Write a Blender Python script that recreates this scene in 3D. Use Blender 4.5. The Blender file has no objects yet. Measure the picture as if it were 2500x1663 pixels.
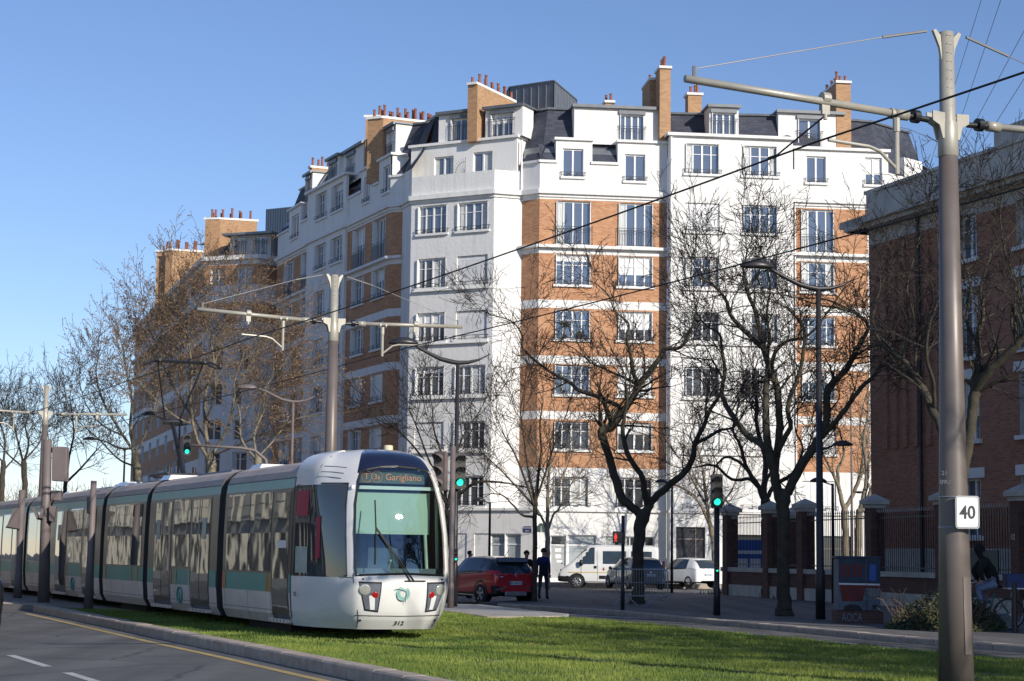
import bpy, math, random
import numpy as np
from mathutils import Vector, Matrix
from math import radians as R, sin, cos, pi, hypot, atan2, sqrt

# ---------------------------------------------------------------- camera, sky, sun, exposure
SC = bpy.context.scene
COL = SC.collection
F_ = 4500.0; P_ = math.atan(522.5 / 4500.0); RO = 0.0124; CX, CY = 1250.0, 831.5; EYE = 1.65
FW = Vector((0, cos(P_), sin(P_)))
R0 = Vector((1, 0, 0)); U0 = Vector((0, -sin(P_), cos(P_)))
RT = R0 * cos(RO) + U0 * sin(RO); UP = U0 * cos(RO) - R0 * sin(RO)
cam_d = bpy.data.cameras.new('camera'); cam = bpy.data.objects.new('camera', cam_d); COL.objects.link(cam)
cam.matrix_world = Matrix(((RT.x, UP.x, -FW.x, 0), (RT.y, UP.y, -FW.y, 0), (RT.z, UP.z, -FW.z, EYE), (0, 0, 0, 1)))
cam_d.sensor_width = 36; cam_d.lens = 36 * F_ / 2500.0
cam_d.clip_start = 0.1; cam_d.clip_end = 5000
SC.camera = cam
SUN_AZ = 40.0    # degrees right of straight-behind the camera
SUN_EL = 24.5
w = bpy.data.worlds.new('World'); SC.world = w; w.use_nodes = True
nt = w.node_tree; bg = nt.nodes['Background']
sky = nt.nodes.new('ShaderNodeTexSky'); sky.sky_type = 'NISHITA'; sky.sun_disc = False
sky.sun_elevation = R(SUN_EL)
SD = Vector((sin(R(SUN_AZ)) * cos(R(SUN_EL)), -cos(R(SUN_AZ)) * cos(R(SUN_EL)), sin(R(SUN_EL))))
sky.sun_rotation = atan2(SD.x, SD.y)
sky.altitude = 100; sky.air_density = 1.0; sky.dust_density = 0.0; sky.ozone_density = 5.0
tint = nt.nodes.new('ShaderNodeMix'); tint.data_type = 'RGBA'; tint.blend_type = 'MULTIPLY'; tint.inputs[0].default_value = 1
tint.inputs[7].default_value = (1.05, .95, 1.0, 1); nt.links.new(sky.outputs[0], tint.inputs[6]); nt.links.new(tint.outputs[2], bg.inputs[0]); bg.inputs[1].default_value = 0.135
sl = bpy.data.lights.new('sun', 'SUN'); sl.energy = 5.0; sl.angle = R(0.53); sl.color = (1.0, 0.93, 0.82)
so = bpy.data.objects.new('sun', sl); COL.objects.link(so); so.rotation_euler = SD.to_track_quat('Z', 'Y').to_euler()
SC.view_settings.view_transform = 'Standard'; SC.view_settings.look = 'None'
SC.view_settings.exposure = 0.0; SC.view_settings.gamma = 1.0
try:
    SC.cycles.max_bounces = 8; SC.cycles.transparent_max_bounces = 12
except Exception:
    pass

def ray(x, y):
    return FW + RT * ((x - CX) / F_) + UP * ((CY - y) / F_)
def atY(x, y, Y):
    d = ray(x, y); t = Y / d.y; return Vector((d.x * t, Y, EYE + d.z * t))
def atz(x, y, z=0.0):
    d = ray(x, y); t = (z - EYE) / d.z; return Vector((d.x * t, d.y * t, z))
def onplane(x, y, A, B):
    """distance along A->B and height where the sight line through a photo pixel meets the vertical plane A-B"""
    d = ray(x, y); ux, uy = B[0] - A[0], B[1] - A[1]; L = hypot(ux, uy); ux /= L; uy /= L
    det = -ux * d.y + uy * d.x
    u = (A[0] * d.y - A[1] * d.x) / det
    px = A[0] + u * ux; py = A[1] + u * uy
    t = py / d.y
    return u, EYE + d.z * t

# ---------------------------------------------------------------- materials
MATS = {}
def nmat(name):
    m = bpy.data.materials.new(name); m.use_nodes = True; MATS[name] = m
    return m, m.node_tree, m.node_tree.nodes['Principled BSDF']
def N(t, kind, **kw):
    n = t.nodes.new(kind)
    for k, v in kw.items():
        if k in n.inputs: n.inputs[k].default_value = v
        else: setattr(n, k, v)
    return n
def coords(t, out='Object', scale=(1, 1, 1)):
    tc = t.nodes.new('ShaderNodeTexCoord'); mp = t.nodes.new('ShaderNodeMapping')
    t.links.new(tc.outputs[out], mp.inputs[0]); mp.inputs['Scale'].default_value = scale
    return mp.outputs[0]
def PM(name, col, rough=0.6, metal=0.0, var=0.12, scale=2.0, bump=0.0, bscale=30.0, coat=0.0, spec=0.5,
       col2=None, stretch=(1, 1, 1), detail=5.0, emit=None, estr=0.0):
    """principled material; base colour wanders between two near tones on a noise, optional bump"""
    m, t, b = nmat(name)
    b.inputs['Roughness'].default_value = rough; b.inputs['Metallic'].default_value = metal
    b.inputs['Specular IOR Level'].default_value = spec
    if coat: b.inputs['Coat Weight'].default_value = coat; b.inputs['Coat Roughness'].default_value = 0.06
    v = coords(t, 'Object', stretch)
    if var > 0 or col2:
        n = N(t, 'ShaderNodeTexNoise', Scale=scale, Detail=detail, Roughness=0.6)
        t.links.new(v, n.inputs['Vector'])
        r = t.nodes.new('ShaderNodeValToRGB'); t.links.new(n.outputs[0], r.inputs[0])
        c2 = col2 if col2 else tuple(min(1, c * (1 + var)) for c in col)
        c1 = tuple(c * (1 - var) for c in col) if not col2 else col
        r.color_ramp.elements[0].position = 0.32; r.color_ramp.elements[1].position = 0.68
        r.color_ramp.elements[0].color = (*c1, 1); r.color_ramp.elements[1].color = (*c2, 1)
        t.links.new(r.outputs[0], b.inputs['Base Color'])
        rr = N(t, 'ShaderNodeMapRange'); rr.inputs['To Min'].default_value = max(0, rough - 0.08); rr.inputs['To Max'].default_value = min(1, rough + 0.08)
        t.links.new(n.outputs[0], rr.inputs[0]); t.links.new(rr.outputs[0], b.inputs['Roughness'])
    else:
        b.inputs['Base Color'].default_value = (*col, 1)
    if bump:
        n2 = N(t, 'ShaderNodeTexNoise', Scale=bscale, Detail=4.0); t.links.new(v, n2.inputs['Vector'])
        bp = N(t, 'ShaderNodeBump', Strength=bump, Distance=0.02); t.links.new(n2.outputs[0], bp.inputs['Height'])
        t.links.new(bp.outputs[0], b.inputs['Normal'])
    if emit:
        b.inputs['Emission Color'].default_value = (*emit, 1); b.inputs['Emission Strength'].default_value = estr
    return m
def brick(name, c1, c2, mortar, w_=0.23, h_=0.075, big=0.25):
    m, t, b = nmat(name)
    v = coords(t, 'UV')
    br = N(t, 'ShaderNodeTexBrick'); t.links.new(v, br.inputs['Vector'])
    br.inputs['Scale'].default_value = 1.0; br.inputs['Brick Width'].default_value = w_; br.inputs['Row Height'].default_value = h_
    br.inputs['Mortar Size'].default_value = 0.008; br.inputs['Mortar Smooth'].default_value = 0.3
    br.inputs['Bias'].default_value = 0.0
    br.inputs['Color1'].default_value = (*c1, 1); br.inputs['Color2'].default_value = (*c2, 1); br.inputs['Mortar'].default_value = (*mortar, 1)
    n = N(t, 'ShaderNodeTexNoise', Scale=0.7, Detail=8.0, Roughness=0.7); t.links.new(v, n.inputs['Vector'])
    mr = N(t, 'ShaderNodeMapRange'); mr.inputs['To Min'].default_value = 1 - big; mr.inputs['To Max'].default_value = 1 + big
    t.links.new(n.outputs[0], mr.inputs[0])
    hs = t.nodes.new('ShaderNodeHueSaturation'); t.links.new(br.outputs[0], hs.inputs['Color']); t.links.new(mr.outputs[0], hs.inputs['Value'])
    t.links.new(hs.outputs[0], b.inputs['Base Color'])
    bp = N(t, 'ShaderNodeBump', Strength=0.35, Distance=0.01); t.links.new(br.outputs['Fac'], bp.inputs['Height']); bp.invert = True
    t.links.new(bp.outputs[0], b.inputs['Normal']); b.inputs['Roughness'].default_value = 0.85
    return m
def plaster(name, col, stain=0.13, bump=0.25, bscale=9.0):
    """render coat: broad tone drift, thin run-off streaks, trowel bump"""
    m, t, b = nmat(name)
    v = coords(t, 'Object'); v2 = coords(t, 'Object', (2.2, 2.2, 0.16))
    a = N(t, 'ShaderNodeTexNoise', Scale=0.5, Detail=6.0, Roughness=0.65); t.links.new(v, a.inputs['Vector'])
    s = N(t, 'ShaderNodeTexNoise', Scale=1.4, Detail=5.0, Roughness=0.7); t.links.new(v2, s.inputs['Vector'])
    r1 = t.nodes.new('ShaderNodeValToRGB'); t.links.new(a.outputs[0], r1.inputs[0])
    r1.color_ramp.elements[0].position = .3; r1.color_ramp.elements[1].position = .7
    r1.color_ramp.elements[0].color = (*[c * (1 - stain * .6) for c in col], 1); r1.color_ramp.elements[1].color = (*col, 1)
    r2 = t.nodes.new('ShaderNodeValToRGB'); t.links.new(s.outputs[0], r2.inputs[0])
    r2.color_ramp.elements[0].position = .3; r2.color_ramp.elements[1].position = .5
    k = 1 - stain; r2.color_ramp.elements[0].color = (k, k * .985, k * .95, 1); r2.color_ramp.elements[1].color = (1, 1, 1, 1)
    mx = N(t, 'ShaderNodeMix', data_type='RGBA', blend_type='MULTIPLY'); mx.inputs[0].default_value = 1
    t.links.new(r1.outputs[0], mx.inputs[6]); t.links.new(r2.outputs[0], mx.inputs[7]); t.links.new(mx.outputs[2], b.inputs['Base Color'])
    n2 = N(t, 'ShaderNodeTexNoise', Scale=bscale, Detail=6.0); t.links.new(v, n2.inputs['Vector'])
    bp = N(t, 'ShaderNodeBump', Strength=bump, Distance=0.02); t.links.new(n2.outputs[0], bp.inputs['Height']); t.links.new(bp.outputs[0], b.inputs['Normal'])
    b.inputs['Roughness'].default_value = 0.85
    return m
def glassy(name, col, metal=0.45, rough=0.03, wave=0.0, wscale=1.2):
    m, t, b = nmat(name)
    b.inputs['Base Color'].default_value = (*col, 1); b.inputs['Metallic'].default_value = metal; b.inputs['Roughness'].default_value = rough
    if wave:
        v = coords(t, 'Object'); n = N(t, 'ShaderNodeTexNoise', Scale=wscale, Detail=1.5); t.links.new(v, n.inputs['Vector'])
        bp = N(t, 'ShaderNodeBump', Strength=wave, Distance=0.05); t.links.new(n.outputs[0], bp.inputs['Height']); t.links.new(bp.outputs[0], b.inputs['Normal'])
    return m
def clearglass(name, tint, refl=0.16):
    m, t, b = nmat(name)
    out = t.nodes['Material Output']; t.nodes.remove(b)
    tr = t.nodes.new('ShaderNodeBsdfTransparent'); tr.inputs[0].default_value = (*tint, 1)
    gl = t.nodes.new('ShaderNodeBsdfGlossy'); gl.inputs['Roughness'].default_value = 0.006; gl.inputs[0].default_value = (.9, .95, 1, 1)
    fr = t.nodes.new('ShaderNodeFresnel'); fr.inputs[0].default_value = 1.5
    ad = N(t, 'ShaderNodeMath', operation='ADD'); ad.inputs[1].default_value = refl; t.links.new(fr.outputs[0], ad.inputs[0])
    mx = t.nodes.new('ShaderNodeMixShader'); t.links.new(ad.outputs[0], mx.inputs[0]); t.links.new(tr.outputs[0], mx.inputs[1]); t.links.new(gl.outputs[0], mx.inputs[2])
    t.links.new(mx.outputs[0], out.inputs[0])
    return m

plaster('white_render', (.82, .805, .775), .15, .2)
plaster('rough_render', (.78, .77, .745), .14, .8, 5.0)
plaster('old_render', (.60, .575, .53), .28, .3)
brick('brick_orange', (.40, .165, .072), (.56, .285, .14), (.47, .35, .25), .24, .08, .26)
brick('brick_yellow', (.36, .185, .085), (.47, .27, .135), (.42, .33, .23), .24, .08, .2)
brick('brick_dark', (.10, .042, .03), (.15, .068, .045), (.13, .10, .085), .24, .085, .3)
brick('brick_red', (.30, .115, .065), (.40, .175, .10), (.31, .24, .18), .24, .085, .3)
brick('slate', (.035, .04, .06), (.06, .066, .09), (.02, .022, .03), .35, .18, .25)
brick('paving', (.19, .18, .17), (.26, .245, .225), (.10, .095, .09), .6, .3, .2)
brick('cobbles', (.10, .10, .10), (.18, .175, .17), (.05, .05, .05), .2, .14, .3)
PM('zinc', (.26, .28, .30), .45, .6, .15, 1.5)
PM('zinc_dark', (.15, .16, .175), .5, .3, .15)
PM('stone', (.50, .47, .41), .8, 0, .2, 1.5, .3)
PM('granite', (.33, .265, .21), .8, 0, .25, 5, .4, 60, col2=(.47, .40, .335))
PM('concrete', (.36, .35, .33), .85, 0, .2, 2, .3)
PM('cream_wall', (.50, .475, .42), .8, 0, .12, .6)
PM('pvc_white', (.78, .78, .77), .4, 0, .04)
PM('shutter_white', (.74, .74, .73), .45, 0, .06)
PM('iron_dark', (.02, .022, .028), .45, .3, .2)
PM('iron_green', (.02, .05, .045), .5, .1, .2)
PM('grey_door', (.36, .37, .37), .5, 0, .1)
PM('terracotta', (.26, .095, .058), .75, 0, .3, 3)
PM('interior_dark', (.03, .03, .032), .7, 0, .3, .8)
PM('curtain', (.55, .56, .55), .85, 0, .2, 6, stretch=(6, 6, .5))
PM('frosted', (.36, .40, .41), .35, 0, .12, 1.2)
glassy('glass_sky', (.21, .235, .275), .6, .03, .12, .8)
glassy('glass_dark', (.10, .11, .125), .5, .04, .12, .8)
glassy('tram_glass', (.22, .235, .225), .72, .025, .10, .9)
glassy('cab_glass', (.13, .14, .14), .55, .03, .08, .7)
clearglass('tram_windscreen', (.66, .80, .76), .10)
PM('asphalt', (.095, .094, .096), .85, 0, .25, .5, .35, 220, col2=(.15, .147, .142), detail=9)
_m = MATS['asphalt']; _t = _m.node_tree; _b = _t.nodes['Principled BSDF']; _src = _b.inputs['Base Color'].links[0].from_socket
_tc = _t.nodes.new('ShaderNodeTexCoord'); _mp = _t.nodes.new('ShaderNodeMapping'); _mp.inputs['Rotation'].default_value = (0, 0, -R(24)); _mp.inputs['Scale'].default_value = (1.3, .05, 1); _t.links.new(_tc.outputs['Object'], _mp.inputs[0])
_n = N(_t, 'ShaderNodeTexNoise', Scale=1.0, Detail=5.0); _t.links.new(_mp.outputs[0], _n.inputs['Vector']); _r = _t.nodes.new('ShaderNodeValToRGB'); _t.links.new(_n.outputs[0], _r.inputs[0])
_r.color_ramp.elements[0].position = .35; _r.color_ramp.elements[0].color = (.72, .72, .72, 1); _r.color_ramp.elements[1].position = .65; _r.color_ramp.elements[1].color = (1.08, 1.08, 1.08, 1)
_x = N(_t, 'ShaderNodeMix', data_type='RGBA', blend_type='MULTIPLY'); _x.inputs[0].default_value = 1; _t.links.new(_src, _x.inputs[6]); _t.links.new(_r.outputs[0], _x.inputs[7])
_v = N(_t, 'ShaderNodeTexVoronoi', feature='DISTANCE_TO_EDGE', Scale=.35); _w = N(_t, 'ShaderNodeTexNoise', Scale=1.2, Detail=4.0); _a = N(_t, 'ShaderNodeMix', data_type='RGBA'); _a.inputs[0].default_value = .28
_t.links.new(_tc.outputs['Object'], _w.inputs['Vector']); _t.links.new(_tc.outputs['Object'], _a.inputs[6]); _t.links.new(_w.outputs['Color'], _a.inputs[7]); _t.links.new(_a.outputs[2], _v.inputs['Vector'])
_c = _t.nodes.new('ShaderNodeValToRGB'); _t.links.new(_v.outputs['Distance'], _c.inputs[0]); _c.color_ramp.elements[0].position = .0; _c.color_ramp.elements[0].color = (.5, .5, .5, 1); _c.color_ramp.elements[1].position = .012; _c.color_ramp.elements[1].color = (1, 1, 1, 1)
_y = N(_t, 'ShaderNodeMix', data_type='RGBA', blend_type='MULTIPLY'); _y.inputs[0].default_value = 1; _t.links.new(_x.outputs[2], _y.inputs[6]); _t.links.new(_c.outputs[0], _y.inputs[7]); _t.links.new(_y.outputs[2], _b.inputs['Base Color'])
PM('soil', (.06, .05, .035), .95, 0, .3, 2, .4)
PM('paint_white', (.55, .54, .51), .7, 0, .25, 3, col2=(.36, .35, .33))
PM('paint_yellow', (.50, .36, .12), .7, 0, .2, 3, col2=(.35, .26, .1))
PM('pole_light', (.38, .36, .305), .42, .15, .1, 3)
PM('pole_taupe', (.155, .13, .118), .42, .15, .08, 2)
PM('pole_dark', (.035, .033, .036), .4, .2, .15, 3)
PM('signal_grey', (.16, .13, .125), .55, 0, .1)
PM('black_plastic', (.012, .012, .014), .45, 0, .2)
PM('lens_off', (.03, .03, .03), .2, 0, .2)
PM('lamp_green', (.0, .3, .18), .3, 0, 0, emit=(.02, .95, .55), estr=1.6)
PM('lamp_red', (.4, .02, .01), .3, 0, 0, emit=(1, .05, .03), estr=1.5)
PM('rubber', (.018, .018, .02), .75, 0, .3, 5)
PM('tyre', (.02, .02, .02), .85, 0, .3, 8)
PM('alloy', (.45, .45, .47), .3, .9, .1)
PM('chrome', (.7, .7, .72), .12, 1, .05)
PM('steel_galv', (.42, .44, .46), .4, .7, .15, 12)
PM('car_red', (.55, .02, .03), .3, .15, .05, coat=1.0)
PM('car_white', (.74, .75, .76), .3, 0, .03, coat=.8)
PM('van_white', (.72, .72, .70), .35, 0, .05, coat=.5)
PM('car_grey', (.17, .18, .20), .3, .4, .05, coat=.8)
PM('car_black', (.01, .011, .014), .25, .1, .1, coat=.8)
glassy('car_glass', (.06, .08, .10), .45, .03)
PM('tail_red', (.35, .01, .01), .2, 0, .1, coat=1)
PM('plate_white', (.62, .64, .68), .4, 0, .05)
PM('plate_blue', (.02, .05, .25), .4, 0, .05)
PM('ink', (.02, .02, .025), .5, 0, .1)
PM('sign_blue', (.02, .03, .13), .35, 0, .1)
PM('sign_white', (.78, .79, .78), .35, 0, .04)
PM('red_mark', (.42, .03, .02), .5, 0, .1)
PM('letter_grey', (.20, .23, .25), .5, 0, .05)
PM('yellow_line', (.60, .42, .05), .45, 0, .1)
PM('tram_white', (.80, .785, .755), .3, 0, .05, .8, coat=.5)
PM('tram_dirt', (.80, .68, .59), .5, 0, .12, 1.5)
PM('tram_roof', (.47, .395, .34), .6, .0, .14, 1, stretch=(1, 1, 9))
PM('tram_navy', (.012, .016, .04), .16, .1, .1, coat=1)
PM('tram_teal', (.045, .30, .255), .4, 0, .1)
PM('tram_mint', (.26, .50, .44), .4, 0, .08)
PM('tram_orange', (.55, .13, .06), .4, 0, .1)
PM('tram_amber', (.50, .28, .06), .4, 0, .1)
PM('tram_frame', (.085, .08, .072), .3, .2, .15, 1)
PM('blind_green', (.50, .58, .50), .8, 0, .05, 1)
PM('display_dark', (.09, .12, .115), .3, 0, .1)
PM('led_amber', (.6, .2, .03), .5, 0, 0, emit=(1, .33, .12), estr=.35)
PM('head_glass', (.62, .62, .56), .08, .5, .1, 8)
PM('poster_red', (.42, .02, .06), .5, 0, .1)
PM('poster_pale', (.55, .56, .5), .5, 0, .3, 4, col2=(.3, .42, .36))
PM('cream_cap', (.68, .60, .40), .5, 0, .05)
PM('bark_dark', (.045, .036, .026), .9, 0, .3, 5, .9, 26, col2=(.075, .062, .045))
PM('bark_moss', (.036, .032, .022), .9, 0, .3, 4, .9, 26, col2=(.075, .066, .046))
PM('bark_light', (.17, .14, .10), .9, 0, .3, 3, .7, 20, col2=(.26, .22, .16))
PM('bark_plane', (.12, .10, .07), .85, 0, .3, 2.2, .4, 12, col2=(.25, .22, .155))
PM('twig_dark', (.03, .023, .019), .9, 0, .2, 4)
PM('twig_brown', (.15, .105, .07), .9, 0, .2, 4)
PM('dead_leaf', (.15, .085, .045), .9, 0, .3, 6, col2=(.27, .165, .09))
PM('bush_leaf', (.035, .055, .022), .8, 0, .3, 8, col2=(.075, .075, .03))
PM('grass_blade', (.07, .13, .016), .8, 0, .3, .6, col2=(.25, .30, .055), detail=10)
PM('grass_ground', (.045, .075, .012), .95, 0, .3, 2, .6, 40, col2=(.075, .10, .02))
PM('skin', (.42, .25, .17), .55, 0, .08)
PM('hair_dark', (.015, .011, .009), .7, 0, .3, 30)
PM('cloth_navy', (.012, .014, .028), .9, 0, .2, 6, .4)
PM('cloth_blue', (.012, .018, .12), .85, 0, .2, 6, .4)
PM('cloth_black', (.01, .01, .012), .9, 0, .2, 6, .4)
PM('cloth_slate', (.035, .042, .06), .9, 0, .2, 6, .4)
PM('jeans_pale', (.20, .25, .36), .9, 0, .2, 8, .4)
PM('bike_teal', (.03, .15, .18), .35, .2, .1, coat=.5)
PM('crate_blue', (.03, .05, .16), .6, 0, .2)
PM('cab_blue', (.018, .04, .075), .6, 0, .35, 5)
PM('cab_red', (.13, .010, .010), .55, 0, .3, 5)
PM('cab_grey', (.12, .135, .165), .6, 0, .25, 5)
PM('poster_blue', (.02, .10, .36), .5, 0, .15)
PM('wire_black', (.012, .012, .012), .6, .2, .1)
PM('wire_grey', (.3, .3, .3), .5, .5, .1)
def mt(*names): return [MATS[n] for n in names]

# ---------------------------------------------------------------- mesh builder
class MB:
    def __init__(s): s.v = []; s.f = []; s.m = []; s.T = None
    def add(s, pts, faces, mi=0):
        b = len(s.v)
        if s.T is not None: pts = [s.T @ Vector(p) for p in pts]
        s.v.extend([tuple(p) for p in pts])
        for f in faces: s.f.append(tuple(b + i for i in f)); s.m.append(mi)
    def quad(s, a, b, c, d, mi=0): s.add([a, b, c, d], [(0, 1, 2, 3)], mi)
    def poly(s, pts, mi=0): s.add(pts, [tuple(range(len(pts)))], mi)
    def box(s, x0, x1, y0, y1, z0, z1, mi=0):
        p = [(x0, y0, z0), (x1, y0, z0), (x1, y1, z0), (x0, y1, z0), (x0, y0, z1), (x1, y0, z1), (x1, y1, z1), (x0, y1, z1)]
        s.add(p, [(3, 2, 1, 0), (4, 5, 6, 7), (0, 1, 5, 4), (1, 2, 6, 5), (2, 3, 7, 6), (3, 0, 4, 7)], mi)
    def prism(s, pts, z0, z1, mi=0, mtop=None):
        """vertical prism over a plan polygon; z0/z1 may be lists"""
        n = len(pts)
        a = [(p[0], p[1], z0[i] if isinstance(z0, (list, tuple)) else z0) for i, p in enumerate(pts)]
        b = [(p[0], p[1], z1[i] if isinstance(z1, (list, tuple)) else z1) for i, p in enumerate(pts)]
        s.add(a + b, [tuple(reversed(range(n)))] + [(i, (i + 1) % n, n + (i + 1) % n, n + i) for i in range(n)], mi)
        s.add(b, [tuple(range(n))], mi if mtop is None else mtop)
    def extr(s, pts, d, mi=0):
        """extrude a planar 3-D polygon along vector d"""
        n = len(pts); d = Vector(d); a = [Vector(p) for p in pts]; b = [p + d for p in a]
        s.add(a + b, [tuple(reversed(range(n))), tuple(range(n, 2 * n))] + [(i, (i + 1) % n, n + (i + 1) % n, n + i) for i in range(n)], mi)
    def tube(s, pts, rad, n=8, mi=0, cap=True):
        pts = [Vector(p) for p in pts]
        if not isinstance(rad, (list, tuple)): rad = [rad] * len(pts)
        V = []; Fc = []; ref = None
        for i, p in enumerate(pts):
            d = (pts[min(i + 1, len(pts) - 1)] - pts[max(i - 1, 0)])
            if d.length < 1e-9: d = Vector((0, 0, 1))
            d.normalize()
            if ref is None: ref = d.orthogonal()
            a = ref - d * ref.dot(d)
            if a.length < 1e-3: a = d.orthogonal()
            a.normalize(); b = d.cross(a); ref = a
            for k in range(n):
                t = 2 * pi * k / n
                V.append(p + (a * cos(t) + b * sin(t)) * rad[i])
        for i in range(len(pts) - 1):
            for k in range(n):
                k2 = (k + 1) % n
                Fc.append((i * n + k, i * n + k2, (i + 1) * n + k2, (i + 1) * n + k))
        if cap: Fc.append(tuple(reversed(range(n)))); Fc.append(tuple(range((len(pts) - 1) * n, len(pts) * n)))
        s.add(V, Fc, mi)
    def cyl(s, p0, p1, r0, r1=None, n=12, mi=0): s.tube([p0, p1], [r0, r0 if r1 is None else r1], n, mi)
    def ball(s, c, r, nu=10, nv=7, mi=0, sc=(1, 1, 1)):
        V = []; Fc = []
        for j in range(nv + 1):
            ph = pi * j / nv
            for i in range(nu):
                th = 2 * pi * i / nu
                V.append((c[0] + r * sc[0] * sin(ph) * cos(th), c[1] + r * sc[1] * sin(ph) * sin(th), c[2] + r * sc[2] * cos(ph)))
        for j in range(nv):
            for i in range(nu): Fc.append((j * nu + i, (j + 1) * nu + i, (j + 1) * nu + (i + 1) % nu, j * nu + (i + 1) % nu))
        s.add(V, Fc, mi)
    def mesh(s, name, mats, smooth=False, bevel=0):
        me = bpy.data.meshes.new(name)
        me.from_pydata(s.v, [], s.f)
        for m in mats: me.materials.append(m)
        if len(mats) > 1: me.polygons.foreach_set('material_index', s.m)
        uvl = me.uv_layers.new(name='UVMap')
        nl = len(me.loops); uv = np.zeros(nl * 2, dtype=np.float32)
        V = np.array(s.v, dtype=np.float64).reshape(-1, 3)
        k = 0
        for f in s.f:
            p = V[list(f)]
            a = p[1] - p[0]; b = p[-1] - p[0]
            nx, ny, nz = a[1] * b[2] - a[2] * b[1], a[2] * b[0] - a[0] * b[2], a[0] * b[1] - a[1] * b[0]
            l = sqrt(nx * nx + ny * ny + nz * nz) or 1
            h = sqrt(nx * nx + ny * ny)
            if abs(nz) / l > .8 or h < 1e-9:
                for q in p: uv[k] = q[0]; uv[k + 1] = q[1]; k += 2
            else:
                tx, ty = -ny / h, nx / h
                for q in p: uv[k] = q[0] * tx + q[1] * ty; uv[k + 1] = q[2] * (l / h if h else 1); k += 2
        uvl.data.foreach_set('uv', uv)
        if smooth: me.shade_smooth()
        me.validate(verbose=False)
        return me
    def build(s, name, mats, parent=None, smooth=False, bevel=0):
        if isinstance(mats, str): mats = mt(mats)
        o = bpy.data.objects.new(name, s.mesh(name, mats, smooth)); COL.objects.link(o)
        if parent is not None:
            o.parent = parent; o.matrix_parent_inverse = Matrix.Translation(parent.location).inverted() if parent.get('_w') else Matrix()
        if bevel:
            md = o.modifiers.new('bevel', 'BEVEL'); md.width = bevel; md.segments = 2; md.limit_method = 'ANGLE'; md.angle_limit = R(40)
        if smooth == 'auto': pass
        return o

def tag(o, label, cat, group=None):
    o['label'] = label; o['category'] = cat
    if group: o['group'] = group
    return o
def struct(o): o['kind'] = 'structure'; return o
def thing(name, label, cat, loc=(0, 0, 0), group=None, world=True):
    """an Empty at the thing's base; world=True means its parts are modelled in world coordinates"""
    o = bpy.data.objects.new(name, None); COL.objects.link(o); o.location = loc; o.empty_display_size = .3
    if world: o['_w'] = 1
    return tag(o, label, cat, group)
def copy_tree(o, parent=None):
    c = o.copy(); COL.objects.link(c)
    if parent is not None: c.parent = parent
    for ch in list(o.children): copy_tree(ch, c)
    return c
def lab(o, s): o['label'] = s; return o
TXC = {}
def text_obj(name, s, origin, right, up, h, mat, parent=None, thick=0.004, align='CENTER', bold=0.0, sx=1.0):
    """lettering as a thin solid: origin = middle of the line's foot, h = capital height"""
    cu = bpy.data.curves.new('t', 'FONT'); cu.body = s; cu.align_x = align; cu.extrude = 0.5 * thick / (h / .69); cu.size = 1; cu.offset = bold
    cu.resolution_u = 3
    to = bpy.data.objects.new('t', cu); COL.objects.link(to)
    dg = bpy.context.evaluated_depsgraph_get(); me = bpy.data.meshes.new_from_object(to.evaluated_get(dg))
    bpy.data.objects.remove(to); bpy.data.curves.remove(cu)
    me.materials.clear(); me.materials.append(MATS[mat]); me.name = name
    r = Vector(right).normalized(); u = Vector(up).normalized(); n = r.cross(u); k = h / .69
    M = Matrix(((r.x * k * sx, u.x * k, n.x * k, origin[0]), (r.y * k * sx, u.y * k, n.y * k, origin[1]), (r.z * k * sx, u.z * k, n.z * k, origin[2]), (0, 0, 0, 1)))
    me.transform(M)
    o = bpy.data.objects.new(name, me); COL.objects.link(o)
    if parent is not None:
        o.parent = parent
        o.matrix_parent_inverse = Matrix.Translation(parent.location).inverted() if parent.get('_w') else Matrix()
    return o
def catmull(P, t):
    n = len(P); i = int(min(max(t, 0), n - 1 - 1e-9)); f = t - i
    p0 = P[max(i - 1, 0)]; p1 = P[i]; p2 = P[min(i + 1, n - 1)]; p3 = P[min(i + 2, n - 1)]
    return p1 * 1.0 + (p2 - p0) * (0.5 * f) + (p0 * 2 - p1 * 5 + p2 * 4 - p3) * (0.5 * f * f) + (p1 * 3 - p0 - p2 * 3 + p3) * (0.5 * f ** 3)
def surf(G, nu, nv):
    """Catmull-Rom sampled control grid G[i][j] of Vectors"""
    rows = []
    for a in range(nu + 1):
        u = a * (len(G) - 1) / nu
        cp = [catmull([G[i][j] for i in range(len(G))], u) for j in range(len(G[0]))]
        rows.append([catmull(cp, b * (len(cp) - 1) / nv) for b in range(nv + 1)])
    return rows
# ---------------------------------------------------------------- ground, roads, pavements
def sheet(name, pts, z, mat, thick=0.0, kind=True):
    mb = MB()
    P = [(p[0], p[1]) for p in pts]
    ar = sum(P[i][0] * P[(i + 1) % len(P)][1] - P[(i + 1) % len(P)][0] * P[i][1] for i in range(len(P)))
    if ar < 0: P.reverse()
    if thick: mb.prism(P, z - thick, z)
    else: mb.poly([(x, y, z) for x, y in P])
    o = mb.build(name, mat)
    if kind: struct(o)
    return o
g = MB(); g.quad((-900, -60, 0), (900, -60, 0), (900, 1500, 0), (-900, 1500, 0)); struct(g.build('road', 'asphalt'))

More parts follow.
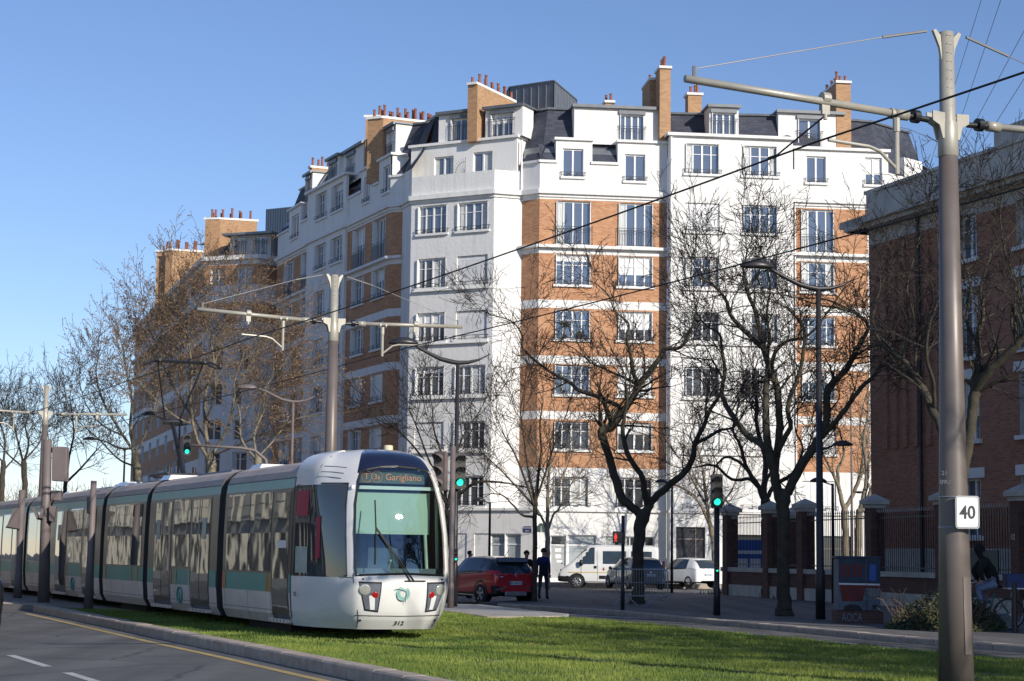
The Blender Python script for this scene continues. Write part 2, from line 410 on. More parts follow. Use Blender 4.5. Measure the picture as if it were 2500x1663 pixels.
# left kerb line of the tramway strip (outer face at road level), from near to far
KL = [(1.30, 16.5), (-.85, 21.6), (-2.55, 25.6), (-4.14, 29.4), (-6.1, 33.9), (-8.2, 38.9), (-10.3, 43.9), (-11.9, 47.6), (-12.5, 49.0)]
def kerb(name, pts, z0, z1, wdt, side, mat='granite', stone=1.0, gap=.022):
    """row of kerb stones along a line; side=+1 puts the stone to the right of the travel direction"""
    mb = MB(); rng = random.Random(5)
    for i in range(len(pts) - 1):
        a = Vector(pts[i]).to_2d() if len(pts[i]) > 2 else Vector(pts[i]); b = Vector(pts[i + 1]).to_2d() if len(pts[i + 1]) > 2 else Vector(pts[i + 1])
        L = (b - a).length; n = max(1, round(L / stone)); d = (b - a) / L; q = Vector((d.y, -d.x)) * side
        for k in range(n):
            s0 = a + d * (L * k / n + gap / 2); s1 = a + d * (L * (k + 1) / n - gap / 2)
            j = rng.uniform(-.004, .004); c = .025
            o0, o1 = s0, s1; i0, i1 = s0 + q * wdt, s1 + q * wdt
            zt = z1 + j
            v = [(o0.x, o0.y, z0), (o1.x, o1.y, z0), (i1.x, i1.y, z0), (i0.x, i0.y, z0),
                 (o0.x, o0.y, zt - c), (o1.x, o1.y, zt - c), (i1.x, i1.y, zt), (i0.x, i0.y, zt),
                 ((o0 + q * c).x, (o0 + q * c).y, zt), ((o1 + q * c).x, (o1 + q * c).y, zt)]
            f = [(0, 1, 5, 4), (4, 5, 9, 8), (8, 9, 6, 7), (2, 3, 7, 6), (3, 0, 4, 8, 7), (1, 2, 6, 9, 5)]
            if side < 0: f = [tuple(reversed(x)) for x in f]
            mb.add(v, f)
    return struct(mb.build(name, mat))
kerb('kerb', KL, -.05, .18, .32, 1)
# rounded end of the strip
EN = [(-12.5, 49.0), (-12.75, 49.9), (-13.2, 50.4), (-14.0, 50.7)]
kerb('kerb', EN, -.05, .18, .32, 1)
def inset(line, d):
    out = []
    for i, p in enumerate(line):
        a = Vector(line[max(i - 1, 0)]); b = Vector(line[min(i + 1, len(line) - 1)]); t = (b - a).normalized()
        q = Vector((t.y, -t.x)); out.append((p[0] + q.x * d, p[1] + q.y * d))
    return out
KI = inset(KL, .31)
GR = [atz(x, y, .1) for x, y in [(2500, 1619), (2293, 1599.5), (1900, 1560), (1650, 1534.6), (1370, 1511), (1190, 1513), (1084, 1497)]]
lawn_poly = [(p[0], p[1]) for p in KI[:-1]] + [(-9.6, 46.5), (-8.4, 45.2), (-6.6, 46.9), (-5.2, 50.5)] + [(p.x, p.y) for p in reversed(GR)] + [(9.4, 20), (10.5, 16.5)]
sheet('lawn_soil', lawn_poly, .135, 'grass_ground', .25)
sheet('paving_island', [(-11.9, 48.3), (-9.6, 46.6), (-8.4, 45.3), (-6.7, 47.0), (-8.3, 52.0), (-17.5, 71.5), (-22.5, 70.0), (-13.9, 50.5), (-12.7, 49.7)], .155, 'paving', .25)
# tram stop slab line behind, carriageway far side of tramway
kr = [(p.x, p.y) for p in GR]
kerb('kerb', [kr[0], kr[1], kr[2], kr[3], kr[4]], -.05, .14, .12, 1, 'concrete')
kerb('kerb', [kr[4], kr[5], kr[6]], -.05, .17, .3, 1, 'granite')
mb = MB(); mb.poly([(kr[4][0], kr[4][1] + .1, .172), (kr[4][0] + 1.6, kr[4][1] + 6.2, .172), (-3.6, 55.5, .172), (kr[6][0], kr[6][1] + .1, .172), (kr[5][0], kr[5][1] + .1, .172)])
mb.v[0] and None
sheet('traffic_island', [(kr[4][0], kr[4][1] + .1), (kr[4][0] + .25, kr[4][1] + 2.0), (-.8, 55.4), (-2.9, 56.2), (kr[6][0] - .6, kr[6][1] + 1.1), (kr[6][0], kr[6][1] + .25), (kr[5][0], kr[5][1] + .25)], .16, 'concrete', .2)
# right-hand pavement
PK = [atz(x, y, 0) for x, y in [(2500, 1594), (2147.7, 1565), (1900, 1540), (1650, 1517), (1560, 1508), (1464, 1499), (1273, 1488), (1213, 1484)]]
PK = [(p.x, p.y) for p in PK]; PK[0] = (9.32, 33.7)
PN = [(14.2, 22.0)] + PK
kerb('kerb', PN, -.05, .13, .28, 1)
pv = inset(PN, .27)
pave_poly = pv + [(-1.0, 59.6), (.2, 62.6), (1.4, 65.2), (8.2, 73), (8.9, 77), (12.5, 62.8), (16.2, 48), (20, 32), (22, 22)]
sheet('pavement', pave_poly, .12, 'asphalt', .2)
cob = inset(PN, .28)
c2 = inset(PN, 1.9)
mb = MB()
for i in range(len(cob) - 1):
    mb.quad((*cob[i], .126), (*cob[i + 1], .126), (*c2[i + 1], .126), (*c2[i], .126))
for k in range(len(mb.f)): mb.f[k] = tuple(reversed(mb.f[k]))
struct(mb.build('cobbled_edge', 'cobbles'))
# forecourt in front of the white building
sheet('forecourt', [(-26, 140), (-7.9, 103.2), (-6.0, 98.2), (-1.5, 96.6), (11.5, 97.2), (26, 99.5), (30, 99.6), (30, 140)], .22, 'paving', .3)
kerb('kerb', [(30, 99.4), (11.5, 97.0), (-1.5, 96.4), (-6.2, 98.0), (-8.1, 103.2), (-26.2, 140)], -.05, .24, .2, -1)

# road markings
def stripe(mb, a, b, wd, z=.005, mi=0):
    a = Vector((a[0], a[1])); b = Vector((b[0], b[1])); d = (b - a).normalized(); q = Vector((d.y, -d.x)) * wd / 2
    mb.quad((*(a - q), z), (*(a + q), z), (*(b + q), z), (*(b - q), z), mi)
mb = MB(); yl = inset(KL, -.42)
for i in range(len(yl) - 2): stripe(mb, yl[i], yl[i + 1], .15)
struct(mb.build('road_marking', 'paint_yellow'))
mb = MB()
lane = inset(KL, -3.15)
for k in range(-1, 9):
    p0 = atz(25, 1600); d = Vector((-.42, .907))
    a = Vector((p0.x, p0.y)) + d * (k * 4.33 - 3.0); stripe(mb, a, a + d * 3.0, .14)
struct(mb.build('road_marking', 'paint_white'))
mb = MB()
rl = inset([kr[0], kr[1], kr[2], kr[3], kr[4]], .35)
for i in range(4): stripe(mb, rl[i], rl[i + 1], .1, .006)
for (x0, y0, x1, y1, wd) in [(1330, 1497.5, 1590, 1511, .32), (1400, 1497, 1600, 1506, .25)]:
    a = atz(x0, y0); b = atz(x1, y1); stripe(mb, a, b, wd)
struct(mb.build('road_marking', 'paint_white'))

# tram rails let into the lawn
TB = Vector((-.4105, .9119, 0)); TN = Vector((-.9119, -.4105, 0)); TO = Vector((-1.80, 32.2, 0))
mb = MB()
for off in (0, -3.86):
    for r in (-.72, .72):
        for s in (-.03, .035):
            a = TO + TN * (off + r + s) - TB * 17; b = TO + TN * (off + r + s) + TB * 60
            q = TN * .02
            mb.extr([a + q, a - q, a - q + Vector((0, 0, .138)), a + q + Vector((0, 0, .138))], b - a)
struct(mb.build('tram_rails', 'zinc_dark'))

# ---------------------------------------------------------------- grass blades (uncountable)
def in_poly(x, y, P):
    c = np.zeros(x.shape, bool); n = len(P)
    for i in range(n):
        x1, y1 = P[i]; x2, y2 = P[(i + 1) % n]
        m = ((y1 > y) != (y2 > y)) & (x < (x2 - x1) * (y - y1) / ((y2 - y1) or 1e-9) + x1); c ^= m
    return c
def blades(name, poly, seed, dens, hmin, hmax, wdt, z, mat, yr):
    rg = np.random.default_rng(seed)
    xs = [p[0] for p in poly]; x0, x1 = min(xs), max(xs); y0, y1 = yr
    n = int((x1 - x0) * (y1 - y0) * dens)
    x = rg.uniform(x0, x1, n); y = rg.uniform(y0, y1, n)
    # clumps
    cl = np.sin(x * 2.1 + 1.3 * np.sin(y * 1.1)) * np.cos(y * 1.7 + 1.1 * np.sin(x * 1.6)) + .5 * np.sin(x * 6.3 + y * 2.2) * np.sin(y * 5.1 - x * 1.7)
    keep = in_poly(x, y, poly) & (rg.uniform(-1.6, 1.2, n) < cl + .55)
    # keep off the rail grooves
    vx, vy = x - TO.x, y - TO.y; lat = vx * TN.x + vy * TN.y
    for off in (0, -3.86):
        for r in (-.72, .72): keep &= np.abs(lat - off - r) > .045
    # keep inside the visible wedge with a margin
    keep &= np.abs(x) < y * .31 + 1.0
    x, y, cl = x[keep], y[keep], cl[keep]; n = len(x)
    h = rg.uniform(hmin, hmax, n) * (1 + .35 * np.clip(cl, -1, 1.5)); a = rg.uniform(0, 2 * pi, n); ln = rg.uniform(.1, .7, n) * h; la = rg.uniform(0, 2 * pi, n)
    wd = wdt * rg.uniform(.7, 1.3, n)
    V = np.zeros((n, 3, 3), np.float32)
    V[:, 0] = np.stack([x - np.cos(a) * wd, y - np.sin(a) * wd, np.full(n, z - .01)], 1)
    V[:, 1] = np.stack([x + np.cos(a) * wd, y + np.sin(a) * wd, np.full(n, z - .01)], 1)
    V[:, 2] = np.stack([x + np.cos(la) * ln, y + np.sin(la) * ln, z + h], 1)
    me = bpy.data.meshes.new(name); me.vertices.add(n * 3); me.vertices.foreach_set('co', V.ravel())
    me.loops.add(n * 3); me.loops.foreach_set('vertex_index', np.arange(n * 3, dtype=np.int32))
    me.polygons.add(n); me.polygons.foreach_set('loop_start', np.arange(0, n * 3, 3, dtype=np.int32))
    try: me.polygons.foreach_set('loop_total', np.full(n, 3, np.int32))
    except Exception: pass
    me.materials.append(MATS[mat]); me.update(calc_edges=True)
    return me
mA = blades('grass', lawn_poly, 3, 1900, .022, .06, .006, .135, 'grass_blade', (19, 31))
mB_ = blades('grass', lawn_poly, 4, 950, .022, .06, .0085, .135, 'grass_blade', (31, 52))
bmj = bpy.data.objects.new('grass', mA); COL.objects.link(bmj)
import bmesh
bmm = bmesh.new(); bmm.from_mesh(mA); bmm.from_mesh(mB_); bmm.to_mesh(mA); bmm.free()
bmj['kind'] = 'stuff'; tag(bmj, 'short bright green grass covering the tramway between the two roads', 'grass')
# fallen leaves
rg = random.Random(8); mb = MB()
for k in range(260):
    x = rg.uniform(-9, 9); y = rg.uniform(21, 48)
    if not in_poly(np.array([x]), np.array([y]), lawn_poly)[0]: continue
    a = rg.uniform(0, pi); s = rg.uniform(.02, .05); z = .19 + rg.uniform(0, .02)
    c = Vector((x, y, z)); u = Vector((cos(a), sin(a), rg.uniform(-.4, .4))) * s; v = Vector((-sin(a), cos(a), rg.uniform(-.4, .4))) * s * .7
    mb.add([c - u, c - v * .8, c + u * .9, c + v], [(0, 1, 2, 3)])
o = mb.build('fallen_leaves', 'dead_leaf'); o['kind'] = 'stuff'; tag(o, 'scattered small brown fallen leaves lying on the grass', 'leaves')
# ---------------------------------------------------------------- tram
tram = thing('tram', 'long white and grey articulated tram with teal stripes running on the grass track', 'tram', tuple(TO))
def TL(a, l, z):          # a = metres back from the nose, l = metres towards the camera side, z above ground
    p = TO + TB * a + TN * l; return Vector((p.x, p.y, z))
PROF = [(.33, 1.20), (.5, 1.29), (.9, 1.325), (1.3, 1.325), (2.0, 1.32), (2.75, 1.295), (3.0, 1.26), (3.14, 1.19), (3.26, 1.05), (3.33, .85)]
def pw(z):
    for i in range(len(PROF) - 1):
        if PROF[i][0] <= z <= PROF[i + 1][0]:
            f = (z - PROF[i][0]) / (PROF[i + 1][0] - PROF[i][0]); return PROF[i][1] * (1 - f) + PROF[i + 1][1] * f
    return PROF[0][1] if z < PROF[0][0] else PROF[-1][1]
def side_patch(mb, a0, a1, z0, z1, side=1, off=.004, mi=0, nz=6, slant=0.0):
    zs = sorted(set([z0, z1] + [z for z, _ in PROF if z0 < z < z1]))
    pts = []
    for z in zs:
        f = (z - z0) / (z1 - z0) if z1 > z0 else 0
        pts.append((TL(a0 + slant * f, side * (pw(z) + off), z), TL(a1 + slant * f, side * (pw(z) + off), z)))
    for i in range(len(pts) - 1):
        q = (pts[i][0], pts[i][1], pts[i + 1][1], pts[i + 1][0])
        if side > 0: q = (q[1], q[0], q[3], q[2])
        mb.quad(*q, mi)
def module(a0, a1):
    """car body shell: 0 white 1 teal 2 dark window band 3 mint 4 roof"""
    mb = MB()
    lv = [(.33, .9, 0), (.9, 1.24, 1), (1.24, 2.82, 2), (2.82, 3.0, 3), (3.0, 3.33, 4)]
    for s in (1, -1):
        for z0, z1, mi in lv: side_patch(mb, a0, a1, z0, z1, s, 0, mi)
        mb.quad(*([TL(a0, s * pw(.33), .33), TL(a1, s * pw(.33), .33), TL(a1, s * .9, .28), TL(a0, s * .9, .28)][::(1 if s > 0 else -1)]), 2)
    mb.quad(TL(a0, .85, 3.33), TL(a0, -.85, 3.33), TL(a1, -.85, 3.33), TL(a1, .85, 3.33), 4)
    for a in (a0, a1):
        ring = [TL(a, pw(z), z) for z, _ in PROF] + [TL(a, -pw(z), z) for z, _ in reversed(PROF)]
        mb.poly(ring if a == a1 else ring[::-1], 2)
    return mb.build('car_body', mt('tram_dirt', 'tram_teal', 'tram_frame', 'tram_mint', 'tram_roof'), tram)
def window(a0, a1, z0=1.28, z1=2.78):
    for s in (1, -1): mb = MB(); side_patch(mb, a0, a1, z0, z1, s, .006); mb.build('window', 'tram_glass', tram)
def door(a0, a1, single=False):
    mb = MB(); side_patch(mb, a0, a1, .40, 2.80, 1, .005, 0)
    o = mb.build('door', 'tram_frame', tram); mid = (a0 + a1) / 2
    for x0, x1 in ([(a0 + .06, a1 - .06)] if single else [(a0 + .06, mid - .03), (mid + .03, a1 - .06)]):
        g_ = MB(); side_patch(g_, x0, x1, .62, 2.74, 1, .010); g_.build('pane', 'tram_glass', o)
    st = MB()
    st.add([TL(a0, 1.24, .36), TL(a1, 1.24, .36), TL(a1, 1.36, .36), TL(a0, 1.36, .36), TL(a0, 1.24, .42), TL(a1, 1.24, .42), TL(a1, 1.36, .42), TL(a0, 1.36, .42)],
           [(0, 1, 2, 3), (7, 6, 5, 4), (0, 4, 5, 1), (1, 5, 6, 2), (2, 6, 7, 3), (3, 7, 4, 0)])
    for k in range(5):
        x = a0 + (a1 - a0) * (k + .5) / 5
        st.add([TL(x - .03, 1.363, .375), TL(x + .03, 1.363, .375), TL(x + .03, 1.363, .405), TL(x - .03, 1.363, .405)], [(0, 1, 2, 3)], 1)
    st.build('step', mt('tram_dirt', 'ink'), o)
    return o
def bellows(a0, a1):
    mb = MB(); n = 7
    for i in range(n):
        x = a0 + (a1 - a0) * (i + .5) / n; k = .0 if i % 2 else -.07
        ring = [(z, max(.3, w_ - .03 + k)) for z, w_ in PROF]
        pts = [TL(x, w_, z) for z, w_ in ring] + [TL(x, -w_, z) for z, w_ in reversed(ring)]
        mb.v.extend([tuple(p) for p in pts])
    m = len(PROF) * 2
    for i in range(n - 1):
        for k in range(m):
            k2 = (k + 1) % m; mb.f.append((i * m + k, i * m + k2, (i + 1) * m + k2, (i + 1) * m + k)); mb.m.append(0)
    return mb.build('bellows', 'rubber', tram)
def panel(a0, a1, z0, z1, mat, off=.008, name='colour_panel', s=1):
    mb = MB(); side_patch(mb, a0, a1, z0, z1, s, off); return mb.build(name, mat, tram)
def seam(mb, a, z0, z1): side_patch(mb, a - .006, a + .006, z0, z1, 1, .006)

CAB = 2.35
M1 = (CAB, 6.95); M2 = (7.42, 13.55); M3 = (14.0, 18.55); M4 = (19.0, 26.35); M5 = (26.8, 30.25); M6 = (30.7, 37.5); M7 = (37.95, 43.0)
MODS = [M1, M2, M3, M4, M5, M6, M7]
for m_ in MODS: module(*m_)
for i in range(6): bellows(MODS[i][1] - .02, MODS[i + 1][0] + .02)
sm = MB()
# module 1 : door next to cab, two windows
door(2.47, 3.52, True); window(3.66, 5.10); window(5.14, 6.72)
panel(2.36, 2.46, .9, 1.24, 'tram_teal'); panel(3.54, 3.66, .9, 1.24, 'tram_amber'); panel(3.70, 3.78, .9, 1.24, 'tram_amber'); panel(3.84, 3.92, .9, 1.24, 'tram_amber')
panel(6.78, 6.93, .9, 1.24, 'tram_orange'); panel(6.70, 6.77, .9, 1.24, 'tram_amber')
for a in (5.12, 6.76, 3.6): seam(sm, a, .36, .9)
# module 2
door(8.0, 9.55); door(11.35, 12.95); window(9.72, 11.2, 1.30)
panel(7.45, 7.92, .9, 1.24, 'tram_teal'); panel(11.2, 11.34, .9, 1.24, 'tram_orange'); panel(10.75, 10.85, .9, 1.24, 'tram_amber'); panel(9.6, 9.7, .9, 1.24, 'tram_mint')
for a in (9.62, 11.28): seam(sm, a, .36, .9)
# module 3
window(14.3, 16.2); window(16.24, 18.1)
panel(14.55, 14.75, .9, 1.24, 'tram_amber'); panel(15.2, 15.3, .9, 1.24, 'tram_amber'); panel(18.2, 18.4, .9, 1.24, 'tram_amber')
for a in (14.5, 16.2, 18.15): seam(sm, a, .36, .9)
# module 4
door(19.7, 21.3); door(23.7, 25.3); window(21.5, 23.5)
panel(23.5, 23.68, .9, 1.24, 'tram_orange'); panel(21.35, 21.5, .9, 1.24, 'tram_amber')
for a in (21.4, 23.6): seam(sm, a, .36, .9)
window(27.1, 28.5); window(28.54, 30.0); panel(29.95, 30.15, .9, 1.24, 'tram_amber')
door(31.4, 33.0); window(33.2, 35.0); door(35.2, 36.8); window(38.3, 40.0); window(40.05, 41.8)
# roof seams and the gutter line, closed lower skirt line
for a in (3.6, 5.2, 8.9, 10.6, 11.9, 15.7, 17.2, 21.0, 23.2, 25.1, 28.4, 32.5, 35.0): seam(sm, a, 3.02, 3.3)
for m_ in MODS: side_patch(sm, m_[0], m_[1], 2.995, 3.012, 1, .006); side_patch(sm, m_[0] + .05, m_[1] - .05, .565, .573, 1, .005)
sm.build('panel_seams', 'ink', tram)
# pale fairings and equipment on the roof
mb = MB()
def rbox(a0, a1, l0, l1, z0, z1, mi=0, tp=.08):
    lo = [TL(a0, l0, z0), TL(a1, l0, z0), TL(a1, l1, z0), TL(a0, l1, z0)]
    hi = [TL(a0 + tp, l0 - tp if l0 > l1 else l0 + tp, z1), TL(a1 - tp, l0 - tp if l0 > l1 else l0 + tp, z1), TL(a1 - tp, l1 + tp if l0 > l1 else l1 - tp, z1), TL(a0 + tp, l1 + tp if l0 > l1 else l1 - tp, z1)]
    mb.add(lo + hi, [(0, 3, 2, 1), (4, 5, 6, 7), (0, 1, 5, 4), (1, 2, 6, 5), (2, 3, 7, 6), (3, 0, 4, 7)], mi)
for a0, a1, l0, l1, z in [(3.9, 4.8, .2, -.7, 3.62), (5.0, 5.9, .1, -.7, 3.60), (6.3, 7.1, .8, -.6, 3.5), (13.3, 14.2, .95, -.7, 3.52), (18.2, 19.3, .9, -.8, 3.5), (19.8, 21.2, .6, -.6, 3.53), (26.2, 26.9, .85, -.6, 3.43), (28, 29, .3, -.6, 3.44), (30.1, 30.8, .85, -.6, 3.43), (8.6, 9.2, .2, -.7, 3.42), (32, 34, .3, -.6, 3.43)]:
    mb = MB(); rbox(a0, a1, l0, l1, 3.32, 3.32 + (z - 3.32) * .6); mb.build('roof_fairing', 'tram_white', tram)
for a0, a1, l0, l1, z in [(9.6, 12.6, .5, -.7, 3.44), (16.8, 17.9, .6, -.6, 3.42), (22, 25.5, .5, -.6, 3.42)]: mb = MB(); rbox(a0, a1, l0, l1, 3.32, z); mb.build('roof_equipment', 'zinc_dark', tram)
# under-floor bogies
mb = MB()
for m_ in (M1, M3, M5, M7):
    c = (m_[0] + m_[1]) / 2
    for l0 in (1.0, -1.0):
        p = [TL(c - 1.4, l0, .15), TL(c + 1.4, l0, .15), TL(c + 1.4, l0 * .6, .15), TL(c - 1.4, l0 * .6, .15)]
        mb.extr(p if l0 < 0 else p[::-1], (0, 0, .3))
    for da in (-.9, .9):
        for l0 in (.72, -.72): mb.cyl(TL(c + da, l0 - .06, .44), TL(c + da, l0 + .06, .44), .3, n=16)
mb.add([TL(1.0, .7, .3), TL(43, .7, .3), TL(43, -.7, .3), TL(1.0, -.7, .3)], [(0, 1, 2, 3)])
mb.build('bogie', 'rubber', tram)

# ---- cab, one curved surface split into its parts
RZ = [(.33, .34, .78, 1.24), (.6, .12, .86, 1.30), (1.0, 0.0, .91, 1.325), (1.28, 0.0, .925, 1.325), (1.8, .06, .925, 1.322), (2.4, .18, .90, 1.31), (2.85, .30, .82, 1.285), (3.2, .46, .70, 1.20), (3.40, .72, .56, 1.0), (3.5, 1.15, .35, .62)]
def cabpt(i, c):
    z, a0, wc, wf = RZ[i]
    bend = .30
    pts = [(a0, 0.0), (a0 + .035, .45 * wc), (a0 + .13, .82 * wc), (a0 + bend, wc), (a0 + bend + .42, wc + (wf - wc) * .42), (1.45 + a0 * .3, wc + (wf - wc) * .82), (CAB + .02, wf)]
    a, l = pts[c]; return a, l, z
nz_, nc_ = 54, 48
grid = {}
for s in (1, -1):
    G = [[Vector(cabpt(i, c)) for c in range(7)] for i in range(len(RZ))]
    grid[s] = surf(G, nz_, nc_)
zc_ = lambda a: a * (len(RZ) - 1) / nz_
def cellclass(iz, ic, s):
    p = grid[s][iz][ic]; q = grid[s][iz + 1][ic + 1]; z = (p.z + q.z) / 2; c = (ic + .5) * 6 / nc_; a = (p.x + q.x) / 2
    wl = 1.30 - .02 * c
    top = 3.16 - .02 * c * c
    lim = (2.46 if s > 0 else 2.1) - .08 * max(0, z - 2.0)
    if c < lim and wl < z < top: return 'windscreen'
    if z >= top and c < (2.6 if s > 0 else 2.25) - .15 * max(0, z - 3.3): return 'front_cap'
    if 3.14 < c < 5.05 and 1.24 < z < 2.86: return 'side_window'
    if 5.05 <= c < 5.75 and 1.24 < z < 2.86: return 'cab_door_window'
    if c >= 5.75 and 1.24 < z < 2.86: return 'cab_frame'
    if z < .5: return 'bumper'
    return 'cab_shell'
groups = {}
for s in (1, -1):
    for iz in range(nz_):
        for ic in range(nc_): groups.setdefault(cellclass(iz, ic, s), []).append((s, iz, ic))
PMAT = dict(windscreen='tram_windscreen', front_cap='tram_navy', side_window='cab_glass', cab_door_window='cab_glass', cab_frame='tram_frame', bumper='tram_white', cab_shell='tram_white')
cabparts = {}
for nm, cells in sorted(groups.items()):
  for half in ((1, -1) if nm in ('side_window', 'cab_door_window', 'cab_frame') else (0,)):
    mb = MB(); idx = {}
    for s, iz, ic in cells:
        if half and s != half: continue
        f = []
        for (i, j) in ((iz, ic), (iz, ic + 1), (iz + 1, ic + 1), (iz + 1, ic)):
            k = (s if j else 0, i, j)
            if k not in idx:
                p = grid[s][i][j]; idx[k] = len(mb.v); mb.v.append(tuple(TL(p.x, s * p.y, p.z)))
            f.append(idx[k])
        if s > 0: f.reverse()
        mb.f.append(tuple(f)); mb.m.append(0)
    o = mb.build(nm, PMAT[nm], tram, smooth=True); cabparts[nm] = o
def conform(nm, cells_fn, mat, off, parent, name):
    pass
def cab_at(c, z, s=1, off=0.0):
    """point on the cab surface at column c (0 centre .. 6 side) and height z, pushed out by off"""
    ic = c * nc_ / 6; j = int(min(ic, nc_ - 1)); f = ic - j
    col = [grid[s][i][j] * (1 - f) + grid[s][i][min(j + 1, nc_)] * f for i in range(nz_ + 1)]
    for i in range(nz_):
        if col[i].z <= z <= col[i + 1].z:
            g_ = (z - col[i].z) / (col[i + 1].z - col[i].z); p = col[i] * (1 - g_) + col[i + 1] * g_
            j2 = min(j + 1, nc_); j0 = max(j - 1, 0)
            t1 = grid[s][i][j2] - grid[s][i][j0]; t2 = col[i + 1] - col[i]
            n = t1.cross(t2); n.normalize()
            if n.x > 0 and c < 3: n = -n
            if n.y < 0 and c >= 3: n = -n
            p = p + n * off
            return TL(p.x, s * p.y, p.z)
    return TL(col[-1].x, s * col[-1].y, z)
def cab_quad(mb, pts, s, off, mi=0, n=5):
    """bilinear patch between four (c, z) corners laid on the cab surface"""
    A, B, C_, D = pts; V = []
    for i in range(n + 1):
        for j in range(n + 1):
            u, v = i / n, j / n
            c = (A[0] * (1 - u) + B[0] * u) * (1 - v) + (D[0] * (1 - u) + C_[0] * u) * v
            z = (A[1] * (1 - u) + B[1] * u) * (1 - v) + (D[1] * (1 - u) + C_[1] * u) * v
            V.append(cab_at(c, z, s, off))
    F = []
    for i in range(n):
        for j in range(n):
            f = (i * (n + 1) + j, (i + 1) * (n + 1) + j, (i + 1) * (n + 1) + j + 1, i * (n + 1) + j + 1)
            F.append(f if s < 0 else f[::-1])
    mb.add(V, F, mi)
# headlight clusters
for s in (1, -1):
    mb = MB(); cab_quad(mb, [(1.12, .63), (1.82, .66), (2.20, 1.16), (1.0, 1.15)], s, .006)
    hl = mb.build('headlight', 'ink', tram)
    mb = MB(); cab_quad(mb, [(1.17, .66), (1.76, .69), (2.12, 1.13), (1.06, 1.12)], s, .012)
    mb.build('housing', 'cab_grey', hl)
    mb = MB(); cab_quad(mb, [(1.30, .68), (1.52, .68), (1.60, .92), (1.32, .92)], s, .018); mb.build('reflector', 'shutter_white', hl)
    for (c, z, r, m_) in ((1.82, 1.02, .10, 'head_glass'), (1.32, .93, .06, 'tail_red')):
        p = cab_at(c, z, s, .008); q = cab_at(c, z, s, .018); mb = MB(); mb.tube([p, (p + q) / 2, q], [r, r * .97, r * .8], 20)
        mb.build('lamp', m_, hl, smooth=True)
# panel joints of the nose
def cab_line(mb, pts, s, wd=.008, off=.003):
    P = [cab_at(c, z, s, off) for c, z in pts]
    mb.tube(P, wd, 4, 0, True)
mb = MB()
for s in (1, -1):
    cab_line(mb, [(x * .5, .565 + .0025 * x) for x in range(0, 6)], s)
    cab_line(mb, [(2.3, .36), (2.2, .5), (2.25, .63), (2.62, 1.16), (2.66, 1.22), (2.6, 1.30)], s)
    cab_line(mb, [(2.66, 1.22), (3.4, 1.225), (4.4, 1.235), (5.2, 1.24), (5.95, 1.24)], s)
mb.build('panel_joint', 'ink', tram)
# black gasket round the windscreen
mb = MB()
for s in (1, -1):
    ln = [(.02, 1.295), (1.0, 1.28), (2.0, 1.265), (2.40 - (s < 0) * .36, 1.26), (2.47 - (s < 0) * .36, 1.4), (2.47 - (s < 0) * .36, 2.0), (2.43 - (s < 0) * .36, 2.5), (2.39 - (s < 0) * .36, 2.9), (2.26 - (s < 0) * .3, 3.06), (1.8, 3.1), (1, 3.15), (.02, 3.17)]
    mb.tube([cab_at(c, z, s, .0) for c, z in ln], .022, 6)
mb.build('gasket', 'black_plastic', cabparts['windscreen'])
mb = MB()
for s in (1, -1):
    ln = [(3.12, 1.25), (3.12, 1.9), (3.12, 2.5), (3.14, 2.86), (4.5, 2.87), (5.74, 2.86), (5.76, 1.24), (4.5, 1.235), (3.12, 1.25)]
    mb.tube([cab_at(c, z, s, .0) for c, z in ln], .016, 5)
    mb.tube([cab_at(5.04, z, s, .0) for z in (1.25, 1.8, 2.3, 2.85)], .014, 5)
    mb.build('window_trim', 'black_plastic', tram); mb = MB()
# white rib running over the roof behind the windscreen edge, and louvre slits
mb = MB()
for s in (1, -1):
    for k, (c0, c1, z0) in enumerate([(3.4, 4.6, 3.17), (3.5, 4.7, 3.07), (3.6, 4.8, 2.98)]):
        cab_line(mb, [(c0, z0 - .03), ((c0 + c1) / 2, z0), (c1, z0 + .01)], s, .009, .0)
    cab_line(mb, [(4.85, 2.98), (4.75, 3.2), (4.5, 3.36), (4.0, 3.46)], s, .011, .0)
mb.build('roof_groove', 'cab_grey', tram)
# interior : blind, destination display, dash, back wall
def plate(a, l0, l1, z0, z1, th=.02):
    mb = MB(); p = [TL(a, l0, z0), TL(a, l1, z0), TL(a, l1, z1), TL(a, l0, z1)]; mb.extr(p, TB * th); return mb
plate(.62, .80, -.68, 1.98, 2.72).build('sun_blind', 'blind_green', tram)
mb = MB()
for l0, l1, z0, z1 in [(.84, -.80, 2.76, 2.82)]:
    p = [TL(.5, l0, z0), TL(.5, l1, z0), TL(.5, l1, z1), TL(.5, l0, z1)]; mb.extr(p, TB * .05)
mb.build('blind_rail', 'shutter_white', tram)
dsp = plate(.60, .68, -.56, 2.87, 3.11, .08).build('destination_display', 'display_dark', tram)
fw = -TB; rgt = -TN
def disp(s_, l, z, h, bold=0.0): text_obj('lettering', s_, TL(.592, l, z), rgt, (0, 0, 1), h, 'led_amber', dsp, .003, bold=bold)
disp('T', .535, 2.94, .10); disp('3a', .34, 2.94, .09); disp('Garigliano', -.16, 2.93, .115)
mb = MB()
for l in (.535, .34):
    pts = [TL(.592, l + .095 * cos(t * pi / 12), 2.985 + .10 * sin(t * pi / 12)) for t in range(25)]; mb.tube(pts, .0045, 4, 0, False)
mb.build('line_badge', 'led_amber', dsp)
mb = MB(); p = [TL(.35, .82, 1.0), TL(.75, .95, 1.0), TL(1.2, .95, 1.0), TL(1.2, -.95, 1.0), TL(.75, -.95, 1.0), TL(.35, -.82, 1.0)]; mb.extr(p, (0, 0, .38)); mb.build('dashboard', 'cab_grey', tram)
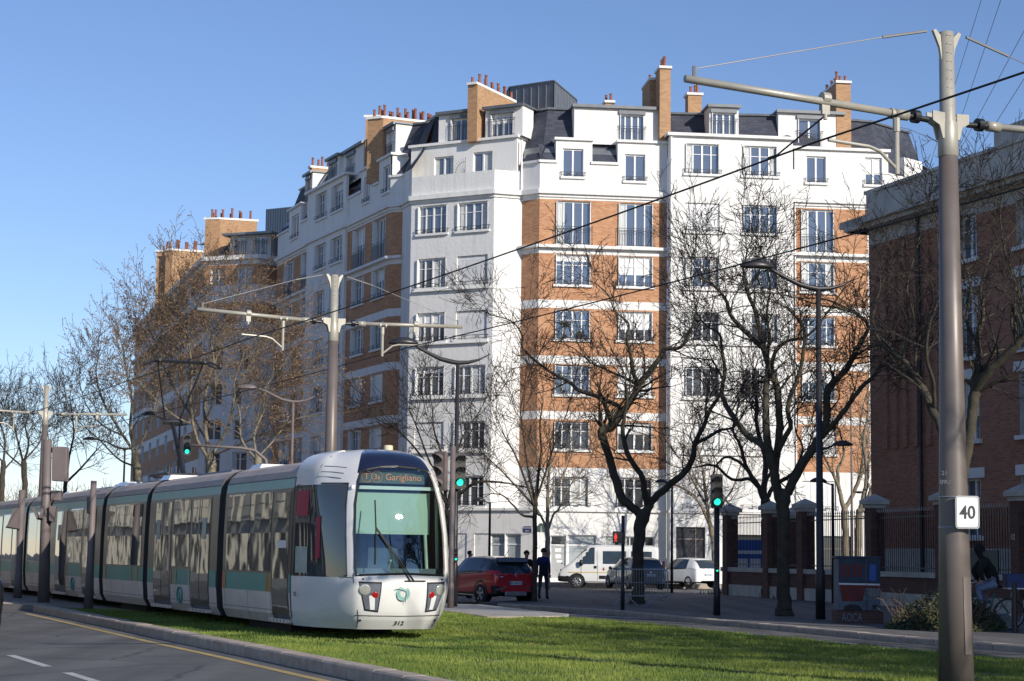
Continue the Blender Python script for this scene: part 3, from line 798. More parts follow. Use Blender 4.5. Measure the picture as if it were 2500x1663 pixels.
mb = MB(); mb.extr([TL(2.2, 1.2, .5), TL(2.2, -1.2, .5), TL(2.2, -1.2, 3.1), TL(2.2, 1.2, 3.1)], TB * .05); mb.build('cab_rear_wall', 'car_grey', tram)
mb = MB(); mb.extr([TL(1.1, .3, 1.2), TL(1.1, -.3, 1.2), TL(1.15, -.26, 2.2), TL(1.15, .26, 2.2)], TB * .15); mb.build('driver_seat', 'cab_blue', tram)
mb = MB()
for l in (-.60, -.80): mb.cyl(TL(.5, l, 1.3), TL(.62, l, 2.75 if l < -.7 else 1.98), .03, n=8)
mb.cyl(TL(.9, .0, 1.35), TL(.72, .0, 1.52), .02, n=8)
mb.build('grab_pole', 'blind_green', tram)
# wiper
mb = MB()
b0 = cab_at(.30, 1.16, -1, .02); b1 = cab_at(.46, 1.16, -1, .02); hd = cab_at(1.25, 2.05, 1, .07)
mb.tube([b0, (b0 + hd) / 2 + TB * -.05, hd], .011, 6); mb.tube([b1, (b1 + hd) / 2 + TB * -.05, hd + Vector((0, 0, .03))], .011, 6)
mb.tube([cab_at(1.32, 1.45, 1, .05), hd, cab_at(1.27, 2.55, 1, .05)], .013, 6)
mb.cyl(cab_at(.9, 1.17, -1, .02), cab_at(.05, 1.17, 1, .02), .012, n=6)
mb.build('wiper', 'black_plastic', tram)
# round emblem, numbers
mb = MB()
c0 = cab_at(.10, .96, 1, .01)
for r0, r1, mi in ((.10, .125, 0), (.06, .095, 0)):
    n = 28; V = []
    for k in range(n):
        t = 2 * pi * k / n
        for r in (r0, r1): V.append(c0 - TB * .004 + rgt * (r * cos(t)) + Vector((0, 0, r * sin(t))))
    mb.add(V, [(2 * k, (2 * k + 2) % (2 * n), (2 * k + 3) % (2 * n), 2 * k + 1) for k in range(n)], 0)
e = mb.build('emblem', 'tram_mint', tram)
mb = MB(); ep = [(-.17, .06), (-.10, .075), (-.04, .055), (0, .05), (.05, .02), (.055, -.03), (.03, -.08), (.035, -.16)]
mb.tube([c0 - TB * .012 + rgt * x + Vector((0, 0, z)) for x, z in ep], .0045, 5); mb.build('profile_line', 'ink', e)
text_obj('number', '312', cab_at(.05, .41, 1, .0) - TB * .012, rgt, cab_at(.05, .50, 1, 0) - cab_at(.05, .41, 1, 0), .085, 'ink', tram, bold=.006)
text_obj('number', '312', TL(2.6 - .55, 1.335, .86), TB * -1, (0, 0, 1), .075, 'ink', tram)
mb = MB()
for s in (1, -1):
    p = cab_at(2.05, .49, s, 0); mb.cyl(p, cab_at(2.05, .49, s, .01), .022, n=10)
    mb.cyl(cab_at(1.9, 1.2, s, 0), cab_at(1.9, 1.2, s, .012), .017, n=10)
mb.build('bolt', 'ink', tram)
# rounded logo panels between the doors, notices, cab posters, roof lamp
for a in (10.4, 22.5):
    mb = MB(); pts = []
    for k in range(24):
        t = 2 * pi * k / 24; pts.append(TL(a + .2 * cos(t), 1.332, .68 + .17 * sin(t)))
    mb.tube(pts + pts[:1], .02, 5, 0, False); mb.tube([TL(a + .22, 1.335, .74), TL(a + .05, 1.335, .73), TL(a - .05, 1.335, .66), TL(a - .02, 1.335, .5)], .012, 5)
    mb.build('emblem', 'tram_teal', tram)
for a in (8.3, 12.4, 20.2, 24.6):
    panel(a, a + .35, 1.9, 2.35, 'poster_pale', .016, 'notice')
panel(2.62, 3.2, 1.72, 1.86, 'pvc_white', .016, 'notice')
mb = MB(); cab_quad(mb, [(4.55, 1.55), (4.75, 1.52), (4.72, 2.25), (4.50, 2.3)], 1, .012); mb.build('poster', 'poster_red', tram)
mb = MB(); cab_quad(mb, [(5.12, 1.28), (5.66, 1.28), (5.66, 1.75), (5.12, 1.75)], 1, .012); mb.build('poster', 'poster_pale', tram)
mb = MB(); cab_quad(mb, [(5.12, 2.3), (5.7, 2.3), (5.7, 2.75), (5.12, 2.75)], 1, .012); mb.build('poster', 'poster_red', tram)
mb = MB(); p = TL(1.9, -.35, 3.42); mb.tube([p, p + Vector((0, 0, .10)), p + Vector((0, 0, .20)), p + Vector((0, 0, .21))], [.10, .085, .085, .05], 14)
mb.build('roof_lamp', 'cream_cap', tram, smooth=True)
mb = MB(); side_patch(mb, CAB - .02, CAB + .03, .36, 3.3, 1, .004); mb.build('cab_joint', 'ink', tram)

# pantograph above the second car : base frame, lower arm, upper arms, collector head
pan = MB()
pb = 15.85
for da in (-.7, .7):
    pan.cyl(TL(pb + da, .55, 3.52), TL(pb + da, -.55, 3.52), .05, n=8)
for l in (.55, -.55): pan.cyl(TL(pb - .9, l, 3.55), TL(pb + 1.1, l, 3.55), .04, n=8)
kn = TL(pb + 1.15, .0, 4.95)
pan.tube([TL(pb - .2, 0, 3.55), kn], [.065, .05], 10)
for l in (.32, -.32):
    pan.cyl(TL(pb + .0, l, 3.5), TL(pb + .0, l, 3.75), .05, n=8)
hz = 6.45
ua = TL(pb + .25, .0, hz)
for l in (.62, -.55):
    pan.cyl(kn + TN * (l * .3), TL(pb + .35, l, hz - .05), .022, n=6)
pan.cyl(kn + TN * .25, kn - TN * .25, .07, n=8)
for da in (.15, .5): pan.tube([TL(pb + da, .95, hz - .12), TL(pb + da, .72, hz), TL(pb + da, -.72, hz), TL(pb + da, -.95, hz - .12)], .03, 8)
for l in (.62, -.55): pan.cyl(TL(pb + .1, l, hz), TL(pb + .55, l, hz), .035, n=6)
pan.build('pantograph', 'iron_dark', tram)
# ---------------------------------------------------------------- catenary masts and wires
def catenary(px, py, label, xc=2.05, xs=1.22, al=3.25):
    t = thing('catenary_mast', label, 'catenary mast', (px, py, .1), 'catenary masts standing between the two tram tracks')
    o = Vector((px, py, 0)); HT = 8.1; zr = 6.55
    mb = MB(); mb.tube([o + Vector((0, 0, z)) for z in (.1, 2.0, 3.9, zr)], [.212, .178, .145, .115], 28, 0)
    mb.build('lower_shaft', 'pole_taupe', t, smooth=True)
    mb = MB(); mb.tube([o + Vector((0, 0, z)) for z in (zr - .02, zr + .0, zr + .40, zr + .44, HT)], [.11, .125, .12, .098, .09], 28)
    mb.build('upper_shaft', 'pole_light', t, smooth=True)
    for s in (1, -1):
        mb = MB()
        pts = [(0.08, HT - .42), (.10, HT - .05), (.17, HT + .02), (.21, HT), (.18, HT - .06), (.115, HT - .2)]
        mb.extr([o + TN * (s * x) + TB * -.02 + Vector((0, 0, z)) for x, z in (pts if s > 0 else pts[::-1])], TB * .04); mb.build('stay_bracket', 'pole_light', t); mb = MB()
        pts = [(.09, zr + .2), (.09, zr + .52), (.27, zr + .53), (.27, zr + .41), (.17, zr + .36), (.125, zr + .2)]
        for d in (-.07, .05): mb.extr([o + TN * (s * x) + TB * d + Vector((0, 0, z)) for x, z in (pts if s > 0 else pts[::-1])], TB * .02)
        mb.build('arm_bracket', 'pole_light', t)
    za = zr + .44
    for s in (1, -1):
        mb = MB(); mb.tube([o + TN * (s * .62) + Vector((0, 0, za)), o + TN * (s * al) + Vector((0, 0, za + .09))], .046, 14)
        mb.cyl(o + TN * (s * .60) + Vector((0, 0, za)), o + TN * (s * .78) + Vector((0, 0, za)), .066, n=14)
        arm = mb.build('bracket_arm', 'pole_light', t, smooth=True)
        mb = MB(); mb.cyl(o + TN * (s * .30) + Vector((0, 0, za - .02)), o + TN * (s * .64) + Vector((0, 0, za)), .035, n=10)
        mb.cyl(o + TN * (s * .44) + Vector((0, 0, za)), o + TN * (s * .52) + Vector((0, 0, za)), .08, n=16); mb.build('insulator', 'black_plastic', arm)
        mb = MB(); mb.cyl(o + TN * (s * .3) + Vector((0, 0, HT - .02)), o + TN * (s * .95) + Vector((0, 0, HT - .18)), .018, n=6)
        mb.cyl(o + TN * (s * .95) + Vector((0, 0, HT - .18)), o + TN * (s * (al - .12)) + Vector((0, 0, za + .22)), .007, n=5)
        mb.cyl(o + TN * (s * (al - .12)) + Vector((0, 0, za + .08)), o + TN * (s * (al - .12)) + Vector((0, 0, za + .25)), .025, n=6)
        mb.build('stay', 'wire_grey', t)
        # suspension clamp and steady arm
        mb = MB(); x = xc if (s > 0 or xc > 2) else 2.05
        c = o + TN * (s * x) + Vector((0, 0, za + .08))
        mb.cyl(c - TN * .05, c + TN * .05, .07, n=12); mb.extr([c + TN * -.06 + TB * -.02, c + TN * .06 + TB * -.02, c + TN * .05 + TB * -.02 - Vector((0, 0, .2)), c - TN * .05 - TB * .02 - Vector((0, 0, .2))], TB * .04)
        mb.cyl(c - Vector((0, 0, .18)), c - Vector((0, 0, .26)), .025, n=8)
        mb.build('suspension_clamp', 'pole_light', arm)
        mb = MB(); x = xs if (s > 0 or xc > 2) else 1.9; c = o + TN * (s * x) + Vector((0, 0, za))
        for d in (-.07, .07): mb.cyl(c + TN * (d - .02), c + TN * (d + .02), .066, n=12)
        mb.cyl(c - Vector((0, 0, .05)), c - Vector((0, 0, .74)), .033, n=12); mb.cyl(c - Vector((0, 0, .05)), c - Vector((0, 0, .22)), .045, n=8)
        q = c - Vector((0, 0, .68))
        mb.tube([q, q + TN * (s * .25) + Vector((0, 0, .2)), q + TN * (s * .4) + Vector((0, 0, .24)), q + TN * (s * .98) + Vector((0, 0, .26))], .022, 8)
        mb.build('steady_arm', 'pole_light', arm)
    mb = MB()
    for k in range(9):
        z = zr + .62 + k * .11; mb.cyl(o + Vector((-.02, -.094, z)), o + Vector((.045, -.087, z - .012)), .006, n=4)
    mb.build('seam_marks', 'concrete', t)
    return t
c1 = catenary(5.30, 22.1, 'nearest thick grey-brown catenary mast at the right carrying the 40 sign', 1.78, .76, 3.68)
c2 = catenary(-4.17, 42.7, 'grey catenary mast rising just behind the tram cab roof')
c3 = catenary(-18.5, 73.1, 'farthest catenary mast at the left edge above the tram rear')
# speed plate "40", strapped to the near mast
o = Vector((5.30, 22.1, 0)); cr_ = Vector((cos(.12), sin(.12), 0)); cf = Vector((sin(.12), -cos(.12), 0))
sg = thing('speed_sign', 'white rounded square plate reading 40 strapped to the near mast', 'sign', (5.3, 21.85, 2.4))
pc = Vector((5.155, 21.80, 0)); pc = atY(2362, 1251, 21.86)
def rrect(c, r, u, w_, h_, rad, n=5):
    P = []
    for cx, cy, a0 in ((w_ / 2 - rad, h_ / 2 - rad, 0), (-w_ / 2 + rad, h_ / 2 - rad, pi / 2), (-w_ / 2 + rad, -h_ / 2 + rad, pi), (w_ / 2 - rad, -h_ / 2 + rad, 3 * pi / 2)):
        for k in range(n + 1):
            a = a0 + pi / 2 * k / n; P.append(c + r * (cx + rad * cos(a)) + u * (cy + rad * sin(a)))
    return P
UZ = Vector((0, 0, 1))
mb = MB(); mb.extr(rrect(pc, cr_, UZ, .295, .39, .035)[::-1], -cf * .03); mb.build('plate', 'concrete', sg, bevel=.003)
mb = MB(); P = rrect(pc + cf * .003, cr_, UZ, .275, .37, .03); Q = rrect(pc + cf * .003, cr_, UZ, .262, .357, .026); n = len(P)
mb.add(P + Q, [(i, (i + 1) % n, n + (i + 1) % n, n + i) for i in range(n)]); mb.build('border', 'ink', sg)
mb = MB(); mb.poly(rrect(pc + cf * .0015, cr_, UZ, .285, .38, .032)); mb.build('face', 'sign_white', sg)
text_obj('lettering', '40', pc + cf * .006 - UZ * .072, cr_, UZ, .15, 'ink', sg, bold=.012, sx=.9)
mb = MB()
for dz in (.185, -.175):
    P = [o + Vector((cos(a) * .176, sin(a) * .176, pc.z + dz)) for a in [k * 2 * pi / 28 for k in range(29)]]; mb.tube(P, .007, 5, 0, False)
mb.build('strap', 'steel_galv', sg)
mb = MB()
hp = Vector((5.30 + .19 * sin(.25), 22.1 - .235, 0))
for z0_, z1_ in ((.55, 1.45),):
    A_ = [radians_ for radians_ in [-1.25 + .09 * k for k in range(8)]]
    rad_ = lambda z: (.212 + (.178 - .212) * (z - .1) / 1.9) + .003
    for k in range(7):
        q_ = [Vector((5.30 + rad_(z) * cos(a), 22.1 + rad_(z) * sin(a), z)) for a, z in ((A_[k], z0_), (A_[k + 1], z0_), (A_[k + 1], z1_), (A_[k], z1_))]; mb.quad(*q_)
    for a in (A_[0], A_[-1]): mb.cyl(Vector((5.30 + rad_(z0_) * cos(a), 22.1 + rad_(z0_) * sin(a), z0_)), Vector((5.30 + rad_(z1_) * cos(a), 22.1 + rad_(z1_) * sin(a), z1_)), .005, n=4)
mb.build('hatch', 'pole_taupe', c1, smooth=True)
text_obj('mast_number', '21', atY(2306, 1160, 21.94), Vector((1, -.35, 0)), UZ, .05, 'wire_grey', c1)
text_obj('mast_number', '09U', atY(2308, 1182, 21.94), Vector((1, -.35, 0)), UZ, .05, 'wire_grey', c1)

def sag(a, b, s, n=14): return [a.lerp(b, i / n) - UZ * (4 * s * (i / n) * (1 - i / n)) for i in range(n + 1)]
wz = 6.52; cen = [Vector((5.30, 22.1, wz)), Vector((-4.17, 42.7, wz)), Vector((-18.5, 73.1, wz)), Vector((-33, 104, wz))]
pre = Vector((14.6, 1.4, wz))
for off, lb in ((1.93, 'black contact wire crossing the picture above the tram'), (-1.93, 'black contact wire of the other track farther to the right')):
    pts = []
    L = [pre] + cen
    for i in range(len(L) - 1): pts += sag(L[i] + TN * off, L[i + 1] + TN * off, .07)[(1 if i else 0):]
    mb = MB(); mb.tube(pts, .0125, 6); ob = mb.build('contact_wire', 'wire_black', smooth=True)
    tag(ob, lb, 'wire', 'contact wires over the two tracks')
# thicker feeder rope from the first mast's clamp down to the wire
mb = MB(); a = Vector((5.30, 22.1, 0)) + TN * 1.78 + UZ * 6.86; b = Vector((5.30, 22.1, 0)) + TN * 1.93 + TB * .85 + UZ * 6.52
mb.cyl(a, b, .012, n=6); mb.cyl(b - TB * .02, b + TB * .16, .022, n=8); ob = mb.build('wire_hanger', 'wire_black'); tag(ob, 'short slanting black hanger cable under the arm of the near mast', 'cable')
for k, (x0, y0, x1, y1) in enumerate([(2402, -20, 2262, 430), (2450, -20, 2262, 540), (2530, 20, 2240, 560), (2540, 130, 2240, 600)]):
    mb = MB(); mb.cyl(atY(x0, y0, 60), atY(x1, y1, 75), .011, n=4); ob = mb.build('overhead_cable', 'wire_grey')
    tag(ob, ['first', 'second', 'third', 'fourth'][k] + ' from the left of the thin grey cables slanting across the sky at the right', 'cable', 'thin cables behind the near mast')

# ---------------------------------------------------------------- street lamps
def street_lamp(label, base, H, arm=1.65, mat='pole_dark', flip=1, r0=.085, low=False):
    t = thing('street_lamp', label, 'street lamp', tuple(base), 'street lamps with curved arms')
    b = Vector(base)
    mb = MB(); mb.tube([b, b + UZ * 1.2, b + UZ * 1.25, b + UZ * H], [r0 * 1.25, r0 * 1.2, r0, r0 * .62], 14); mb.build('pole', mat, t, smooth=True)
    d = Vector((-1, -.12, 0)).normalized() * flip; top = b + UZ * H
    pts = [(.95, .28), (.6, .10), (.3, .02), (0, .0), (-.25, .04), (-.5, .1), (-.8, .24), (-1.15, .42), (-arm * .93, .55)]
    mb = MB(); mb.tube([top - d * x + UZ * z for x, z in pts], [.012, .035, .055, .07, .07, .065, .055, .045, .04], 10); mb.build('curved_arm', mat, t, smooth=True)
    hc = top + d * (arm + .18) + UZ * .54
    mb = MB(); G = []
    for i in range(9):
        a = i / 8; ln = -.42 + .84 * a; wd = .19 * max(.02, sin(pi * (a * .92 + .04))) ** .6; ht = .17 * max(.02, sin(pi * (a * .9 + .05))) ** .7
        c = hc + d * ln; q = d.cross(UZ)
        mb.v.extend([tuple(c + q * wd * cos(th) + UZ * max(-.04, ht * sin(th))) for th in [2 * pi * k / 14 for k in range(14)]])
    for i in range(8):
        for k in range(14): mb.f.append((i * 14 + k, i * 14 + (k + 1) % 14, (i + 1) * 14 + (k + 1) % 14, (i + 1) * 14 + k)); mb.m.append(0)
    mb.build('lamp_head', mat, t, smooth=True)
    if low:
        z = low; c = b + UZ * z
        mb = MB(); mb.tube([c, c - d * .25 + UZ * .06, c - d * .42 + UZ * .15], [.035, .03, .025], 8); mb.build('lower_arm', mat, t)
        mb = MB(); hc = c - d * .62 + UZ * .14
        for i in range(7):
            a = i / 6; ln = -.26 + .52 * a; wd = .15 * max(.02, sin(pi * (a * .9 + .05))) ** .6
            cc = hc + d * ln; q = d.cross(UZ)
            mb.v.extend([tuple(cc + q * wd * cos(th) + UZ * max(-.03, .12 * max(.05, sin(pi * (a * .9 + .05))) * sin(th))) for th in [2 * pi * k / 12 for k in range(12)]])
        for i in range(6):
            for k in range(12): mb.f.append((i * 12 + k, i * 12 + (k + 1) % 12, (i + 1) * 12 + (k + 1) % 12, (i + 1) * 12 + k)); mb.m.append(0)
        mb.build('lamp_head', mat, t, smooth=True)
    return t
def foot(x, Y, z=.12): p = atY(x, 1480, Y); return (p.x, Y, z)
lp = lambda x, y, Y: atY(x, y, Y).z
street_lamp('black street lamp just right of the tram front with signals on its pole', foot(1108, 53), lp(1115, 886, 53) - .12, 1.4)
street_lamp('tall black street lamp before the iron fence, with a lower second head', foot(2003, 47.13), lp(1999, 705, 47.1) - .12, 1.45, low=lp(2012, 1098, 47.1) - .12, r0=.1)
street_lamp('grey street lamp standing before the shaded side of the white building', foot(703, 78), lp(703, 981, 78) - .12, 1.75, 'signal_grey')
street_lamp('far black street lamp against the sky left of the plane trees', foot(291, 112), lp(291, 1096, 112) - .12, 1.9)
street_lamp('far street lamp half hidden in the plane tree branches', foot(424, 100), lp(420, 1037, 100) - .12, 1.4)
def post_lamp(label, base, H, flip=1, mat='pole_dark'):
    t = thing('post_lamp', label, 'lamp post', tuple(base), 'low lamp posts with one small head')
    b = Vector(base); d = Vector((-1, -.1, 0)).normalized() * flip
    mb = MB(); mb.tube([b, b + UZ * (H * .98), b + UZ * H], [.07, .05, .05], 10); mb.build('pole', mat, t, smooth=True)
    mb = MB(); mb.cyl(b + UZ * (H - .05), b + UZ * (H + .06) + d * .35, .025, n=6)
    hc = b + UZ * (H + .07) + d * .5
    for i in range(7):
        a = i / 6; ln = -.28 + .56 * a; q = d.cross(UZ); k_ = max(.05, sin(pi * (a * .9 + .05))) ** .7
        mb.v.extend([tuple(hc + d * ln + q * .2 * k_ * cos(th) + UZ * max(-.03, .15 * k_ * sin(th))) for th in [2 * pi * k / 12 for k in range(12)]])
    b0 = len(mb.v) - 84
    for i in range(6):
        for k in range(12): mb.f.append(tuple(b0 + q for q in (i * 12 + k, i * 12 + (k + 1) % 12, (i + 1) * 12 + (k + 1) % 12, (i + 1) * 12 + k))); mb.m.append(0)
    mb.build('lamp_head', mat, t, smooth=True)
post_lamp('low lamp post behind the red car before the charity shop window', foot(1193, 84, 0), lp(1193, 1226, 84))
post_lamp('low lamp post between the dark hatchback and the small white car', foot(1640, 85, 0), lp(1640, 1181, 85))
post_lamp('low lamp post right beside the tall lamp before the fence', foot(2035, 64), lp(2034, 1181, 64) - .12)
t = thing('thin_mast', 'thin pale mast with a tiny lamp behind the iron fence', 'mast', foot(2082, 88, .1))
b = Vector(foot(2082, 88, .1)); mb = MB(); top = atY(2077, 940, 88); mb.tube([b, top], [.07, .03], 8); mb.build('pole', 'signal_grey', t)
mb = MB(); z = lp(2096, 1203, 88); mb.tube([Vector((b.x, b.y, z)), Vector((b.x + .2, b.y, z + .05))], .02, 6); mb.ball((b.x + .35, b.y, z + .02), .2, 10, 6, 0, (1, 1, .3)); mb.build('lamp_head', 'pole_dark', t)

# ---------------------------------------------------------------- traffic signals
def signal_head(c, fdir, h, parent, lit='green', mat='black_plastic', name='signal_head', side=None):
    """three-aspect head; c = centre, fdir = facing direction"""
    f = Vector(fdir).normalized(); r = UZ.cross(f); k = h / .95
    mb = MB(); P = rrect(c, r, UZ, .32 * k, .95 * k, .05 * k, 3); mb.extr(P, -f * .14 * k)
    hd = mb.build(name, mat, parent)
    cols = {'green': 2, 'red': 0, None: -1}[lit]
    for i, dz in enumerate((.30, 0, -.30)):
        q = c + UZ * dz * k + f * .012
        mb = MB(); n = 18; mb.poly([q + r * (cos(a) * .095 * k) + UZ * (sin(a) * .095 * k) for a in [2 * pi * j / n for j in range(n)]])
        mb.build('lens', ('lamp_green' if i == 2 else 'lamp_red') if i == cols else 'lens_off', hd)
        mb = MB(); V = []; m = 14
        for j in range(m + 1):
            a = pi * (-.12 + 1.24 * j / m); ca, sa = cos(a), sin(a)
            V.append(q + r * (ca * .115 * k) + UZ * (sa * .115 * k)); V.append(q + r * (ca * .12 * k) + UZ * (sa * .12 * k - .02) + f * (.06 + .19 * max(0, sa)) * k)
        F = [(2 * j, 2 * j + 1, 2 * j + 3, 2 * j + 2) for j in range(m)]
        mb.add(V, F); mb.build('visor', mat, hd)
    return hd
def tpost(t, base, H, r=.06, mat='pole_dark'):
    b = Vector(base); mb = MB(); mb.tube([b, b + UZ * .7, b + UZ * .74, b + UZ * H], [r * 1.25, r * 1.2, r, r], 12); return mb.build('pole', mat, t, smooth=True)
G_ = 'traffic lights on poles'
b = foot(1100, 51.6)
t = thing('traffic_light', 'green traffic light fixed to the black lamp pole right of the tram', 'traffic light', foot(1120, 53), G_)
signal_head(atY(1123, 1150, 52.8), (.35, -1, 0), 1.02, t, 'green')
mb = MB(); p = atY(1108, 1120, 53); q = atY(1108, 1180, 53); mb.cyl(p, p - Vector((-.12, .1, 0)), .02); mb.cyl(q, q - Vector((-.12, .1, 0)), .02); mb.build('clamp', 'black_plastic', t)
rp = signal_head(atY(1113, 1355, 52.8), (.2, -1, 0), .36, t, 'green', name='repeater_head')
t = thing('traffic_light', 'unlit brown traffic light seen between the tram and the lamp pole', 'traffic light', b, G_)
tpost(t, b, lp(1096, 1090, 51.6) - .12, .075, 'signal_grey'); signal_head(atY(1072, 1150, 51.5), (-.55, -1, 0), 1.1, t, None, 'signal_grey')
b = foot(1750, 49.05); t = thing('traffic_light', 'green traffic light standing left of the brick fence pillars', 'traffic light', b, G_)
tpost(t, b, lp(1751, 1200, 49) - .12, .075); signal_head(atY(1751, 1199, 48.9), (.12, -1, 0), .90, t, 'green'); signal_head(atY(1751, 1384, 48.93), (0, -1, 0), .30, t, 'green', name='repeater_head')
# pedestrian signal
b = foot(1520, 52.8); t = thing('pedestrian_signal', 'pedestrian signal with a red walking figure left of the leaning tree trunk', 'pedestrian signal', b)
tpost(t, b, lp(1521, 1259, 52.8) - .12, .05)
c = atY(1509, 1312, 52.6); mb = MB(); mb.box(c.x - .15, c.x + .11, c.y, c.y + .12, c.z - .17, c.z + .17); hd = mb.build('signal_box', 'black_plastic', t, bevel=.01)
mb = MB(); x = c.x - .07; y = c.y - .004
for sx in (-1, 1):
    mb.add([(x, y, c.z - .01), (x + sx * .035, y, c.z - .12), (x + sx * .018, y, c.z - .12), (x, y, c.z - .045)], [(0, 1, 2, 3)][::1])
    mb.add([(x, y, c.z + .06), (x + sx * .035, y, c.z + .04), (x + sx * .04, y, c.z - .03), (x + sx * .028, y, c.z - .03), (x, y, c.z + .03)], [(0, 1, 2, 3, 4)])
mb.add([(x - .022, y, c.z + .06), (x + .022, y, c.z + .06), (x + .018, y, c.z - .04), (x - .018, y, c.z - .04)], [(0, 1, 2, 3)])
mb.poly([(x + .018 * cos(a), y, c.z + .085 + .02 * sin(a)) for a in [2 * pi * k / 12 for k in range(12)]]); mb.build('red_figure', 'lamp_red', hd)
mb = MB(); mb.cyl((b[0], b[1], c.z - .1), (c.x + .05, c.y + .06, c.z - .1), .02, n=6); mb.cyl((b[0], b[1], c.z + .1), (c.x + .05, c.y + .06, c.z + .1), .02, n=6); mb.box(c.x + .11, c.x + .2, c.y + .02, c.y + .12, c.z - .2, c.z + .14); mb.build('bracket', 'black_plastic', t)
# far signal hung from a mast arm over the left road
b = foot(652, 83); t = thing('traffic_light', 'green traffic light hung on a long mast arm above the tram roof', 'traffic light', b, G_)
hz_ = lp(463, 1087, 82); mb = MB(); pz = lp(652, 1128, 83)
mb.tube([Vector(b), Vector((b[0], 83, pz - .9)), atY(648, 1122, 83), atY(622, 1100, 82.8), atY(590, 1094, 82.6), atY(468, 1087, 82)], [.11, .1, .085, .075, .065, .05], 12); mb.build('mast_arm', 'signal_grey', t, smooth=True)
signal_head(atY(457, 1086, 81.8), (.3, -1, 0), .95, t, 'green', 'black_plastic')
# left poles with the backs of signals and boxes
GP = 'brown-grey signal posts beside the tram at the left'
b = foot(42, 56.5, .155); t = thing('signal_post', 'leftmost brown signal post carrying a shield-shaped signal back', 'signal post', b, GP)
tpost(t, b, lp(46, 1201, b[1]) - .1, .10, 'signal_grey')
mb = MB(); Yb = b[1] - .1; P = [atY(x, y, Yb) for x, y in [(15, 1288), (34, 1242), (46, 1240), (44, 1291)]]; mb.extr(P[::-1], (0, .15, 0)); mb.build('signal_back', 'signal_grey', t)
mb = MB(); P = [atY(x, y, Yb - .02) for x, y in [(14, 1285), (47, 1291), (47, 1294), (14, 1289)]]; mb.extr(P, (0, .3, 0)); mb.build('bracket', 'black_plastic', t)
b = foot(106, 52.3, .155); t = thing('signal_post', 'thick brown signal post with a tall blank sign box at its top', 'signal post', b, GP); Yb = b[1] - .1
mb = MB(); tp = atY(116, 1074, b[1]); mb.tube([Vector(b), Vector(b).lerp(tp, .5), tp], [.165, .14, .12], 14); mb.build('pole', 'signal_grey', t, smooth=True)
mb = MB(); P = [atY(x, y, Yb) for x, y in [(126, 1174), (127, 1090), (163, 1091), (162, 1176)]]; mb.extr(P[::-1], (0, .3, 0)); mb.build('sign_box', 'signal_grey', t, bevel=.02)
mb = MB(); P = [atY(x, y, Yb) for x, y in [(123, 1221), (124, 1197), (148, 1198), (147, 1223)]]; mb.extr(P[::-1], (0, .3, 0)); mb.build('control_box', 'signal_grey', t, bevel=.02)
mb = MB()
for q in ([(94, 1264), (103, 1236), (107, 1237), (104, 1266)], [(78, 1240), (82, 1238), (93, 1264), (89, 1267)], [(120, 1235), (137, 1236), (130, 1275), (120, 1270)]):
    mb.extr([atY(x, y, Yb - .15) for x, y in q][::-1], (0, .2, 0))
mb.build('signal_back', 'signal_grey', t)
mb = MB(); mb.tube([atY(90, 1266, Yb), atY(106, 1269, Yb)], .03, 6); mb.tube([atY(106, 1276, Yb), atY(127, 1275, Yb)], .03, 6); mb.build('bracket', 'black_plastic', t)
b = foot(216, 47.3, .155); t = thing('signal_post', 'slim brown signal post with a narrow black box, nearest the third tram car', 'signal post', b, GP); Yb = b[1] - .1
mb = MB(); tp = atY(229, 1174, b[1]); mb.tube([Vector(b), Vector(b).lerp(tp, .4), tp], [.125, .09, .075], 12); mb.build('pole', 'signal_grey', t, smooth=True)
mb = MB(); P = [atY(x, y, Yb) for x, y in [(211, 1253), (212, 1213), (222, 1212), (221, 1256)]]; mb.extr(P[::-1], (0, .35, 0)); mb.build('signal_back', 'black_plastic', t, bevel=.02)
# short post by the cyclist
b = tuple(atz(2478, 1545, .12)); t = MB(); t.tube([Vector(b), Vector(b) + UZ * (lp(2475, 1421, b[1]) - .12)], [.06, .055], 12); t = t.build('steel_post', 'pole_dark'); tag(t, 'short dark steel post in front of the bicycle rear wheel', 'post')

# ---------------------------------------------------------------- crowd barrier
b0 = atz(1588, 1480, .12); t = thing('crowd_barrier', 'galvanised steel crowd barrier leaning beside the tree trunk', 'barrier', tuple(b0)); Yb = 57.3
A = atY(1566, 1466, Yb); Bp = atY(1630, 1466, Yb - .6); zt = lp(1600, 1391, Yb); zb = lp(1600, 1456, Yb)
ux = (Bp - A).normalized(); ux.z = 0; L = (Vector((Bp.x, Bp.y)) - Vector((A.x, A.y))).length; ux.normalize()
Q = lambda u, z: Vector((A.x, A.y, 0)) + ux * u + UZ * z
u0, u1 = -.95, L * 1.0
mb = MB(); r = .09; fr = []
for cx, cz, a0 in ((u1 - r, zt - r, 0), (u0 + r, zt - r, pi / 2), (u0 + r, zb + r, pi), (u1 - r, zb + r, 1.5 * pi)):
    for k in range(5): a = a0 + pi / 2 * k / 4; fr.append(Q(cx + r * cos(a), cz + r * sin(a)))
mb.tube(fr + fr[:1], .021, 6, 0, False); mb.tube([Q(u0, (zt + zb) / 2 + .0), Q(u1, (zt + zb) / 2)], .012, 5); mb.build('frame', 'steel_galv', t, smooth=True)
mb = MB(); n = 20
for k in range(1, n): u = u0 + (u1 - u0) * k / n; mb.cyl(Q(u, zb), Q(u, zt), .009, n=5)
mb.build('bars', 'steel_galv', t)
for u in (u0 + .35, u1 - .35):
    mb = MB(); q = Vector((-ux.y, ux.x, 0)); mb.tube([Q(u - .25, .12) - q * .3, Q(u - .05, zb), Q(u + .05, zb), Q(u + .25, .12) + q * .3], .018, 6); mb.build('foot', 'steel_galv', t)

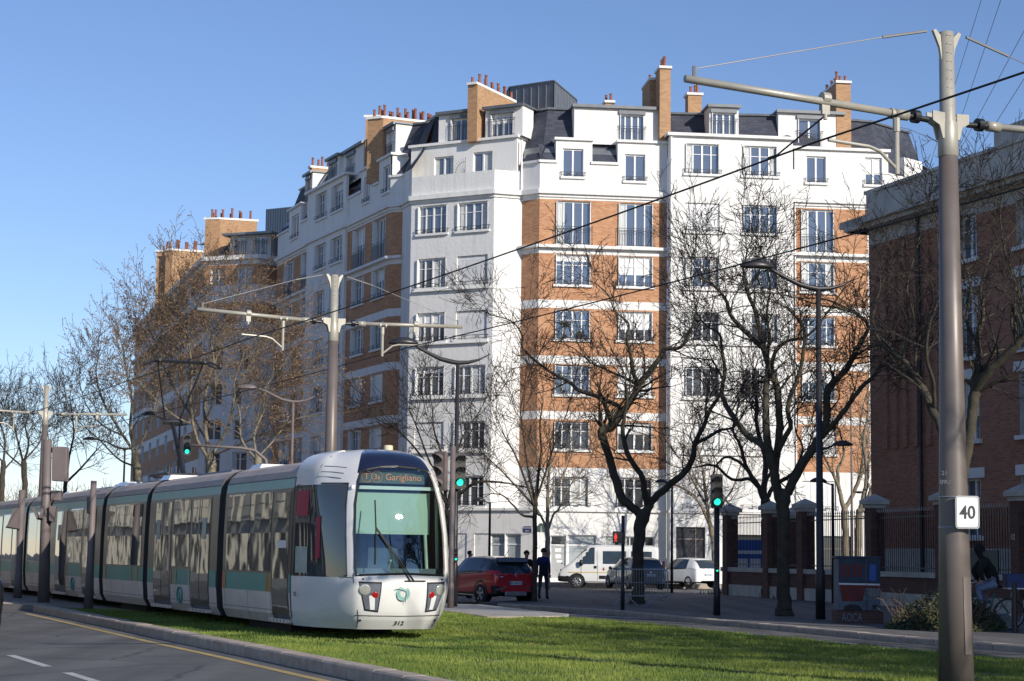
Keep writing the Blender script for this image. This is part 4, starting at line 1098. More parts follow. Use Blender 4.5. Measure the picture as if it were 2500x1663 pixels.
# ---------------------------------------------------------------- painted utility cabinet
A = atz(2044, 1520, .12); Bx = atz(2157, 1524, .12); Yc = (A.y + Bx.y) / 2; x0 = atY(2044, 1500, Yc).x; x1 = atY(2157, 1500, Yc).x; s_ = F_ / Yc
zz = lambda y: lp(2100, y, Yc)
cab = thing('utility_cabinet', 'graffitied blue and red electricity cabinet on a low concrete plinth', 'cabinet', (x0, Yc, .12))
m_ = lambda y: max(.12, zz(y))
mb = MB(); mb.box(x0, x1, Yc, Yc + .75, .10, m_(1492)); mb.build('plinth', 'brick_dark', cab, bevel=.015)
xa, xb = atY(2047, 1400, Yc).x, atY(2150, 1400, Yc).x; xm = atY(2116, 1400, Yc).x
mb = MB(); mb.box(xa, xb, Yc + .05, Yc + .7, m_(1491), m_(1364)); mb.build('housing', 'cab_grey', cab, bevel=.012)
mb = MB(); mb.box(xa - .04, xb + .04, Yc, Yc + .75, m_(1364), m_(1358)); mb.build('lid', 'cab_blue', cab, bevel=.01)
yf = Yc + .045
def fp(pts, mat, nm='paint_patch', th=.004): mb = MB(); mb.extr([Vector((atY(x, y, yf).x, yf, zz(y))) for x, y in pts], (0, -th, 0)); return mb.build(nm, mat, cab)
fp([(2048, 1425), (2113, 1425), (2113, 1366), (2048, 1366)], 'cab_blue'); fp([(2118, 1425), (2149, 1425), (2149, 1366), (2118, 1366)], 'cab_blue')
fp([(2048, 1428), (2148, 1429), (2148, 1425), (2048, 1424)], 'shutter_white', th=.007)
fp([(2050, 1428.5), (2115, 1429), (2106, 1468), (2056, 1468)], 'cab_red', th=.006); fp([(2117, 1436), (2149, 1436), (2149, 1429.5), (2117, 1429.5)], 'cab_red', th=.006)
for x in (2053, 2066, 2081, 2094): fp([(x, 1409), (x + 9, 1410), (x + 10, 1377), (x + 1, 1376)], 'cab_red', th=.007)
fp([(2122, 1418), (2139, 1418), (2139, 1378), (2123, 1378)], 'poster_blue', 'poster', th=.008)
fp([(2130, 1486), (2144, 1486), (2144, 1477), (2130, 1477)], 'interior_dark', 'vent', th=.006)
fp([(2060, 1491), (2062, 1480), (2075, 1476), (2095, 1477), (2103, 1484), (2105, 1491)], 'interior_dark', 'cable_opening', th=.006)
fp([(2115.3, 1490), (2117, 1490), (2117, 1366), (2115.3, 1366)], 'ink', 'door_gap', th=.008)
for s_, y, h_ in (('TRAIN', 1446, .09), ('TRAIN', 1455, .09), ('QUOTIDIEN', 1464, .065)):
    text_obj('lettering', s_, Vector((atY(2134, y, yf).x, yf - .01, zz(y))), (1, 0, 0), UZ, h_, 'wire_grey', cab)
text_obj('graffiti', 'AOCA', Vector((atY(2080, 1513, Yc).x, Yc - .008, zz(1517))), (1, 0, 0), UZ, .19, 'letter_grey', cab, bold=.01, sx=.62)
# ---------------------------------------------------------------- facade tools
def lev(y): return atY(1400, y, 99.5).z
V2 = lambda p: Vector((p[0], p[1]))
class Fac:
    """vertical wall plane from A to B (seen from outside, left to right)"""
    def __init__(s, A, B):
        s.A = V2(A); s.B = V2(B); s.L = (s.B - s.A).length; s.d = (s.B - s.A) / s.L; s.n = Vector((s.d.y, -s.d.x))   # n = outward
    def P(s, u, z, out=0.0): q = s.A + s.d * u + s.n * out; return Vector((q.x, q.y, z))
    def u(s, x, y): return onplane(x, y, s.A, s.B)[0]
    def uz(s, x, y): return onplane(x, y, s.A, s.B)
    def shift(s, out): return Fac(s.A + s.n * out, s.B + s.n * out)
def wall(mb, f, z0, z1, holes, matf, cuts_u=(), cuts_z=(), u0=0.0, u1=None, reveal=.22, mrev=0):
    """wall with real openings; holes = [(ua, ub, za, zb)]; matf(u, z) -> material index or None for no wall"""
    u1 = f.L if u1 is None else u1
    us = sorted(set([u0, u1] + [h[0] for h in holes] + [h[1] for h in holes] + list(cuts_u)))
    zs = sorted(set([z0, z1] + [h[2] for h in holes] + [h[3] for h in holes] + list(cuts_z)))
    us = [u for u in us if u0 - 1e-6 <= u <= u1 + 1e-6]; zs = [z for z in zs if z0 - 1e-6 <= z <= z1 + 1e-6]
    for i in range(len(us) - 1):
        for j in range(len(zs) - 1):
            if us[i + 1] - us[i] < 1e-5 or zs[j + 1] - zs[j] < 1e-5: continue
            uc = (us[i] + us[i + 1]) / 2; zc = (zs[j] + zs[j + 1]) / 2
            if any(h[0] < uc < h[1] and h[2] < zc < h[3] for h in holes): continue
            m = matf(uc, zc)
            if m is None: continue
            mb.quad(f.P(us[i], zs[j]), f.P(us[i + 1], zs[j]), f.P(us[i + 1], zs[j + 1]), f.P(us[i], zs[j + 1]), m)
    for ua, ub, za, zb in holes:
        r = -reveal
        mb.quad(f.P(ua, za), f.P(ua, za, r), f.P(ua, zb, r), f.P(ua, zb), mrev)
        mb.quad(f.P(ub, za, r), f.P(ub, za), f.P(ub, zb), f.P(ub, zb, r), mrev)
        mb.quad(f.P(ua, zb, r), f.P(ub, zb, r), f.P(ub, zb), f.P(ua, zb), mrev)
        mb.quad(f.P(ua, za), f.P(ub, za), f.P(ub, za, r), f.P(ua, za, r), mrev)
def fbox(mb, f, ua, ub, za, zb, o0, o1, mi=0):
    """box on a facade from offset o0 to o1 outward"""
    p = [f.P(ua, za, o0), f.P(ub, za, o0), f.P(ub, za, o1), f.P(ua, za, o1), f.P(ua, zb, o0), f.P(ub, zb, o0), f.P(ub, zb, o1), f.P(ua, zb, o1)]
    mb.add(p, [(0, 1, 2, 3), (7, 6, 5, 4), (4, 5, 1, 0), (5, 6, 2, 1), (6, 7, 3, 2), (7, 4, 0, 3)], mi)
WC = {}
WR = random.Random(11)
def wmesh(key, fn, mats):
    if key not in WC:
        mb = MB(); fn(mb); WC[key] = mb.mesh(key[0], mt(*mats))
    return WC[key]
def window_unit(bld, f, ua, ub, za, zb, style, reveal=.22, glass='glass_sky', sill=True):
    """window (frame) > pane, curtain, sill, railing, shutter ; local frame x along the wall, y outward-negative, z up"""
    W = round(ub - ua, 2); H_ = round(zb - za, 2); root_loc = Vector(bld.location)
    ang = atan2(f.d.y, f.d.x)
    M = Matrix.Translation(f.P(ua, za)) @ Matrix.Rotation(ang, 4, 'Z')
    def mk(name, me, parent, first=False):
        o = bpy.data.objects.new(name, me); COL.objects.link(o); o.parent = parent
        if first:
            o.matrix_parent_inverse = Matrix.Translation(root_loc).inverted(); o.matrix_basis = M
        return o
    r = reveal
    def frame(mb):
        t = .055
        y0, y1 = r - .09, r - .02
        mb.box(0, t, y0, y1, 0, H_); mb.box(W - t, W, y0, y1, 0, H_); mb.box(t, W - t, y0, y1, 0, t); mb.box(t, W - t, y0, y1, H_ - t - .03, H_)
        c = W / 2
        mb.box(c - .05, c + .05, y0 - .012, y1, t, H_ - t - .03)
        if style in ('std', 'french', 'stdr') and W > 1.35:
            for x in (W * .235, W * .765): mb.box(x - .035, x + .035, y0 - .006, y1, t, H_ - t - .03)
        if style in ('std', 'stdr', 'old'):
            z = H_ * .66
            xs = [t, c - .05, c + .05, W - t]
            mb.box(xs[0], xs[1], y0 + .01, y1 - .01, z - .018, z + .018); mb.box(xs[2], xs[3], y0 + .01, y1 - .01, z - .018, z + .018)
    w_ = mk('window', wmesh(('frame', style, W, H_), frame, ['pvc_white']), bld, True)
    def pane(mb): mb.quad((.03, r - .045, .03), (W - .03, r - .045, .03), (W - .03, r - .045, H_ - .04), (.03, r - .045, H_ - .04))
    if style == 'closed':
        def shut(mb):
            n = 4; yb = r - .13
            for k in range(n):
                x0, x1 = .02 + (W - .04) * k / n + .008, .02 + (W - .04) * (k + 1) / n - .008
                mb.box(x0, x1, yb, yb + .02, .02, H_ - .02)
                m = int((H_ - .3) / .06)
                for q in range(m):
                    z = .15 + q * .06; mb.add([(x0 + .04, yb, z), (x1 - .04, yb, z), (x1 - .04, yb - .015, z - .025), (x0 + .04, yb - .015, z - .025)], [(0, 1, 2, 3)]); mb.add([(x0 + .04, yb - .015, z - .025), (x1 - .04, yb - .015, z - .025), (x1 - .04, yb, z - .03), (x0 + .04, yb, z - .03)], [(0, 1, 2, 3)])
        mk('shutter', wmesh(('shutter', W, H_), shut, ['shutter_white']), w_)
    else:
        mk('pane', wmesh(('pane', W, H_, glass), pane, [glass]), w_)
        if style in ('std', 'french', 'stdr', 'old', 'small'):
            v = WR.random()
            if .5 < v < .66:
                hb_ = round(H_ * WR.choice([.22, .4, .6]), 2)
                def bl(mb): mb.quad((.07, r - .050, H_ - hb_), (W - .07, r - .050, H_ - hb_), (W - .07, r - .050, H_ - .08), (.07, r - .050, H_ - .08))
                mk('blind', wmesh(('blind', W, H_, hb_), bl, ['shutter_white']), w_)
            if v < .5:      # a curtain hangs on part of the window just behind the glass plane
                k = WR.choice([0, 1, 2]); kk = k
                def cur(mb):
                    segs = {0: [(.06, .24)], 1: [(.06, .22), (.78, .94)], 2: [(.53, .94)]}[kk]
                    for a, b in segs:
                        n = 6
                        for q in range(n):
                            x0 = W * (a + (b - a) * q / n); x1 = W * (a + (b - a) * (q + 1) / n); d0 = .004 * (q % 2); d1 = .004 * ((q + 1) % 2)
                            mb.quad((x0, r - .049 - d0, .06), (x1, r - .049 - d1, .06), (x1, r - .049 - d1, H_ - .1), (x0, r - .049 - d0, H_ - .1))
                mk('curtain', wmesh(('curtain', W, H_, kk), cur, ['curtain']), w_)
            if style in ('std', 'french') :
                lft = WR.random() < .62
                def leaf(mb):      # folded louvred leaves standing in the reveal
                    mb.box(.012, .052, -.10, r - .12, .03, H_ - .03)
                mk('shutter', wmesh(('leaf', W, H_), leaf, ['shutter_white']), w_)
                def leaf2(mb): mb.box(W - .052, W - .012, -.02, r - .12, .03, H_ - .03)
                mk('shutter', wmesh(('leaf2', W, H_), leaf2, ['shutter_white']), w_)
    if sill and style != 'shop':
        def sl_(mb): mb.box(-.12, W + .12, -.12, .0, -.12, 0.0)
        mk('sill', wmesh(('sill', W), sl_, ['white_render']), w_)
        if style == 'french':
            def rail(mb):
                y = -.10; h = 1.0
                for z in (.06, h - .12, h): mb.box(-.1, W + .1, y - .012, y + .012, z - .012, z + .012)
                n = int(W / .12)
                for k in range(n + 1): x = -.08 + (W + .16) * k / n; mb.box(x - .008, x + .008, y - .008, y + .008, .06, h - .1)
                for x in (-.1, W + .1): mb.box(x - .012, x + .012, y, .02, .05, .075); mb.box(x - .012, x + .012, y, .02, h - .012, h + .012)
            mk('railing', wmesh(('railF', W), rail, ['iron_dark']), w_)
        elif style in ('std', 'stdr', 'closed', 'small', 'old'):
            def rail(mb):
                y = -.10
                for z in (.07, .24): mb.box(-.12, W + .12, y - .012, y + .012, z - .012, z + .012)
                for x in (-.08, W * .22, W * .34, W * .66, W * .78, W + .08): mb.box(x - .01, x + .01, y - .01, y + .01, .0, .24)
                for x in (W * .22, W * .66): mb.box(x, x + W * .12, y - .01, y + .01, .13, .18)
                for x in (-.12, W + .12): mb.box(x - .012, x + .012, y, .01, .228, .252)
            mk('railing', wmesh(('railS', W), rail, ['iron_dark']), w_)
    return w_
ZR = {1: (lev(1238), lev(1164)), 2: (lev(1097.5), lev(1028.9)), 3: (lev(963.5), lev(890.8)), 4: (lev(828), lev(756.3)), 5: (lev(695), lev(620.7)), 6: (lev(597), lev(490)), 7: (lev(430.6), lev(362))}
ZR6s = (lev(597) + .85, lev(490) + .02)
BR = [(lev(1141.8), lev(1024)), (lev(1004.3), lev(888.6)), (lev(868.8), lev(752.4)), (lev(732.3), lev(619)), (lev(600), lev(487))]
ZSTR = lev(1249); ZLED = lev(606); ZCOR = lev(474.5); ZCT = lev(464); GZ = .2
K = 1.04
pt = lambda x, y: (x * K, y * K)
L0, L1, L2, L3, L4 = pt(-15.5, 119.85), pt(-12.65, 113.02), pt(-9.7, 106.63), pt(-6.81, 100.1), pt(-6.09, 99.71)
C0, C1, R1, A0, A1 = pt(-5.53, 98.21), pt(-1.03, 95.85), pt(.44, 96.31), pt(1.36, 95.59), pt(8.15, 96.39)
fL1, fL2, fL3, fLa, fLb = Fac(L0, L1), Fac(L1, L2).shift(.18), Fac(L2, L3), Fac(L3, L4), Fac(L4, C0)
fC, fR, fRa, fA = Fac(C0, C1), Fac(C1, R1), Fac(R1, A0), Fac(A0, A1)
dA = fA.d; bs = V2(A1) + dA * .02 + fA.n * .62
tmp = Fac(bs, bs + dA * 10); ub_ = tmp.u(1936, 400); fB = Fac(bs, bs + dA * ub_)
fBs = Fac(V2(A1) + dA * .02, bs)
ws = fB.B - fA.n * .62; tmp = Fac(ws, ws + dA * 12); uw = tmp.u(2168, 352); fW = Fac(ws, ws + dA * uw)
e_ = fW.B; fW2 = Fac(e_, e_ + Vector((.72, .69)) * 4.5); fW3 = Fac(fW2.B, fW2.B + Vector((.5, .87)) * 5)

bw = thing('apartment_building', 'white and orange-brick eight-storey apartment building filling the middle of the view', 'building', (1.0, 101.0, .2))
wb = MB()       # 0 white, 1 orange brick, 2 rough render, 3 stone base
def inbrick(z): return any(a < z < b for a, b in BR)
BZ = [q for a in BR for q in a]
def cols_to_u(f, cols): return [(f.u(a, y), f.u(b, y)) for a, b, y in cols]
def do_facade(f, cols, rows, style_fn, brickful, zt=ZCT, rough=False, base=GZ, rowz=ZR, extra=(), reveal=.22):
    """cols: per column list of (xl, xr, yref); rows: ids"""
    holes = []; units = []
    for ci, c in enumerate(cols):
        for rw in rows:
            # verticals lean in the photo, so take u at the row's own height from the reference column
            ua, ub = f.u(c[0], c[2]), f.u(c[1], c[2])
            z0_, z1_ = rowz[rw] if not (rw == 6 and style_fn(ci, 6)[0] != 'french') else ZR6s
            st, gl = style_fn(ci, rw)
            if st is None: continue
            if st == 'small' and rw == 7: pass
            holes.append((ua, ub, z0_, z1_)); units.append((ua, ub, z0_, z1_, st, gl))
    holes += list(extra)
    mf = (lambda u, z: 1 if inbrick(z) else 0) if brickful else (lambda u, z: 2 if rough else 0)
    wall(wb, f, base, zt, holes, mf, cuts_z=BZ, reveal=reveal)
    for q in units: window_unit(bw, f, *q[:4], q[4], reveal, q[5])
rs = random.Random(4)
def gsel(rw): return 'glass_sky' if rw > 2 else ('glass_dark' if rs.random() < .75 else 'glass_sky')
def stA(ci, rw):
    if rw == 6: return 'french', 'glass_sky'
    if (ci, rw) == (1, 3): return 'closed', 'glass_sky'
    return 'std', gsel(rw)
GFZ = (lev(1414), lev(1305.5))
# --- facade A (brick, facing the camera)
shopA = [(fA.u(1343.5, 1360), fA.u(1382, 1360), lev(1414), lev(1308)), (fA.u(1386, 1360), fA.u(1455.5, 1360), lev(1414), lev(1306)), (fA.u(1478, 1360), fA.u(1598, 1360), lev(1414), lev(1308))]
do_facade(fA, [(1356, 1441.5, 660), (1508.7, 1594, 660)], [1, 2, 3, 4, 5, 6], stA, True, extra=shopA)
# --- small brick return, white return, chamfer
do_facade(fRa, [], [], stA, True); do_facade(fR, [], [], stA, False)
def stC(ci, rw):
    if (ci, rw) in ((1, 5), (1, 4), (0, 2)): return 'closed', 'glass_sky'
    return 'std', gsel(rw)
fG = fC.shift(.06); fG = Fac(fG.A, fG.A + fG.d * fG.u(1303, 1340)); fGr = Fac(fG.B, fG.B - fG.n * 2.6)
shopC = [(fG.u(1157, 1360), fG.u(1231, 1360), lev(1420), lev(1305)), (fG.u(1233, 1360), fG.u(1271, 1360), lev(1420), lev(1305)), (fG.u(1090, 1360), fG.u(1139, 1360), lev(1420), lev(1305))]
do_facade(fC, [(1019, 1089, 665), (1115, 1190, 665)], [1, 2, 3, 4, 5, 6], stC, False, rough=True)
wall(wb, fG, GZ, lev(1247), shopC, lambda u, z: 0); wall(wb, fGr, GZ, lev(1247), [], lambda u, z: 0)
wb.quad(fG.P(0, lev(1247)), fG.P(fG.L, lev(1247)), fG.P(fG.L, lev(1247), -2.6), fG.P(0, lev(1247), -2.6), 0)
do_facade(fLb, [], [], stA, False); do_facade(fLa, [], [], stA, True)
# --- projecting white bay and wing to its right
do_facade(fBs, [], [], stA, False, zt=lev(327))
def stB(ci, rw):
    if (ci, rw) in ((0, 6), (0, 2), (1, 2), (0, 1), (1, 1)): return 'closed', 'glass_sky'
    return 'std', gsel(rw)
shopB = [(fB.u(1650, 1390), fB.u(1722, 1390), GZ + .05, lev(1283)), (fB.u(1726, 1390), fB.u(1752, 1390), GZ + .05, lev(1300)), (fB.u(1800, 1340), fB.u(1925, 1340), GZ + .05, lev(1300))]
do_facade(fB, [(1672.9, 1757, 640), (1814, 1898.6, 500)], [1, 2, 3, 4, 5, 6, 7], stB, False, zt=lev(327), extra=shopB, rowz={**ZR, 7: (lev(418), lev(344))})
def stW(ci, rw):
    if rw == 6: return ('french' if ci == 0 else 'small'), 'glass_sky'
    if (ci, rw) in ((0, 2), (0, 1)): return 'closed', 'glass_sky'
    return ('std' if ci == 0 else 'small'), ('glass_sky' if rw != 5 else 'glass_sky')
shopW = [(fW.u(2000, 1340), fW.u(2080, 1340), GZ + .05, lev(1300))]
def wWf(u, z): return 1 if (inbrick(z) and u < fW.u(2118, 600)) else 0
hol = []; un = []
for ci, c in enumerate([(1955, 2037, 640), (2121, 2150, 640)]):
    for rw in (1, 2, 3, 4, 5, 6):
        st, gl = stW(ci, rw); z0_, z1_ = ZR[rw]; hol.append((fW.u(c[0], c[2]), fW.u(c[1], c[2]), z0_, z1_)); un.append((*hol[-1], st, gl))
wall(wb, fW, GZ, ZCT, hol + shopW, wWf, cuts_z=BZ, cuts_u=[fW.u(2118, 600)])
for q in un: window_unit(bw, fW, *q[:4], q[4], .22, q[5])
for f in (fW2, fW3): wall(wb, f, GZ, ZCT, [], lambda u, z: 0)
# --- street wing in shade
def stL(ci, rw):
    if rw == 6: return 'french', 'glass_sky'
    return ('closed' if rs.random() < .42 and rw < 5 else 'std'), 'glass_sky'
do_facade(fL3, [(863.7, 890.5, 606), (912.5, 940.8, 580)], [1, 2, 3, 4, 5, 6], stL, True, reveal=.3)
def stL2(ci, rw): return 'std', 'glass_sky'
wl2 = [(770, 795, 625), (808, 835, 610)]
do_facade(fL2, wl2, [1, 2, 3, 4, 5, 6, 7], stL2, False, zt=lev(327) - .1, reveal=.3, rowz={**ZR, 7: (lev(418), lev(344))})
def stL1(ci, rw): return ('french' if rw == 6 else ('closed' if rs.random() < .4 else 'std')), 'glass_sky'
do_facade(fL1, [(697, 717, 640), (738, 759, 640)], [1, 2, 3, 4, 5, 6], stL1, True, reveal=.3)
for f in (Fac(L1, fL2.A), Fac(fL2.B, L2)): wall(wb, f, GZ, lev(327) - .1, [], lambda u, z: 0)

# --- seventh level: lower wall with dormer walls standing up between slate strips
roof = MB()    # 0 slate, 1 zinc
Z7W = lev(392); Z7D = lev(342)
def level7(f, walls, wins, zt=None):
    zt = zt or Z7D
    holes = [(a, b, c, d) for a, b, c, d, _ in wins]
    def mf(u, z):
        if z < Z7W: return 0
        return 0 if any(a < u < b for a, b in walls) else None
    wall(wb, f, ZCT, zt, holes, mf, cuts_u=[q for w_ in walls for q in w_], cuts_z=[Z7W], reveal=.2)
    for a, b, c, d, st in wins: window_unit(bw, f, a, b, c, d, st, .2, 'glass_sky')
    for a, b in walls:
        wb.quad(f.P(a, Z7W, -1.0), f.P(a, Z7W), f.P(a, zt), f.P(a, zt, -1.0), 0); wb.quad(f.P(b, Z7W), f.P(b, Z7W, -1.0), f.P(b, zt, -1.0), f.P(b, zt), 0)
    us = [0.0] + [q for w_ in sorted(walls) for q in w_] + [f.L]
    for k in range(0, len(us), 2):
        if us[k + 1] - us[k] > .05: roof.quad(f.P(us[k], Z7W, -.02), f.P(us[k + 1], Z7W, -.02), f.P(us[k + 1], zt - .08, -.75), f.P(us[k], zt - .08, -.75), 0)
u7 = lambda f, a, b, y=400: (f.u(a, y), f.u(b, y))
zA7 = ZR[7]
level7(fA, [u7(fA, 1357, 1446), (fA.u(1508, 380), fA.L)], [(*u7(fA, 1374, 1424), *zA7, 'small'), (*u7(fA, 1526, 1575), lev(436), lev(370), 'small')])
level7(fRa, [], []); 
# white return block over the chamfer: parapet, then a set-back storey
zP = lev(420)
for f, nm in ((fC, 0), (fR, 0)):
    wall(wb, f, ZCT, zP + .12, [], lambda u, z: 2 if f is fC else 0)
    wb.quad(f.P(0, zP + .12), f.P(f.L, zP + .12), f.P(f.L, zP + .12, -.18), f.P(0, zP + .12, -.18), 0)
    wb.quad(f.P(f.L, ZCT, -.18), f.P(0, ZCT, -.18), f.P(0, zP + .12, -.18), f.P(f.L, zP + .12, -.18), 0)
fC7 = fC.shift(-.95); cA = fC7.u(1003, 420); fC7 = Fac(fC7.A + fC7.d * cA, fC7.A + fC7.d * fC7.u(1262, 420))
w7 = [(*u7(fC7, 1060, 1107, 400), ZCT + .12, lev(378) + .42, 'small'), (*u7(fC7, 1155, 1202, 390), ZCT + .12, lev(378) + .47, 'small')]
wall(wb, fC7, ZCT - .02, Z7D + .25, [q[:4] for q in w7], lambda u, z: 0, reveal=.2)
for q in w7: window_unit(bw, fC7, *q[:4], 'small', .2, 'glass_sky', sill=False)
fs = Fac(fC7.B, fC7.B - fC7.n * 3.2); wall(wb, fs, ZCT - .02, Z7D + .25, [], lambda u, z: 0)
fs = Fac(fC7.A - fC7.n * 3.2, fC7.A); wall(wb, fs, ZCT - .02, Z7D + .25, [], lambda u, z: 0)
for f in (fLa, fLb):
    wall(wb, f, ZCT, Z7W, [], lambda u, z: 0); roof.quad(f.P(0, Z7W, -.02), f.P(f.L, Z7W, -.02), f.P(f.L, Z7D, -.75), f.P(0, Z7D, -.75), 0)
level7(fL3, [u7(fL3, 882, 912, 430), u7(fL3, 926, 958, 400)], [(*u7(fL3, 888, 902, 480), *zA7, 'small'), (*u7(fL3, 935, 951, 450), *zA7, 'small')])
level7(fL1, [u7(fL1, 706, 735, 540), u7(fL1, 750, 758, 520)], [(*u7(fL1, 712, 729, 560), *zA7, 'small')])
# upper rows of the tall white bay on the shaded side
for (a, b, y) in ((774, 797, 530), (817, 839, 500)):
    pass
level7(fW, [(0.25, fW.L)], [(*u7(fW, 1969, 2016, 395), lev(428) + .1, lev(362) + .1, 'small'), (*u7(fW, 2112, 2153, 395), lev(428) + .1, lev(362) + .15, 'small')])
for f in (fW2, fW3): level7(f, [(f.L * .35, f.L * .75)] if f is fW2 else [], [])
wall_ob = wb.build('wall', mt('white_render', 'brick_orange', 'rough_render', 'stone'), bw)

# --- bands, ledges, cornices (all proud of the wall)
class LB:
    pass
lb = LB()
_fb = fbox
def fbox(mb, *a, **k):
    if mb is lb:
        m = MB(); _fb(m, *a, **k); m.build('cornice', 'white_render', bw)
    else: _fb(mb, *a, **k)
for f in (fL1, fL3, fLa, fLb, fC, fR, fRa, fA, fW):
    fbox(lb, f, -.06, f.L + .06, ZCOR, ZCT + .02, -.05, .22); fbox(lb, f, -.03, f.L + .03, ZCOR - .16, ZCOR, -.05, .08)
fbox(lb, fL2, -.1, fL2.L + .1, ZCOR, ZCT + .02, -.05, .16)
for f in (fL1, fL3, fLa, fRa, fA, fW): fbox(lb, f, -.05, f.L + .05, ZLED, lev(599), -.05, .28)
for f in (fG, fA, fW, fB): fbox(lb, f, -.04, f.L + .04, ZSTR, lev(1243), -.05, .14)
fbox(lb, fB, -.15, fB.L + .15, lev(327), lev(320), -.6, .22); fbox(lb, fBs, -.1, .55, lev(327), lev(320), -.3, .2)
fbox(lb, fL2, -.2, fL2.L + .2, lev(327) - .1, lev(320) - .1, -.6, .2)
for a, b in (u7(fA, 1353, 1448), (fA.u(1505, 380), fA.L)): fbox(lb, fA, a, b, Z7D, Z7D + .14, -.9, .14)
for a, b in (u7(fL3, 880, 914, 430), u7(fL3, 924, 960, 400)): fbox(lb, fL3, a, b, Z7D, Z7D + .14, -.9, .14)
for a, b in (u7(fL1, 704, 737, 540),): fbox(lb, fL1, a, b, Z7D, Z7D + .14, -.9, .14)
fbox(lb, fW, .1, fW.L + .1, Z7D, Z7D + .16, -.9, .18)
for f, ws_ in ((fA, [u7(fA, 1357, 1446), (fA.u(1508, 380), fA.L)]), (fRa, []), (fL3, [u7(fL3, 882, 912, 430), u7(fL3, 926, 958, 400)]), (fL1, [u7(fL1, 706, 735, 540), u7(fL1, 750, 758, 520)]), (fLa, [])):
    us = [0.0] + [q for w_ in ws_ for q in w_] + [f.L]
    for k in range(0, len(us), 2):
        if us[k + 1] - us[k] > .05: fbox(lb, f, us[k] - .08, us[k + 1] + .08, Z7W - .14, Z7W, -.05, .10)
fbox(lb, fC7, -.12, fC7.L + .12, Z7D + .25, Z7D + .4, -1.2, .15)
# paired sills under the double windows of the chamfer and bay
for rw in (1, 2, 3, 4, 5):
    z = ZR[rw][0]; fbox(lb, fC, fC.u(1011, 665), fC.u(1196, 665), z - .2, z - .122, 0, .16); fbox(lb, fB, fB.u(1665, 640), fB.u(1905, 500), z - .2, z - .122, 0, .14)

# --- mansard attic, flat roof, zinc penthouses
path = [L0, L1, L2, L3, L4, C0, C1, R1, A0, A1, tuple(fB.B), tuple(fW.B), tuple(fW2.B), tuple(fW3.B)]
def inpath(P, d):
    out = []
    for i in range(len(P)):
        a = V2(P[max(i - 1, 0)]); b = V2(P[i]); c = V2(P[min(i + 1, len(P) - 1)])
        n1 = (b - a).normalized() if i else (c - b).normalized(); n2 = (c - b).normalized() if i < len(P) - 1 else n1
        m = (Vector((-n1.y, n1.x)) + Vector((-n2.y, n2.x))); m.normalize(); k = d / max(.5, m.dot(Vector((-n1.y, n1.x))))
        out.append(b + m * k)
    return out
ZA0, ZA1 = Z7D - .3, lev(252)
pbk = inpath(path, .78)
pa, pb_, pc_ = inpath(path, .62), inpath(path, 1.5), inpath(path, 14)
EW = 12
roof.poly([(*pa[EW], ZA0), (*pc_[EW], ZA0), (*pc_[EW], ZA1 + .25), (*pb_[EW], ZA1)], 0)
roof.poly([(*pa[i], Z7D + .05) for i in range(EW, len(path))] + [(*pc_[i], Z7D + .05) for i in range(len(path) - 1, EW - 1, -1)], 1)
for i in range(EW):
    roof.quad((*pbk[i], ZCT), (*pbk[i + 1], ZCT), (*pbk[i + 1], ZA0 + .3), (*pbk[i], ZA0 + .3), 0) if i in (0, 2, 3, 7, 8) else None
    lo = inpath(path, 1.2) if i in (5, 6) else pa; zl = Z7D + .34 if i in (5, 6) else ZA0
    roof.quad((*lo[i], zl), (*lo[i + 1], zl), (*pb_[i + 1], ZA1), (*pb_[i], ZA1), 0)
    if i in (5, 6): roof.quad((*inpath(path, .9)[i], Z7D + .30), (*inpath(path, .9)[i + 1], Z7D + .30), (*lo[i + 1], zl + .02), (*lo[i], zl + .02), 1)
    if i in (0, 2, 3, 7, 8): roof.quad((*inpath(path, .2)[i], Z7W + .25), (*inpath(path, .2)[i + 1], Z7W + .25), (*pa[i + 1], ZA0 + .05), (*pa[i], ZA0 + .05), 1)
    roof.quad((*pb_[i], ZA1), (*pb_[i + 1], ZA1), (*pc_[i + 1], ZA1 + .25), (*pc_[i], ZA1 + .25), 1)
gut = inpath(path, 1.42)[:EW + 1]
roof.tube([(p.x, p.y, ZA1 + .03) for p in gut], .07, 6, 1)
